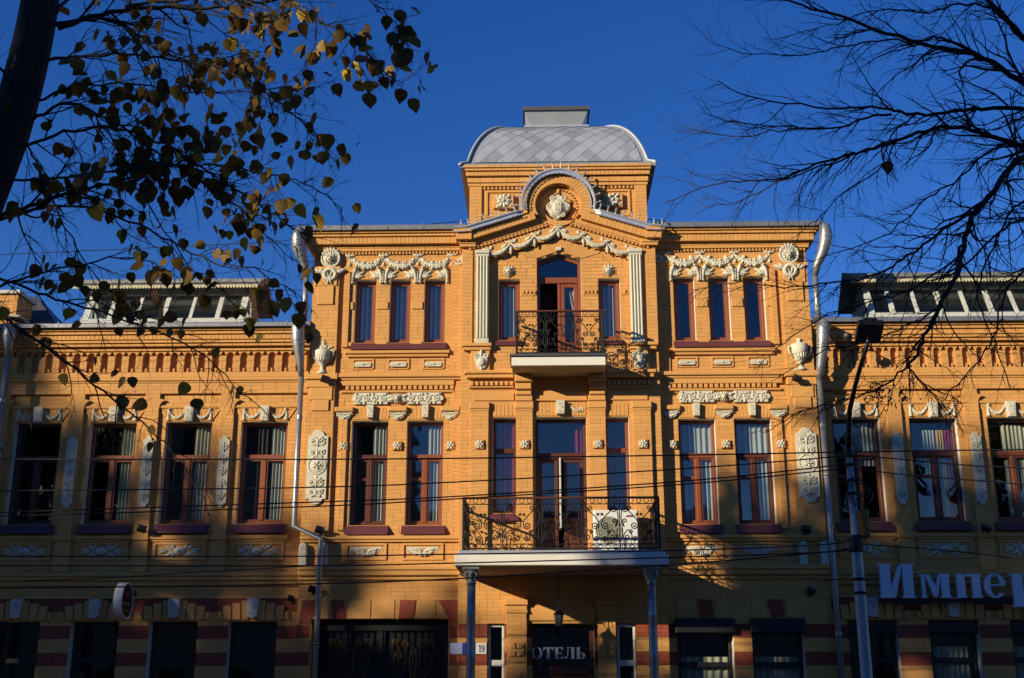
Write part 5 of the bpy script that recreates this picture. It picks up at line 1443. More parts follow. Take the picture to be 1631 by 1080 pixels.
for a, b_, cx_ in ((2.14, 3.20, 2.7), (3.55, 4.52, 4.03)):
    w = window(a, b_, .6, 3.07, 0, .26, 'plain', [(.1, .95, .0, .72, M.cream, 6)], fm=M.black, sill=.12, name='ground_floor_window', reveal=M.plaster)
    bx = MB(); bx.bbox(a - .03, b_ + .03, -.12, .18, 2.80, 3.06, .02); bx.build('shutter_box', M.black, w)
    q = MB(); q.prism([(cx_ - .10, 3.095), (cx_ + .16, 3.095), (cx_ + .13, 3.42), (cx_ - .16, 3.42)], -.035, 0, .006); q.build('red_voussoir', M.red, HOTEL)
    for c, d_ in ((a + .02, cx_ - .19), (cx_ + .19, b_ - .02)):
        q = MB(); q.bbox(c, d_, -.03, 0, 3.095, 3.42, .006); q.build('yellow_voussoir', M.brick, HOTEL)

# ---------- downpipes
def downpipe(pts, funnels, r=.055, label=None):
    d = MB(); d.tube(pts, r, 12); D = d.build('downpipe', M.zinc, HOTEL, smooth=True, label=label)
    L = 0
    for p, q in zip(pts, pts[1:]):
        p, q = Vector(p), Vector(q); l = (q - p).length; n = int(l / .95)
        for i in range(1, n + 1):
            a = p.lerp(q, i / (n + .5)); dr = (q - p).normalized()
            c = MB(); c.tube([a - dr * .035, a + dr * .035], r * 1.14, 12); c.build('pipe_joint', M.zinc, D, smooth=False)
            if i % 2 == 0 and abs(dr.z) > .8:
                k = MB(); k.box(a.x - .012, a.x + .012, a.y + r, a.y + .24, a.z - .012, a.z + .012); k.tube([a - dr * .012, a + dr * .012], r * 1.25, 10); k.build('bracket', M.iron, D)
    for f in funnels:
        c = MB(); c.tube([p for p, _ in f], [q for _, q in f], 16); c.build('rainwater_head', M.zinc, D, smooth=True)
        for i in range(2, len(f) - 1):
            (p, q), (p2, q2) = f[i], f[i + 1]
            for t in (0, .5):
                a = Vector(p).lerp(Vector(p2), t); c = MB(); dr = (Vector(p2) - Vector(p)).normalized(); rr = q + (q2 - q) * t
                c.tube([a - dr * .008, a, a + dr * .008], [rr * .98, rr + .012, rr * .98], 14); c.build('rib', M.zinc, D, smooth=True)
yp = -.10
for s in (-1, 1):
    X = lambda u, v, Y=yp: at(u, v, Y)
    if s < 0:
        f1 = [((*[X(481, 366)[0]], -.30, X(481, 366)[1]), .03), ((X(480, 370)[0], -.29, X(480, 370)[1]), .10), ((X(478, 382)[0], -.28, X(478, 382)[1]), .135), ((X(478, 396)[0], -.26, X(478, 396)[1]), .15), ((X(482, 410)[0], -.22, X(482, 410)[1]), .115), ((X(487, 424)[0], -.16, X(487, 424)[1]), .08), ((X(488.5, 440)[0], -.10, X(488.5, 440)[1]), .062)]
        f2 = [((X(478, 514)[0], -.24, X(478, 514)[1]), .04), ((X(478, 518)[0], -.24, X(478, 518)[1]), .11), ((X(477, 526)[0], -.24, X(477, 526)[1]), .135), ((X(477, 545)[0], -.23, X(477, 545)[1]), .135), ((X(478, 560)[0], -.2, X(478, 560)[1]), .11), ((X(479, 580)[0], -.14, X(479, 580)[1]), .075), ((X(480, 600)[0], -.10, X(480, 600)[1]), .058)]
        up = [(X(488, 438)[0], yp, X(488, 438)[1]), (X(488.5, 440)[0], yp, X(488, 520)[1])]
        lo = [(X(480, 600)[0], yp, X(480, 598)[1]), (X(480, 600)[0], yp, X(470, 838)[1]), (X(513, 862)[0], -.22, X(513, 858, -.22)[1]), (X(513, 862)[0], -.22, X(513, 872, -.22)[1]), (X(513, 862)[0], -.22, .3)]
    else:
        f1 = [((X(1309, 360)[0], -.30, X(1309, 360)[1]), .03), ((X(1310, 364)[0], -.29, X(1310, 364)[1]), .10), ((X(1312, 376)[0], -.28, X(1312, 376)[1]), .13), ((X(1312, 390)[0], -.26, X(1312, 390)[1]), .135), ((X(1308, 406)[0], -.22, X(1308, 406)[1]), .11), ((X(1300, 424)[0], -.16, X(1300, 424)[1]), .08), ((X(1298, 440)[0], -.10, X(1298, 440)[1]), .06)]
        f2 = [((X(1310, 512)[0], -.24, X(1310, 512)[1]), .04), ((X(1310, 516)[0], -.24, X(1310, 516)[1]), .10), ((X(1309, 526)[0], -.24, X(1309, 526)[1]), .13), ((X(1309, 545)[0], -.23, X(1309, 545)[1]), .135), ((X(1308, 560)[0], -.2, X(1308, 560)[1]), .115), ((X(1306, 585)[0], -.14, X(1306, 585)[1]), .085), ((X(1305, 605)[0], -.10, X(1305, 605)[1]), .058)]
        up = [(X(1298, 438)[0], yp, X(1298, 438)[1]), (X(1298, 438)[0], yp, X(1300, 520)[1])]
        lo = [(X(1305, 605)[0], yp, X(1305, 600)[1]), (X(1305, 605)[0], yp, .3)]
    downpipe(up, [f1], .06, 'upper steel downpipe from the middle roof')
    downpipe(lo, [f2], .056)
XL = -11.22
downpipe([(XL, yp, 8.3), (XL, yp, .3)], [[((XL, -.15, 8.98), .05), ((XL, -.15, 8.95), .13), ((XL, -.14, 8.7), .14), ((XL, -.12, 8.5), .09), ((XL, yp, 8.3), .06)]], .062)

# ---------- glazed lanterns on the wing roofs
def lantern(s, xa, xb, nb):
    """long glazed roof lantern with a sloping front; xa is the end nearest the middle"""
    x0, x1 = mir(s, xa, xb); y0, z0, y1, z1 = .80, 9.30, 1.24, 10.08; yb = 1.95
    L = part('roof_lantern', HOTEL)
    f = MB(); f.bbox(x0 - .04, x1 + .04, y0 - .10, yb, 9.09, 9.20, .01); f.bbox(x0 - .02, x1 + .02, y0 - .06, yb, 9.202, 9.30, .01); f.build('curb_board', M.board, L)
    sl = Vector((0, y1 - y0, z1 - z0))
    def bar(x, w, th=.035):
        m_ = MB(); n_ = Vector((0, -sl.z, sl.y)).normalized() * th
        p = [Vector((x - w, y0, z0)), Vector((x + w, y0, z0)), Vector((x + w, y1, z1)), Vector((x - w, y1, z1))]
        m_.add([q + n_ for q in p] + [q - n_ * .3 for q in p], [(0, 1, 2, 3), (4, 7, 6, 5), (0, 4, 5, 1), (1, 5, 6, 2), (2, 6, 7, 3), (3, 7, 4, 0)])
        m_.build('mullion', M.board, L)
    pit_ = (x1 - x0) / nb
    for i in range(nb + 1):
        xx = x0 + i * pit_; bar(min(max(xx, x0 + .07), x1 - .07), .07 if i in (0, nb) else (.05 if i % 2 else .035))
        if i < nb:
            p = MB(); p.add([(xx, y0 + .004, z0), (xx + pit_, y0 + .004, z0), (xx + pit_, y1 + .004, z1), (xx, y1 + .004, z1)], [(0, 1, 2, 3)]); p.build('pane', M.glassblue, L)
    h = MB(); h.bbox(x0, x1, y1 - .02, y1 + .06, z1 - .05, z1 + .10, .01); h.bbox(x0, x1, y0 - .02, y0 + .06, z0 - .001, z0 + .06, .01); h.build('head_board', M.board, L)
    # glazed end walls
    for xx in (x0, x1):
        e = MB(); d_ = .03
        for y in (y0 + .05, y0 + .32, y1 + .06, 1.6, yb - .03):
            zt_ = (z1 + .05 if y < 1.55 else (z1 - .04 if y < 1.7 else z1 - .32)) if y > y1 else z0 + (y - y0) / (y1 - y0) * (z1 - z0)
            e.box(xx - d_, xx + d_, y - .03, y + .03, 9.3, max(9.4, zt_))
        e.box(xx - d_, xx + d_, y1, yb, z1 - .34, z1 - .27); e.box(xx - d_ * .9, xx + d_ * .9, y0, yb, 9.301, 9.38); e.build('end_frame', M.board, L)
        p = MB(); p.add([(xx, y0, 9.3), (xx, yb, 9.3), (xx, yb, z1 - .3), (xx, y1, z1)], [(0, 1, 2, 3)]); p.build('pane', M.glassblue, L)
    # low pitched roof with overhang and fretwork
    r = MB(); o_ = .30; yr = 1.45
    r.xprism([(y1 - .36, z1 + .10), (y1 - .36, z1 + .15), (yr, z1 + .40), (yb + .12, z1 - .28), (yb + .12, z1 - .34), (yr, z1 + .34)], x0 - o_, x1 + o_); r.build('lantern_roof', M.roof2, L)
    r = MB(); r.bbox(x0 - o_, x1 + o_, y1 - .385, y1 - .362, z1 + .05, z1 + .09, .005)
    e = MB(); e.bbox(x0 - o_ - .02, x1 + o_ + .02, y1 - .42, y1 - .386, z1 + .085, z1 + .165, .006); e.build('roof_edge', M.bargegrey, L)
    r.box(x0 - .3, x1 + .3, y1 - .36, y1 + .08, z1 + .085, z1 + .099)
    for xx in (x0 - o_, x1 + o_):
        a, b_ = (xx - .022, xx) if xx < (x0 + x1) / 2 else (xx, xx + .022)
        r.xprism([(y1 - .36, z1 + .03), (y1 - .36, z1 + .155), (yr, z1 + .41), (yb + .12, z1 - .27), (yb + .12, z1 - .40), (yr, z1 + .27)], a, b_)
    r.build('barge_board', M.bargegrey, L)
    tm = MB(); tm.prism([(-.032, 0), (.032, 0), (.032, -.03), (.018, -.06), (0, -.075), (-.018, -.06), (-.032, -.03)], -.008, .008); me = tm.mesh('fretwork_tooth'); me.materials.append(M.creamboard)
    n = int((x1 - x0 + 2 * o_) / .068)
    for i in range(n):
        o = bpy.data.objects.new('fretwork_tooth', me); COL.objects.link(o); o.parent = L; o.location = (x0 - o_ + .035 + i * .068, y1 - .374, z1 + .049)
    b = MB()
    for i in range(nb + 1): b.box(x0 + i * pit_ - .035, x0 + i * pit_ + .035, yb - .05, yb, 9.3, z1 - .34)
    b.box(x0, x1, yb - .049, yb - .001, z1 - .40, z1 - .34); b.box(x0, x1, yb - .0491, yb - .002, 9.3, 9.38); b.build('rear_frame', M.board, L)
    p = MB(); p.add([(x0, yb - .02, 9.3), (x1, yb - .02, 9.3), (x1, yb - .02, z1 - .34), (x0, yb - .02, z1 - .34)], [(0, 1, 2, 3)]); p.build('pane', M.glassblue, L)
    for xx in (x0 + .02, x1 - .02):
        b = MB(); b.xprism([(y1 + .02, z1 - .04), (y1 + .02, z1 + .14), (yr, z1 + .33), (yb, z1 - .16), (yb, z1 - .28), (y1 + .3, z1 - .04)], xx - .015, xx + .015); b.build('gable_board', M.board, L)
    b = MB(); b.xprism([(y1 - .34, z1 + .09), (yr, z1 + .325), (yb + .11, z1 - .345), (yb + .11, z1 - .338), (yr, z1 + .335), (y1 - .34, z1 + .10)], x0 - o_ + .03, x1 + o_ - .03); b.build('soffit_board', M.bargegrey, L)
    b = MB(); b.box(x0 + .05, x1 - .05, y1 + .07, 1.62, z1 - .155, z1 - .13); b.box(x0 + .04, x1 - .04, y0 + .1, yb - .06, 9.31, 9.33); b.build('lining_board', M.board, L)
    return L
LN = at(388, 514, .8)[0]
lantern(-1, -LN, 10.15, 6)
RN = at(1385, 512, .8)[0]
lantern(1, RN, 10.6, 8)
# brick pier and hipped roof at the far left end
q = MB(); xa = at(30, 480, .9)[0]
brick_part('parapet_pier', HOTEL, xa - 1.0, xa, 9.0, 9.95, .85, yb=1.6)
q.bbox(xa - 1.05, xa + .06, .78, 1.66, 9.951, 10.03, .01); q.bbox(xa - 1.08, xa + .12, .76, 1.68, 9.40, 9.46, .01); q.build('pier_cap', M.board, HOTEL)
q = MB(); xr = at(104, 528, 1.3)[0]; zr = at(104, 528, 1.3)[1]
q.add([(xa - 2, 1.3, 9.15), (xr, 1.3, 9.15), (xa - .2, 2.2, 10.35), (xa - 2, 2.2, 10.35), (xr, 4.0, 9.15), (xa - 2, 4, 9.15)], [(0, 1, 2, 3), (1, 4, 2), (3, 2, 4, 5), (0, 3, 5)]); q.build('hipped_roof', M.roofdark, HOTEL)

# ================================================================ signs and fittings (things of their own)
def rect(a, b, c, d): return [(a, c), (b, c), (b, d), (a, d)]
def ring_polys(cx_, cz_, rx, rz, tx, tz, a0=0, a1=360, n=24):
    ps = []
    for i in range(n):
        u, v = radians(a0 + (a1 - a0) * i / n), radians(a0 + (a1 - a0) * (i + 1) / n)
        ps.append([(cx_ + rx * cos(u), cz_ + rz * sin(u)), (cx_ + rx * cos(v), cz_ + rz * sin(v)), (cx_ + (rx - tx) * cos(v), cz_ + (rz - tz) * sin(v)), (cx_ + (rx - tx) * cos(u), cz_ + (rz - tz) * sin(u))])
    return ps
def serif_stem(x0, x1, z0, z1, e=.06, t=.05, bot=True, top=True):
    p = [rect(x0, x1, z0 + (t if bot else 0), z1 - (t if top else 0))]
    if bot: p.append([(x0 - e, z0), (x1 + e, z0), (x1 + e, z0 + t * .6), (x1, z0 + t), (x0, z0 + t), (x0 - e, z0 + t * .6)])
    if top: p.append([(x0 - e, z1), (x0 - e, z1 - t * .6), (x0, z1 - t), (x1, z1 - t), (x1 + e, z1 - t * .6), (x1 + e, z1)])
    return p
def glyph(ch):
    """outline pieces and advance width of a bold serif letter, cap height 1"""
    if ch == 'И': return serif_stem(.08, .36, 0, 1) + serif_stem(.70, .98, 0, 1) + [[(.361, .02), (.47, .02), (.699, .93), (.60, .93), (.361, .30)]], 1.06
    if ch == 'м': h = .70; return serif_stem(.07, .16, 0, h, .05) + serif_stem(.62, .86, 0, h, .05) + [[(.161, h), (.30, h), (.52, .24), (.46, .01), (.40, .01)], [(.619, h - .02), (.57, h - .04), (.43, .1), (.47, .012), (.52, .1)]], .93
    if ch == 'п': h = .70; return serif_stem(.07, .32, 0, h, .05) + serif_stem(.56, .81, 0, h, .05) + [rect(.321, .559, h - .07, h)], .88
    if ch == 'е': return ring_polys(.32, .35, .31, .36, .17, .045, 22, 320, 30) + [rect(.151, .60, .35, .40), [(.45, .40), (.62, .40), (.60, .50), (.53, .56), (.46, .46)]], .68
    if ch == 'р': h = .70; return serif_stem(.08, .33, -.26, h, .06, .05, True, True) + ring_polys(.36, .35, .34, .36, .19, .05, -100, 100, 20), .75
    if ch == 'О': return ring_polys(.44, .5, .42, .51, .19, .045, 0, 360, 36), .90
    if ch == 'Т': return serif_stem(.29, .53, 0, .93, .08, .05, True, False) + [rect(.03, .79, .931, 1.0), [(.03, .93), (.03, .70), (.07, .70), (.16, .88), (.288, .93)], [(.79, .93), (.79, .70), (.75, .70), (.66, .88), (.532, .93)]], .84
    if ch == 'Е': return serif_stem(.09, .33, 0, 1, .06, .05) + [rect(.331, .70, .94, 1.0), rect(.331, .70, 0, .06), rect(.331, .54, .47, .53), [(.70, .939), (.70, .72), (.66, .72), (.58, .88), (.42, .939)], [(.70, .061), (.70, .30), (.66, .30), (.58, .12), (.42, .061)], rect(.541, .575, .38, .62)], .76
    if ch == 'Л': return serif_stem(.56, .80, 0, 1, .06) + [rect(.22, .499, .94, 1.0), rect(.499, .56, .94, .949)] + [[(.30, .939), (.36, .939), (.33, .30), (.24, .06), (.12, 0), (.10, .05), (.20, .12), (.26, .32)]] + ring_polys(.11, .11, .10, .11, .10, .11, 0, 360, 12), .90
    if ch == 'Ь': return serif_stem(.09, .33, 0, 1, .06) + ring_polys(.40, .285, .33, .285, .19, .05, -90, 90, 18) + [rect(.331, .40, 0, .05), rect(.331, .40, .52, .57)], .80
    if ch == '1': return serif_stem(.22, .42, 0, 1, .1, .05, True, False) + [[(.219, .98), (.219, .86), (.04, .80), (.04, .86)]], .58
    if ch == '9': return ring_polys(.32, .68, .30, .32, .17, .06, 0, 360, 22) + ring_polys(.28, .42, .34, .42, .17, .06, -75, 20, 10) + ring_polys(.16, .10, .10, .10, .10, .10, 0, 360, 8), .68
    return [], .5
def letter(ch, x, z, h, y, th, m, parent, wx=1.0):
    ps, w = glyph(ch); mb = MB()
    for i, p in enumerate(ps):
        mb.prism([(x + a * h * wx, z + b * h) for a, b in p], y - th - .0006 * (i % 4), y)
    return mb.build('letter', m, parent), w * h * wx

# "Импер..." standing letters on the right wing
SY = YW - .30
SG = thing('lettered_sign', 'large pale blue raised lettering on a rail above the right ground floor windows', 'sign', (0, 0, 0))
zb = at(1450, 953, SY)[1]; hcap = at(1450, 899, SY)[1] - zb
xs = [at(u, 930, SY)[0] for u in (1397, 1463, 1519, 1565, 1606)]
for ch, x in zip('Импер', xs):
    w = glyph(ch)[1]
    tgt = {'И': at(1458, 930, SY)[0] - xs[0], 'м': at(1514, 930, SY)[0] - xs[1], 'п': at(1563, 930, SY)[0] - xs[2], 'е': at(1603, 930, SY)[0] - xs[3], 'р': .56}[ch]
    letter(ch, x - .01, zb, hcap, SY, .10, M.sign, SG, tgt / (w * hcap))
b = MB(); b.bbox(xs[0] + .02, xs[-1] + .6, SY + .002, SY + .05, zb - .075, zb - .012, .006)
for i in range(6): b.box(xs[0] + .2 + i * .5, xs[0] + .24 + i * .5, SY + .05, YW - .04, zb - .06, zb - .03)
b.build('sign_rail', M.black, SG)
# ОТЕЛЬ over the entrance
HS = thing('entrance_sign', 'silver capital lettering reading ОТЕЛЬ across the entrance transom', 'sign', (0, 0, 0))
yS = YB + .10; x = at(846, 1040, yS)[0]; x1_ = at(933.5, 1040, yS)[0]; z0 = at(890, 1049.5, yS)[1]; h = at(890, 1031, yS)[1] - z0
tw = sum(glyph(c)[1] for c in 'ОТЕЛЬ') * h; wx = (x1_ - x) / tw
for ch in 'ОТЕЛЬ':
    o, w = letter(ch, x, z0, h, yS, .03, M.silver, HS, wx); x += w
b = MB()
for zz in (z0 + h * .18, z0 + h * .80): b.box(at(842, 1040, yS)[0], at(939, 1040, yS)[0], yS + .004, yS + .02, zz - .01, zz + .01)
b.build('sign_rail', M.black, HS)
# street number plates
AD = thing('address_plate', 'blue enamel street plate with white number 19 beside the gate', 'sign', (0, 0, 0))
yA = YB - .03; zA0, zA1 = at(745, 1042, yA)[1], at(745, 1024, yA)[1]
xa, xb, xc_, xd = [at(u, 1033, yA)[0] for u in (717, 737, 758, 775)]
b = MB(); b.bbox(xa, xb - .003, yA, yA + .02, zA0, zA1, .004); b.build('pale_plate', M.paleblue, AD)
b = MB(); b.bbox(xb, xc_ - .002, yA, yA + .02, zA0, zA1 + .0, .004); b.prism([(xb + .05, zA1 + .001), (xc_ - .05, zA1 + .001), (xc_ - .10, zA1 + .07), (xb + .10, zA1 + .07)], yA, yA + .018); b.build('name_plate', M.blue, AD)
b = MB(); b.bbox(xc_, xd, yA - .001, yA + .02, zA0, zA1, .004); b.build('number_plate', M.white, AD)
hh = (zA1 - zA0) * .62; xx = xc_ + .045
for ch in '19':
    o, w = letter(ch, xx, zA0 + (zA1 - zA0) * .19, hh, yA - .001, .004, M.blue, AD, .75); xx += w
# round blade sign
RS = thing('round_blade_sign', 'round double-sided sign with a pale rim and dark brown face jutting from the left wing', 'sign', (0, 0, 0))
yR_ = -.28; px_, pz_ = at(199, 957, yR_); R_ = (at(199, 928, yR_)[1] - at(199, 986.5, yR_)[1]) / 2
def disc(mb, r0, r1, xa_, xb_, n=36):
    vs = []
    for i in range(n):
        a = 2 * pi * i / n; c, s_ = cos(a), sin(a)
        vs += [(xa_, yR_ + r1 * c, pz_ + r1 * s_), (xb_, yR_ + r1 * c, pz_ + r1 * s_), (xa_, yR_ + r0 * c, pz_ + r0 * s_), (xb_, yR_ + r0 * c, pz_ + r0 * s_)]
    fs = []
    for i in range(n):
        j = (i + 1) % n; a, b_ = 4 * i, 4 * j
        fs += [(a, b_, b_ + 1, a + 1), (a + 1, b_ + 1, b_ + 3, a + 3), (a + 2, a + 3, b_ + 3, b_ + 2), (a, a + 2, b_ + 2, b_)]
    mb.add(vs, fs)
b = MB(); disc(b, R_ - .03, R_, px_ - .11, px_ + .05); b.build('sign_rim', M.white, RS)
b = MB(); disc(b, .0, R_ - .028, px_ - .09, px_ + .035); b.build('sign_face', M.signbrown, RS)
b = MB()      # printed emblem and text line on the face
for (y0_, z0_, y1_, z1_) in ((-.10, .20, -.07, .02), (-.07, .02, -.01, .18), (-.01, .18, .02, .03), (.02, .03, .08, .21)):
    b.tube([(px_ + .037, yR_ + y0_, pz_ + z0_), (px_ + .037, yR_ + y1_, pz_ + z1_)], .014, 4)
b.build('emblem', M.signred, RS)
b = MB()
for k in range(9): b.box(px_ + .036, px_ + .039, yR_ - .2 + k * .046, yR_ - .2 + k * .046 + .032, pz_ - .09 + .012 * (k % 2), pz_ - .03)
for k in range(6): b.box(px_ + .036, px_ + .039, yR_ - .13 + k * .046, yR_ - .13 + k * .046 + .032, pz_ - .19, pz_ - .16)
b.build('text_line', M.acg, RS)
b = MB(); b.tube([(px_ - .03, yR_ + R_ - .02, pz_ + .16), (px_ - .03, YW, pz_ + .16)], .018, 6); b.tube([(px_ - .03, yR_ + R_ - .04, pz_ - .12), (px_ - .03, YW, pz_ - .2)], .014, 6); b.bbox(px_ - .07, px_ + .02, YW - .02, YW, pz_ + .08, pz_ + .24, .004); b.build('sign_bracket', M.black, RS)

# air conditioner on the lower balcony
yA = -.75; xa, za = at(946, 873, yA); xb, zb_ = at(1016, 812, yA); za = 4.175
AC = thing('air_conditioner', 'white air conditioner outdoor unit with a round fan grille standing on the canopy balcony', 'air conditioner', (0, 0, 0))
b = MB(); b.bbox(xa, xb, yA, yA + .32, za + .03, zb_, .02); b.build('case', M.acw, AC)
fx, fz = at(970, 844, yA); fr_ = .245
b = MB()
vs = [(fx + fr_ * cos(2 * pi * i / 32), yA - .004, fz + fr_ * sin(2 * pi * i / 32)) for i in range(32)]; b.add(vs, [tuple(range(32))]); b.build('fan_opening', M.acg, AC)
b = MB()
for r in (.05, .1, .15, .2, .245): b.tube([(fx + r * cos(a), yA - .012, fz + r * sin(a)) for a in [2 * pi * i / 28 for i in range(29)]], .004, 4)
for k in range(12): a = 2 * pi * k / 12; b.tube([(fx + .03 * cos(a), yA - .011, fz + .03 * sin(a)), (fx + .245 * cos(a), yA - .011, fz + .245 * sin(a))], .004, 4)
b.build('fan_grille', M.acg, AC)
b = MB()
for k in range(5):
    a = 2 * pi * k / 5
    b.add([(fx + .03 * cos(a), yA - .006, fz + .03 * sin(a)), (fx + .21 * cos(a), yA - .009, fz + .21 * sin(a)), (fx + .21 * cos(a + .7), yA - .006, fz + .21 * sin(a + .7)), (fx + .03 * cos(a + .9), yA - .007, fz + .03 * sin(a + .9))], [(0, 1, 2, 3)])
b.build('fan', M.acg, AC)
b = MB(); b.box(xb - .235, xb - .09, yA - .003, yA, zb_ - .135, zb_ - .115); b.box(xb - .21, xb - .10, yA - .003, yA, zb_ - .112, zb_ - .10); b.build('red_mark', M.signred, AC)
b = MB()
for x_ in (xa + .1, xb - .14): b.bbox(x_, x_ + .05, yA + .01, yA + .30, za - .037, za + .029, .004)
b.build('feet', M.black, AC)

# lantern hanging under the canopy
yl = -1.0; xl, zl = at(890, 984, yl)
LA = thing('hanging_lantern', 'small black iron lantern hanging under the canopy before the entrance', 'lantern', (0, 0, 0))
b = MB(); b.lathe([(.045, zl - .15), (.075, zl + .05), (.07, zl + .06), (.02, zl + .13), (.01, zl + .16)], xl, yl, 6); b.build('lantern_body', M.acg, LA)
b = MB(); b.lathe([(.02, zl - .20), (.055, zl - .17), (.055, zl - .15), (.03, zl - .14)], xl, yl, 6); b.lathe([(.10, zl + .05), (.085, zl + .08), (.03, zl + .15), (.012, zl + .20)], xl, yl, 6); b.tube([(xl, yl, zl + .18), (xl, yl, 3.857)], .008, 5)
for k in range(6): a = 2 * pi * k / 6; b.tube([(xl + .05 * cos(a), yl + .05 * sin(a), zl - .15), (xl + .08 * cos(a), yl + .08 * sin(a), zl + .05), (xl + .06 * cos(a), yl + .06 * sin(a), zl + .10)], .007, 4)
for sg in (-1, 1): b.tube([(xl + sg * .02, yl, zl + .20), (xl + sg * .09, yl, zl + .24), (xl + sg * .05, yl, zl + .33), (xl, yl, zl + .38)], .006, 4)
b.build('lantern_frame', M.iron, LA)

# little floodlights
def floodlight(u, v, Y, yw, label, s=1.0):
    x, z = at(u, v, Y)
    t = thing('floodlight', label, 'floodlight', (x, Y, z), 'small floodlights fixed to the facade')
    b = MB(); b.bbox(-.085 * s, .085 * s, -.06, .05, -.055 * s, .055 * s, .012); h = b.build('lamp_housing', M.black, t); h.rotation_euler = (-.5, .25, .3)
    b = MB(); b.tube([(0, .03, .0), (0, yw - Y, -.05)], .014, 5); b.bbox(-.03, .03, yw - Y - .02, yw - Y, -.1, .02, .004); b.build('bracket', M.black, t)
floodlight(518, 604, -.22, -.07, 'black floodlight just beneath the flower urn')
floodlight(509, 844, -.2, -.07, 'black floodlight below the tall left ornament panel')
floodlight(1270, 603, -.22, -.07, 'black floodlight just beneath the lidded urn')
floodlight(1284, 843, -.2, -.07, 'black floodlight below the tall right ornament panel')
floodlight(1571, 841, .05, YW, 'black floodlight between two windows of the right wing')
floodlight(226, 842, .05, YW, 'black floodlight between two windows of the left wing')
floodlight(497, 938, -.15, 0, 'black floodlight beside the elbow of the left downpipe', .8)
floodlight(463, 953, .05, YW, 'pale dome camera under the left band course', .7)
floodlight(1292, 941, -.1, 0, 'small black lamp beside the right downpipe above the shuttered windows', .8)
# siren / camera on a bracket at the right eave
x, z = at(1350, 538, -.45)
t = thing('eave_lamp', 'dark bulkhead lamp on a curled bracket under the right wing eave', 'lamp', (x, -.45, z))
b = MB(); b.lathe([(.03, .10), (.09, .07), (.10, 0), (.06, -.08), (.02, -.10)], 0, 0, 10); b.build('lamp_housing', M.black, t)
b = MB(); b.tube([(0, 0, .1), (-.05, .1, .18), (-.1, .3, .16), (-.08, .5, .05)], .016, 5); b.tube([(.02, 0, -.08), (.10, .05, -.16), (.06, .2, -.2)], .012, 5); b.build('bracket', M.black, t)

# ---------- street lamp on the kerb
random.seed(3)
PY = -5.15
pb = P3(1381, 1080, PY); pt = P3(1351.5, 722, PY)
px0 = (pb.x + pt.x) / 2
SL = thing('street_lamp', 'tall grey street lamp with a curved black arm and flat square head', 'street lamp', (px0, PY, 0))
zt_ = pt.z
b = MB(); b.lathe([(.13, 0), (.13, .9), (.088, 1.0), (.082, 3.4), (.082, zt_ - 1.35), (.062, zt_ - 1.3), (.052, zt_)], 0, 0, 14); b.build('lamp_pole', M.pole, SL, smooth=True)
b = MB(); b.lathe([(.10, zt_ - 1.5), (.11, zt_ - 1.48), (.11, zt_ - 1.28), (.08, zt_ - 1.25)], 0, 0, 12); b.lathe([(.07, zt_ - .06), (.085, zt_ - .05), (.085, zt_ + .05), (.05, zt_ + .07)], 0, 0, 12)
for dz in (-.18, -.42, -.62, -1.9, -2.1): b.lathe([(.075 if dz > -1 else .10, zt_ + dz - .02), (.09 if dz > -1 else .115, zt_ + dz), (.075 if dz > -1 else .10, zt_ + dz + .02)], 0, 0, 10)
b.build('clamp', M.iron, SL)
hd = P3(1384, 540, PY - 1.3)
a = [Vector((0, 0, zt_)), P3(1352, 690, PY - .1) - Vector((px0, PY, 0)), P3(1353, 655, PY - .3) - Vector((px0, PY, 0)), P3(1362, 615, PY - .6) - Vector((px0, PY, 0)), P3(1373, 575, PY - .95) - Vector((px0, PY, 0)), hd - Vector((px0, PY, 0))]
b = MB(); b.tube(a, [.05, .045, .04, .036, .034, .034], 8); b.build('lamp_arm', M.black, SL, smooth=True)
b = MB(); b.bbox(-.18, .18, -.27, .13, -.03, .07, .02); b.bbox(-.10, .10, -.25, .12, .075, .12, .01); h = b.build('lamp_head', M.black, SL); h.location = a[-1] + Vector((0, -.0, .06)); h.rotation_euler = (radians(-26), radians(3), radians(-4))
b = MB(); b.bbox(.10, .20, -.10, .14, 0, .42, .006); h = b.build('junction_box', M.gold, SL); h.location = (0.0, 0, at(1376, 856, PY)[1])
b = MB()
for k in range(3):
    pts = []
    for i in range(17):
        a_ = 2 * pi * i / 16; pts.append((.05 + (.13 + .03 * k) * cos(a_) + .02 * k, -.09 - .01 * k, zt_ - .55 + .17 * sin(a_) - .05 * k))
    b.tube(pts, .008, 4)
b.tube([(.09, -.05, zt_ - .7), (.12, -.05, zt_ - 1.3), (.16, -.05, zt_ - 1.45)], .012, 4)
b.build('cable_coil', M.wire, SL)

# ---------- overhead cables
def cable(pts, label, r=.011, name='overhead_cable', group='overhead cables across the front'):
    P = [Vector(p) for p in pts]; sm = []
    for i in range(len(P) - 1):
        p0, p1, p2, p3 = P[max(i - 1, 0)], P[i], P[i + 1], P[min(i + 2, len(P) - 1)]
        for k in range(6):
            t = k / 6
            sm.append(0.5 * ((2 * p1) + (p2 - p0) * t + (2 * p0 - 5 * p1 + 4 * p2 - p3) * t * t + (3 * p1 - p0 - 3 * p2 + p3) * t ** 3))
    sm.append(P[-1])
    o = MB().tube(sm, r, 5).build(name, M.wire, smooth=True); tag(o, label, 'cable', group)
    return o
def cpx(pts, Y=PY): return [P3(u, v, Y) for u, v in pts]
cable(cpx([(-160, 732), (0, 731.5), (490, 731.5), (720, 730), (1080, 725), (1350, 720), (1631, 716), (1780, 716)]), 'highest black cable, crossing the transoms of the second-floor windows', .012)
cable(cpx([(-160, 786), (0, 782), (460, 777), (720, 768), (1080, 747), (1290, 731), (1351, 724)]), 'black cable sagging to the left from the lamp pole top, second from above')
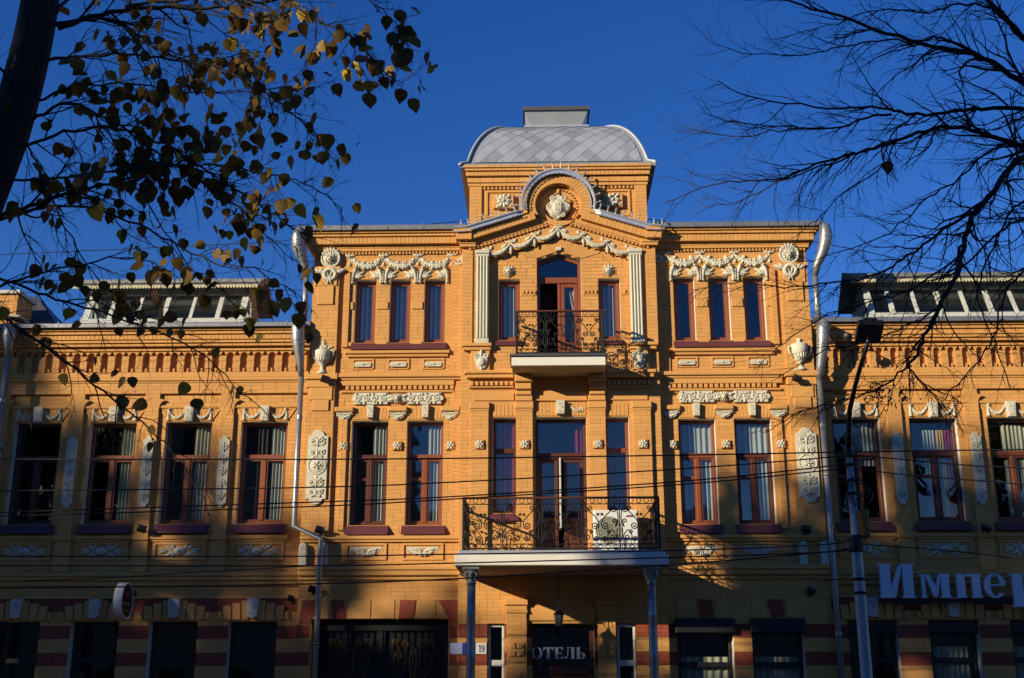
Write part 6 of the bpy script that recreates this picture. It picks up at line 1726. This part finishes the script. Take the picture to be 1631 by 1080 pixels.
cable(cpx([(-160, 822), (0, 816), (490, 800), (720, 791), (1080, 767), (1290, 746), (1351, 737)]), 'black cable just above the lower balcony railing')
cable(cpx([(-160, 824), (0, 822), (490, 807), (720, 795), (1080, 772), (1290, 752), (1351, 745)]), 'black cable running close beneath the one above the lower railing')
cable(cpx([(-160, 886), (0, 886), (490, 886), (700, 883), (1062, 877), (1300, 868), (1354, 860)]), 'black cable crossing the panels under the left windows')
cable(cpx([(-160, 902), (0, 901), (490, 901), (720, 897), (1065, 888), (1300, 880), (1355, 872)]), 'black cable along the lower string course of the left wing')
cable(cpx([(-160, 941), (0, 937), (250, 934), (490, 930), (720, 922), (1065, 900), (1356, 876)]), 'lowest black cable, passing in front of the canopy fascia')
cable(cpx([(-160, 928), (0, 926), (180, 920), (300, 912), (430, 905), (500, 901)]) , 'thin black cable slanting across the band under the left windows', .008)
cable(cpx([(1351, 724), (1450, 733), (1540, 741), (1631, 746), (1780, 760)]), 'upper black cable leaving the lamp pole to the right over the windows')
cable(cpx([(1351, 745), (1450, 757), (1540, 764), (1631, 772), (1780, 790)]), 'lower black cable leaving the lamp pole to the right over the windows')
cable(cpx([(1355, 866), (1450, 872), (1540, 880), (1631, 890), (1780, 905)]), 'black cable drooping to the right over the lettered sign')
cable([P3(u, v, 1.6) for u, v in [(-100, 410), (400, 387), (471, 379), (590, 366), (735, 352), (770, 346)]], 'thin cable in the sky running to the left side of the tower', .010)
cable([P3(u, v, 1.6) for u, v in [(1010, 343), (1040, 350), (1110, 360), (1300, 386), (1470, 420)]], 'thin cable in the sky running from the right side of the tower', .010)
cable([P3(u, v, 3.0) for u, v in [(330, 470), (430, 463), (480, 462), (500, 463)]], 'thin cable from the left lantern roof to the middle roof', .010)
cable([P3(1064, 902, -.18), P3(1075, 908, -.08), P3(1180, 908, -.06), P3(1290, 907, -.06), P3(1322, 913, -.1)], 'pale cable clipped along the wall right of the canopy', .012)

# ================================================================ trees
def catmull(P, k=5):
    sm = []
    for i in range(len(P) - 1):
        p0, p1, p2, p3 = P[max(i - 1, 0)], P[i], P[i + 1], P[min(i + 2, len(P) - 1)]
        for j in range(k):
            t = j / k
            sm.append(0.5 * ((2 * p1) + (p2 - p0) * t + (2 * p0 - 5 * p1 + 4 * p2 - p3) * t * t + (3 * p1 - p0 - 3 * p2 + p3) * t ** 3))
    sm.append(P[-1]); return sm

def rdir(d, spread, rnd, ydamp=.6):
    """a direction swung away from d by about `spread` radians"""
    for _ in range(20):
        v = Vector((rnd.gauss(0, 1), rnd.gauss(0, ydamp), rnd.gauss(0, 1))); v -= d * v.dot(d)
        if v.length > .2: break
    v.normalize()
    return (d * cos(spread) + v * sin(spread)).normalized()

def grow(mb, start, d, L, r, rnd, depth, tips, droop=.12, nsub=5, wig=.15, seg=.05):
    n = max(3, int(L / seg)); p = Vector(start); pts = [p.copy()]; d = d.copy()
    for i in range(n):
        d = (d + Vector((rnd.gauss(0, wig), rnd.gauss(0, wig * .7), rnd.gauss(0, wig) - droop * L / n))).normalized()
        p = p + d * (L / n); pts.append(p.copy())
    mb.tube(pts, [r * (1 - .72 * i / n) for i in range(n + 1)], 4 if r < .006 else 5, cap=False)
    tips.append((pts[-1], d.copy()))
    if depth > 0:
        for k in range(nsub):
            i = rnd.randrange(max(1, n // 5), n)
            dd = (pts[i + 1] - pts[i]).normalized()
            grow(mb, pts[i], rdir(dd, rnd.uniform(.45, .95), rnd), L * rnd.uniform(.28, .55), r * (1 - .6 * i / n) * .62, rnd, depth - 1, tips, droop, max(2, nsub - 2), wig, seg)
    else:
        for i in range(1, n): 
            if rnd.random() < .5: tips.append((pts[i], (pts[i + 1] - pts[i]).normalized()))

def limb(tree, pts, r0, r1, rnd, sub, subL, depth=1, droop=.12, name='branch', m=None, nsub=5, spread=(.4, .9), start=.08, straight=False, twm=None):
    """one main branch along given points and its twigs"""
    sm = catmull(pts, 5); n = len(sm)
    for i in range(1, n - 1): sm[i] = sm[i] + Vector((rnd.gauss(0, .006), rnd.gauss(0, .008), rnd.gauss(0, .006)))
    b = MB(); b.tube(sm, [r0 + (r1 - r0) * (i / (n - 1)) ** .8 for i in range(n)], 7)
    bo = b.build(name, m or M.bark, tree, smooth=True)
    tw = MB(); tips = [(sm[-1], (sm[-1] - sm[-2]).normalized())]
    tot = sum((sm[i + 1] - sm[i]).length for i in range(n - 1))
    for k in range(sub):
        i = min(n - 2, int((start + (1 - start) * (k + rnd.random()) / sub) * (n - 1)))
        d = (sm[i + 1] - sm[i]).normalized()
        f = i / (n - 1)
        grow(tw, sm[i], rdir(d, rnd.uniform(*spread), rnd, .45), subL * (1.05 - .5 * f) * rnd.uniform(.5, 1.25), (r0 + (r1 - r0) * f) * rnd.uniform(.28, .5) + .0012, rnd, depth, tips, droop, nsub)
    if tw.v: tw.build('twigs', twm or M.twig, bo, kind='stuff')
    return tips

# a heart-shaped hanging leaf, hung from its stalk at the origin, tip down
def leaf_mesh(seed, m, S=1.0):
    r = random.Random(seed); mb = MB()
    out_ = [(0, .0), (.16, .035), (.33, .0), (.45, -.14), (.47, -.34), (.40, -.56), (.25, -.78), (.08, -.96), (0, -1.08)]
    fold, curl = r.uniform(.15, .5), r.uniform(-.35, .35)
    N = len(out_); vs = []
    for sg in (-1, 1):
        for x, z in out_:
            jx = 1 + r.uniform(-.06, .06)
            vs.append((sg * x * jx, abs(x) * fold + curl * z * z + .03 * sin(9 * z + sg), z))
    mid = [(0, .02 + curl * z * z, z) for x, z in out_]
    vs += mid
    fs = []
    for i in range(N - 1):
        fs.append((i, i + 1, 2 * N + i + 1, 2 * N + i)); fs.append((2 * N + i, 2 * N + i + 1, N + i + 1, N + i))
    k = S * .075
    mb.add([(x * k, y * k, z * k - .02) for x, y, z in vs], fs)
    mb.tube([(0, 0, .015), (0.002, 0, -.02 + .0)], .0012, 3)
    me = mb.mesh('leaf'); me.materials.append(m); me.polygons.foreach_set('use_smooth', [True] * len(me.polygons))
    return me
rl = random.Random(5)
LEAVES = [leaf_mesh(i, m) for i, m in enumerate([M.leaf] * 6 + [M.leafy] * 3 + [M.leafb] * 3)]
LEAVES_DARK = LEAVES[:6]; LEAVES_LIT = LEAVES[6:9]; LEAVES_BROWN = LEAVES[9:]

def px_limb(pts, Y0, Y1):
    n = len(pts)
    return [P3(u, v, Y0 + (Y1 - Y0) * i / (n - 1)) for i, (u, v) in enumerate(pts)]

# ---- the leafy linden at the left
rnd = random.Random(42)
TY = -17.3
b0 = P3(-15, 283, TY)
LT = thing('linden_tree', 'dark linden tree leaning in from the left with sparse yellow-brown autumn leaves', 'tree', (b0.x - .75, TY, 0))
off = Vector((b0.x - .75, TY, 0))
_MB = MB
class Local(MB):
    def build(s, *a, **k):
        s.v = [(x - LT_OFF.x, y - LT_OFF.y, z - LT_OFF.z) for x, y, z in s.v]
        return _MB.build(s, *a, **k)
_MB = MB
LT_OFF = off
def tree_mode(o):
    global MB, LT_OFF
    LT_OFF = o; MB = Local if o is not None else _MB
tree_mode(off)
tr = [Vector((off.x, TY, 0)), Vector((off.x + .05, TY, .9)), Vector((off.x + .18, TY, 2.0)), Vector((off.x + .42, TY, 3.1)), P3(-15, 283, TY), P3(20, 189, TY), P3(51, 72, TY), P3(70, -40, TY), P3(95, -220, TY), P3(100, -420, TY)]
sm = catmull(tr, 6); b = MB(); n = len(sm); b.tube(sm, [.20 - .072 * min(1, i / 18) - .035 * max(0, (i - 18) / (n - 18)) for i in range(n)], 14); b.build('trunk', M.bark, LT, smooth=True)
TL = [  # pixel polylines of the main limbs
    ([(92, 45), (160, 22), (250, 13), (330, 13), (400, 8), (480, -12)], .028, .010, 16, .55),
    ([(85, 40), (150, 30), (190, 40), (260, 80), (330, 105), (405, 135), (459, 176), (507, 219), (525, 252)], .022, .004, 22, .50),
    ([(78, 95), (130, 90), (200, 88), (290, 95), (360, 112), (440, 150), (480, 185)], .018, .004, 18, .48),
    ([(62, 160), (110, 140), (150, 135), (220, 135), (330, 150), (450, 142), (500, 150)], .014, .003, 16, .42),
    ([(52, 190), (110, 165), (180, 195), (240, 235), (320, 290), (380, 330), (430, 350)], .018, .004, 20, .48),
    ([(38, 232), (100, 210), (190, 205), (280, 240), (370, 300), (440, 345), (490, 378)], .017, .004, 20, .46),
    ([(16, 288), (90, 285), (190, 270), (290, 263), (400, 272), (459, 284), (510, 305), (545, 337)], .014, .003, 20, .40),
    ([(-5, 345), (60, 325), (120, 305), (220, 280), (290, 255), (340, 225)], .024, .005, 18, .48),
    ([(-5, 352), (100, 325), (200, 350), (290, 395), (350, 420), (420, 436), (470, 470)], .015, .003, 18, .40),
    ([(-40, 475), (0, 457), (39, 442), (126, 420), (200, 410), (260, 425)], .014, .004, 12, .40),
    ([(-40, 430), (45, 460), (120, 485), (200, 510), (290, 545), (350, 590), (400, 640)], .015, .003, 20, .42),
    ([(-40, 470), (0, 500), (72, 552), (153, 615), (205, 655), (262, 705), (305, 760), (333, 805)], .016, .003, 22, .40),
    ([(200, 10), (330, -5), (430, -8), (502, 30), (545, 51), (581, 77), (615, 116), (643, 134)], .018, .003, 24, .38),
    ([(420, -30), (540, -20), (590, 2), (625, 35), (645, 62), (655, 80)], .010, .002, 16, .24),
    ([(90, 20), (130, -20), (240, -60), (360, -70)], .022, .006, 10, .6),
    ([(30, 210), (60, 260), (90, 330), (130, 410), (180, 470), (235, 520)], .012, .003, 16, .42),
    ([(55, 150), (10, 120), (-40, 60), (-80, 20)], .014, .005, 8, .4),
    ([(300, 275), (380, 330), (450, 400), (500, 440)], .008, .002, 12, .3),
    ([(180, 250), (240, 330), (300, 420), (360, 470), (400, 500)], .009, .002, 14, .34),
]
tips = []
for i, (p, r0, r1, ns, sl_) in enumerate(TL):
    y0 = TY + (0.0 if i != 11 and i != 10 and i != 9 else .1); y1 = TY + rnd.uniform(-.55, .65)
    tips += limb(LT, px_limb(p, y0, y1), r0 * .6, r1 * .75, rnd, int(ns * 1.25), sl_, 1, .55, nsub=5, m=M.twiglight if i in (6,) else M.bark)
# leaves: hand-placed outermost ones, the rest on the twigs
def img(p):
    d = p - CAM; k = d.dot(FW)
    return CX + F_PX * d.dot(RT) / k, CY - F_PX * d.dot(UP) / k
HAND = [(563, 335, 1), (566, 365, 2), (503, 345, 1), (487, 205, 0), (525, 222, 0), (537, 240, 2), (513, 250, 0), (534, 265, 0), (452, 225, 0), (473, 235, 0), (415, 112, 0), (432, 135, 0), (480, 145, 0), (500, 135, 0), (521, 128, 0), (608, 112, 0), (618, 115, 0), (632, 132, 0), (640, 150, 0), (655, 128, 2), (668, 148, 0), (657, 165, 0), (590, 65, 0), (575, 58, 0), (563, 140, 1), (588, 138, 1), (601, 143, 0), (530, 105, 1), (548, 100, 2), (545, 120, 1), (560, 110, 1), (572, 98, 2), (583, 92, 2), (575, 120, 1), (520, 95, 1), (500, 90, 0), (485, 80, 0),
        (275, 198, 1), (290, 245, 1), (385, 210, 1), (390, 225, 1), (415, 210, 1), (350, 228, 1), (362, 240, 1), (375, 250, 1), (368, 225, 1), (350, 250, 1), (403, 330, 1), (398, 345, 1), (412, 340, 1), (395, 360, 1), (415, 365, 0), (418, 385, 1), (465, 325, 1), (472, 335, 1), (450, 298, 1), (452, 285, 0), (338, 370, 0), (365, 378, 1), (330, 400, 1), (350, 408, 1), (362, 408, 1), (388, 418, 0), (416, 422, 1), (386, 388, 1), (440, 345, 2), (430, 340, 0), (493, 370, 2), (500, 352, 1), (505, 400, 2), (40, 680, 1), (235, 690, 0), (238, 715, 0), (372, 625, 1), (302, 620, 1), (308, 645, 0), (238, 650, 0), (390, 628, 1), (265, 515, 0), (275, 535, 0), (280, 480, 1), (330, 480, 0), (340, 495, 1), (260, 455, 1), (250, 480, 1), (255, 500, 0), (222, 505, 0), (200, 490, 0), (205, 505, 0), (190, 455, 1), (180, 480, 1), (150, 475, 0), (98, 605, 1), (112, 500, 0), (110, 465, 0), (185, 600, 0), (210, 610, 0), (150, 580, 0), (160, 610, 0), (200, 640, 0), (195, 610, 0)]
hp = []
for u, v, k in HAND:
    Y = TY + rnd.uniform(-.35, .5); hp.append((P3(u, v - 14, Y), k))
cand = []
for p, d in tips:
    u, v = img(p)
    if not (-30 < u < 700 and -40 < v < 560): continue
    # the crown is thickest in a band from the upper right to the middle left
    w = 1.0
    if v > 440: w = .22
    elif v > 300: w = .45
    if u > 500: w = .55 if 20 < v < 130 else .10
    if 430 < u <= 500 and v > 160: w = .22
    if u < 60: w *= .35
    if v < 40 and u < 330: w *= .35
    if rnd.random() < w: cand.append(p)
rnd.shuffle(cand)
cand = cand[:720]
k_ = 0; rest = MB()
items = hp + [(p + Vector((rnd.gauss(0, .012), rnd.gauss(0, .012), -.005)), (0 if rnd.random() < .60 else (1 if rnd.random() < .6 else 2))) for p in cand]
for p, kind in items:
    me = rnd.choice((LEAVES_DARK, LEAVES_LIT, LEAVES_BROWN)[kind])
    s_ = rnd.uniform(.66, 1.15); rot = (rnd.gauss(0, .35), rnd.gauss(0, .38), rnd.gauss(0, .9))
    if k_ < 300:
        o = bpy.data.objects.new('leaf', me); COL.objects.link(o); o.parent = LT; o.location = p - off; o.rotation_euler = rot; o.scale = (s_,) * 3
    else:
        mt = Matrix.Translation(p) @ Matrix.Rotation(rot[2], 4, 'Z') @ Matrix.Rotation(rot[1], 4, 'Y') @ Matrix.Rotation(rot[0], 4, 'X') @ Matrix.Scale(s_, 4)
        rest.add([mt @ v.co for v in me.vertices], [tuple(f.vertices) for f in me.polygons])
    k_ += 1
rest.build('foliage', M.leaf, LT, smooth=True, kind='stuff')
# little hanging seed bunches
sd = MB()
for p, d in rnd.sample(tips, 160):
    u, v = img(p)
    if not (300 < u < 660 and v < 220): continue
    q = p + Vector((0, 0, -.07)); sd.tube([p, p + Vector((.006, 0, -.03)), q], .0012, 3)
    for k in range(3): c = q + Vector((rnd.gauss(0, .012), rnd.gauss(0, .01), rnd.gauss(-.01, .012))); sd.lathe([(.001, c.z - .006), (.006, c.z), (.001, c.z + .006)], c.x, c.y, 5)
sd.build('seed_clusters', M.twig, LT, kind='stuff')

# ---- the bare tree at the right
rnd = random.Random(77)
RY = -15.6
rb = P3(1760, 330, RY)
off = Vector((rb.x + .35, RY, 0))
RTt = thing('bare_tree', 'bare dark tree at the right edge, its fine leafless twigs spread against the blue sky', 'tree', tuple(off))
tree_mode(off)
tr = [Vector((off.x, RY, 0)), Vector((off.x - .03, RY, 1.5)), Vector((off.x - .10, RY, 3.0)), P3(1770, 420, RY), P3(1755, 250, RY), P3(1745, 60, RY), P3(1735, -160, RY), P3(1725, -420, RY)]
sm = catmull(tr, 6); n = len(sm); b = MB(); b.tube(sm, [.19 - .10 * i / n for i in range(n)], 14); b.build('trunk', M.bark, RTt, smooth=True)
RLs = [
    ([(1750, 260), (1690, 190), (1640, 140), (1570, 95), (1520, 80), (1430, 60), (1340, 25), (1260, 2), (1180, -30)], .042, .006, 26, .75),
    ([(1640, 140), (1560, 90), (1500, 60), (1470, 66), (1400, 62), (1340, 75), (1270, 88), (1180, 85), (1122, 62)], .016, .003, 26, .60),
    ([(1755, 180), (1690, 120), (1640, 70), (1590, 20), (1545, -30)], .036, .014, 14, .70),
    ([(1755, 130), (1690, 60), (1660, 0), (1640, -50)], .03, .012, 10, .6),
    ([(1752, 190), (1680, 178), (1610, 172), (1540, 175), (1460, 182), (1400, 172), (1320, 170), (1210, 158), (1142, 128)], .030, .004, 28, .65),
    ([(1420, 182), (1370, 190), (1340, 203), (1260, 203), (1170, 196), (1120, 181)], .014, .003, 20, .5),
    ([(1340, 203), (1260, 205), (1180, 217), (1130, 213), (1075, 210)], .010, .0025, 14, .4),
    ([(1755, 255), (1690, 250), (1620, 230), (1560, 210), (1500, 203), (1440, 220), (1380, 240), (1300, 262), (1240, 285), (1160, 290), (1060, 322)], .034, .004, 34, .65),
    ([(1380, 240), (1310, 265), (1240, 290), (1180, 318), (1120, 330)], .012, .003, 18, .5),
    ([(1760, 300), (1690, 200), (1650, 235), (1610, 265), (1570, 320), (1545, 350), (1535, 400), (1520, 445), (1495, 490), (1470, 545), (1445, 585)], .040, .012, 30, .60),
    ([(1555, 335), (1510, 360), (1470, 390), (1430, 420), (1380, 442), (1320, 450), (1250, 458), (1180, 450), (1100, 462)], .018, .003, 30, .55),
    ([(1545, 350), (1530, 395), (1500, 430), (1440, 465), (1390, 480), (1320, 500), (1250, 545), (1200, 590)], .014, .003, 26, .50),
    ([(1445, 585), (1400, 618), (1340, 640), (1280, 655), (1215, 690)], .011, .003, 22, .42),
    ([(1445, 585), (1470, 610), (1500, 640), (1530, 680)], .009, .003, 16, .42),
    ([(1500, 490), (1440, 520), (1380, 545), (1310, 560), (1240, 600)], .010, .003, 20, .45),
    ([(1760, 330), (1700, 330), (1640, 345), (1590, 370), (1540, 420), (1500, 440)], .024, .006, 20, .6),
    ([(1760, 380), (1690, 400), (1631, 430), (1600, 470), (1580, 540), (1545, 590), (1500, 640)], .016, .004, 26, .5),
    ([(1690, 240), (1631, 230), (1580, 240), (1520, 290), (1470, 320), (1420, 370), (1340, 400), (1270, 420)], .016, .003, 26, .55),
    ([(1600, 20), (1540, 5), (1480, 20), (1400, 15), (1320, 40), (1240, 60)], .014, .003, 22, .5),
    ([(1690, 320), (1631, 320), (1600, 355), (1570, 420), (1560, 480), (1590, 560), (1610, 620)], .014, .004, 22, .5),
    ([(1460, 182), (1420, 215), (1400, 270), (1340, 310), (1300, 350), (1260, 380)], .010, .003, 20, .48),
]
rt = []
for i, (p, r0, r1, ns, sl_) in enumerate(RLs):
    rt += limb(RTt, px_limb(p, RY + rnd.uniform(-.1, .1), RY + rnd.uniform(-.8, .7)), r0 * .72, r1 * .8, rnd, ns, sl_, 1, .10, nsub=5, spread=(.35, .8))
o = bpy.data.objects.new('leaf', LEAVES_DARK[2]); COL.objects.link(o); o.parent = RTt; o.location = P3(1414, 252, RY) - off; o.scale = (1.15,) * 3; o['label'] = 'single withered leaf left on the bare branches'
cl = MB()
for k in range(90):
    u, v = rnd.gauss(1415, 24), rnd.gauss(632, 11); p = P3(u, v, RY + rnd.gauss(0, .1))
    cl.lathe([(.001, p.z - .008), (.007, p.z), (.001, p.z + .007)], p.x, p.y, 5); cl.tube([p, p + Vector((rnd.gauss(0, .02), 0, .04))], .0015, 3)
cl.build('dry_seeds', M.twig, RTt, kind='stuff')
tree_mode(None)

# ---- the park trees and houses across the street, behind the camera: they shade the facade and show in its panes
_cr = {}
def crown_mesh(seed, n, size, m, hollow=.35):
    key = (seed, n, size, m.name)
    if key in _cr: return _cr[key]
    r = random.Random(seed); mb = _MB(); vs = []; fs = []
    cl_ = [Vector((r.gauss(0, .5), r.gauss(0, .5), r.gauss(0, .5))) for _ in range(30)]
    cl_ = [c / max(1, c.length) * .95 for c in cl_]
    for i in range(n):
        c = r.choice(cl_); p = c + Vector((r.gauss(0, .115), r.gauss(0, .115), r.gauss(0, .13)))
        a = Vector((r.gauss(0, 1), r.gauss(0, 1), r.gauss(0, 1))).normalized(); b_ = a.orthogonal().normalized(); s_ = size * r.uniform(.6, 1.3)
        k = len(vs); vs += [p - a * s_, p + b_ * s_ * .6, p + a * s_, p - b_ * s_ * .6]; fs.append((k, k + 1, k + 2, k + 3))
    mb.add(vs, fs); me = mb.mesh('crown'); me.materials.append(m); _cr[key] = me
    return me
def park_tree(x, y, ztop, rx, rz, label, seed=0, n=2600, size=.075, m=None, trunk=.22):
    t = thing('park_tree', label, 'tree', (x, y, 0), 'park trees across the street')
    zc = ztop - rz
    b = _MB(); b.tube(catmull([Vector((0, 0, 0)), Vector((.05, .03, zc * .4)), Vector((-.04, 0, zc * .8)), Vector((.05, 0, zc + rz * .5))], 4), [trunk * (1 - .045 * i) for i in range(13)], 10); T = b.build('trunk', M.bark, t, smooth=True)
    r = random.Random(seed + 100)
    for k in range(9):
        a = 2 * pi * k / 9 + r.random(); z0 = zc * r.uniform(.75, 1.0) + rz * r.uniform(-.3, .2)
        b = _MB(); b.tube(catmull([Vector((0, 0, z0)), Vector((rx * .35 * cos(a), rx * .35 * sin(a), z0 + rz * .25)), Vector((rx * .8 * cos(a), rx * .8 * sin(a), z0 + rz * r.uniform(.2, .6)))], 4), [trunk * .4 * (1 - .09 * i) for i in range(9)], 6); b.build('branch', M.bark, t, smooth=True)
    o = bpy.data.objects.new('crown', crown_mesh(seed, n, size, m or M.green)); COL.objects.link(o); o.parent = t; o.location = (0, 0, zc); o.scale = (rx, rx, rz); o['kind'] = 'stuff'
    return t
SX, SZ = 1.32, .50
SHADE = [
    (9.8, .2, 25, 5.4, 4.2, 2600, 1), (4.9, 4.1, 24, 1.8, 2.3, 3000, 2), (4.9, .8, 26, 2.4, 3.0, 2600, 3), (9.0, 4.9, 28, 4.6, 1.9, 600, 8),
    (-8.4, .0, 27, 5.6, 3.5, 1500, 5), (-8.9, 4.9, 29, 4.4, 2.4, 420, 7), (-11.8, 6.0, 28, 1.8, 3.4, 3600, 6), (-3.7, 1.0, 25, 2.6, 3.4, 1800, 4), (.3, .9, 30, 1.7, 1.6, 900, 9),
    (-7.0, 1.2, 34, 6.5, 3.6, 900, 10), (1.5, -.6, 33, 4.5, 3.0, 1200, 11), (-9.8, 3.2, 22, 2.2, 2.6, 500, 12),
    (7.6, 3.5, 26, 2.3, 1.3, 1700, 13),
]
LB = ['broad dense park tree', 'narrow dark park tree', 'low bushy park tree', 'thin park tree with few leaves', 'airy spreading park tree', 'light park tree with open crown', 'tall narrow bushy park tree', 'half bare park tree', 'small slender park tree', 'wide thin-crowned park tree', 'round thin-leaved park tree', 'young upright park tree', 'compact bushy park tree']
for i, (x0, z0, t, hx, hz, n, sd_) in enumerate(SHADE):
    rx = hx / 1.66; rz = sqrt(max(.3, hz * hz - (.5 * rx) ** 2))
    park_tree(x0 - SX * t, -t, z0 + SZ * t + rz, rx, rz, LB[i], sd_, n, .105)
park_tree(-19.0, -29.3, 13.2, 1.5, 2.6, 'unseen slender park tree added to shade the linden', 23, 1000, .085)  # extra crown out of view, put here to dapple the sun on the linden
for i, (x, y, zt_, rx, rz, n) in enumerate([(-19.3, -26.5, 13.5, 2.3, 4.0, 1700), (-25.5, -28, 14.5, 3.2, 4.5, 2600), (13.5, -27.5, 13.0, 2.6, 4.0, 1800), (20.5, -26, 14.0, 3.2, 4.6, 2600)]):
    park_tree(x, y, zt_, rx, rz, ['park tree behind the camera mirrored in the left windows', 'tall park tree at the far left of the park', 'park tree mirrored in the right wing windows', 'tall park tree at the far right of the park'][i], 40 + i, n, .085)
for i, (x0, z0, t, hx, hz) in enumerate([(-10.3, 4.6, 24, .75, 3.0), (-8.75, 4.0, 22, .55, 2.9), (-7.2, 4.4, 26, .70, 2.7), (-5.75, 3.6, 23, .55, 2.6), (6.6, 4.9, 22, .65, 2.3), (8.1, 4.7, 25, .6, 2.3), (9.6, 4.9, 23, .7, 2.4)]):  # added narrow crowns, shaped to streak both wings with soft vertical shade
    t_ = park_tree(x0 - SX * t, -t, z0 + SZ * t + hz, hx / 1.5, hz, ['tallest slender added shade tree in the row across the street', 'added shade tree just right of the tallest one in its row', 'third added shade tree of the row counted from the far left', 'shortest added shade tree closing the left half of its row', 'first added shade tree after the gap in the row', 'middle added shade tree of the three nearest ones', 'added shade tree at the right end of the row'][i], 60 + i % 3, 900, .11, trunk=.14)
# unseen houses beyond the park, heights set for near-tree shade and pane reflections
def opposite_house(x0, x1, y, h, label, floors):
    t = thing('opposite_house', label, 'building', ((x0 + x1) / 2, y, 0), 'houses across the street')
    w = (x1 - x0) / 2
    b = _MB(); b.box(-w, w, -9, 0, 0, h); Wl = b.build('wall', M.opp, t)
    b = _MB(); b.xprism([(.5, h), (.5, h + .1), (-4.5, h + 2.0), (-9.5, h + .1), (-9.5, h)], -w - .3, w + .3); b.build('roof', M.roofdark, t)
    n = int(2 * w / 3)
    for f in range(floors):
        for i in range(n):
            b = _MB(); xx = -w + (i + .5) * 2 * w / n; zz = 1.2 + f * h / floors
            b.box(xx - .6, xx + .6, -.05, .03, zz, zz + 1.9); o = b.build('window', M.black, t)
opposite_house(-80, -31.4, -40, 13.0, 'long grey three-storey house far along the street', 3)
opposite_house(-31.2, -8, -40, 19, 'unseen grey three-storey house opposite the left wing, raised to shade the near trees', 3)
opposite_house(-7, 9, -41, 10.0, 'grey two-storey house straight opposite the hotel', 2)
opposite_house(10, 44, -42, 9.0, 'low grey two-storey house opposite the right wing', 2)
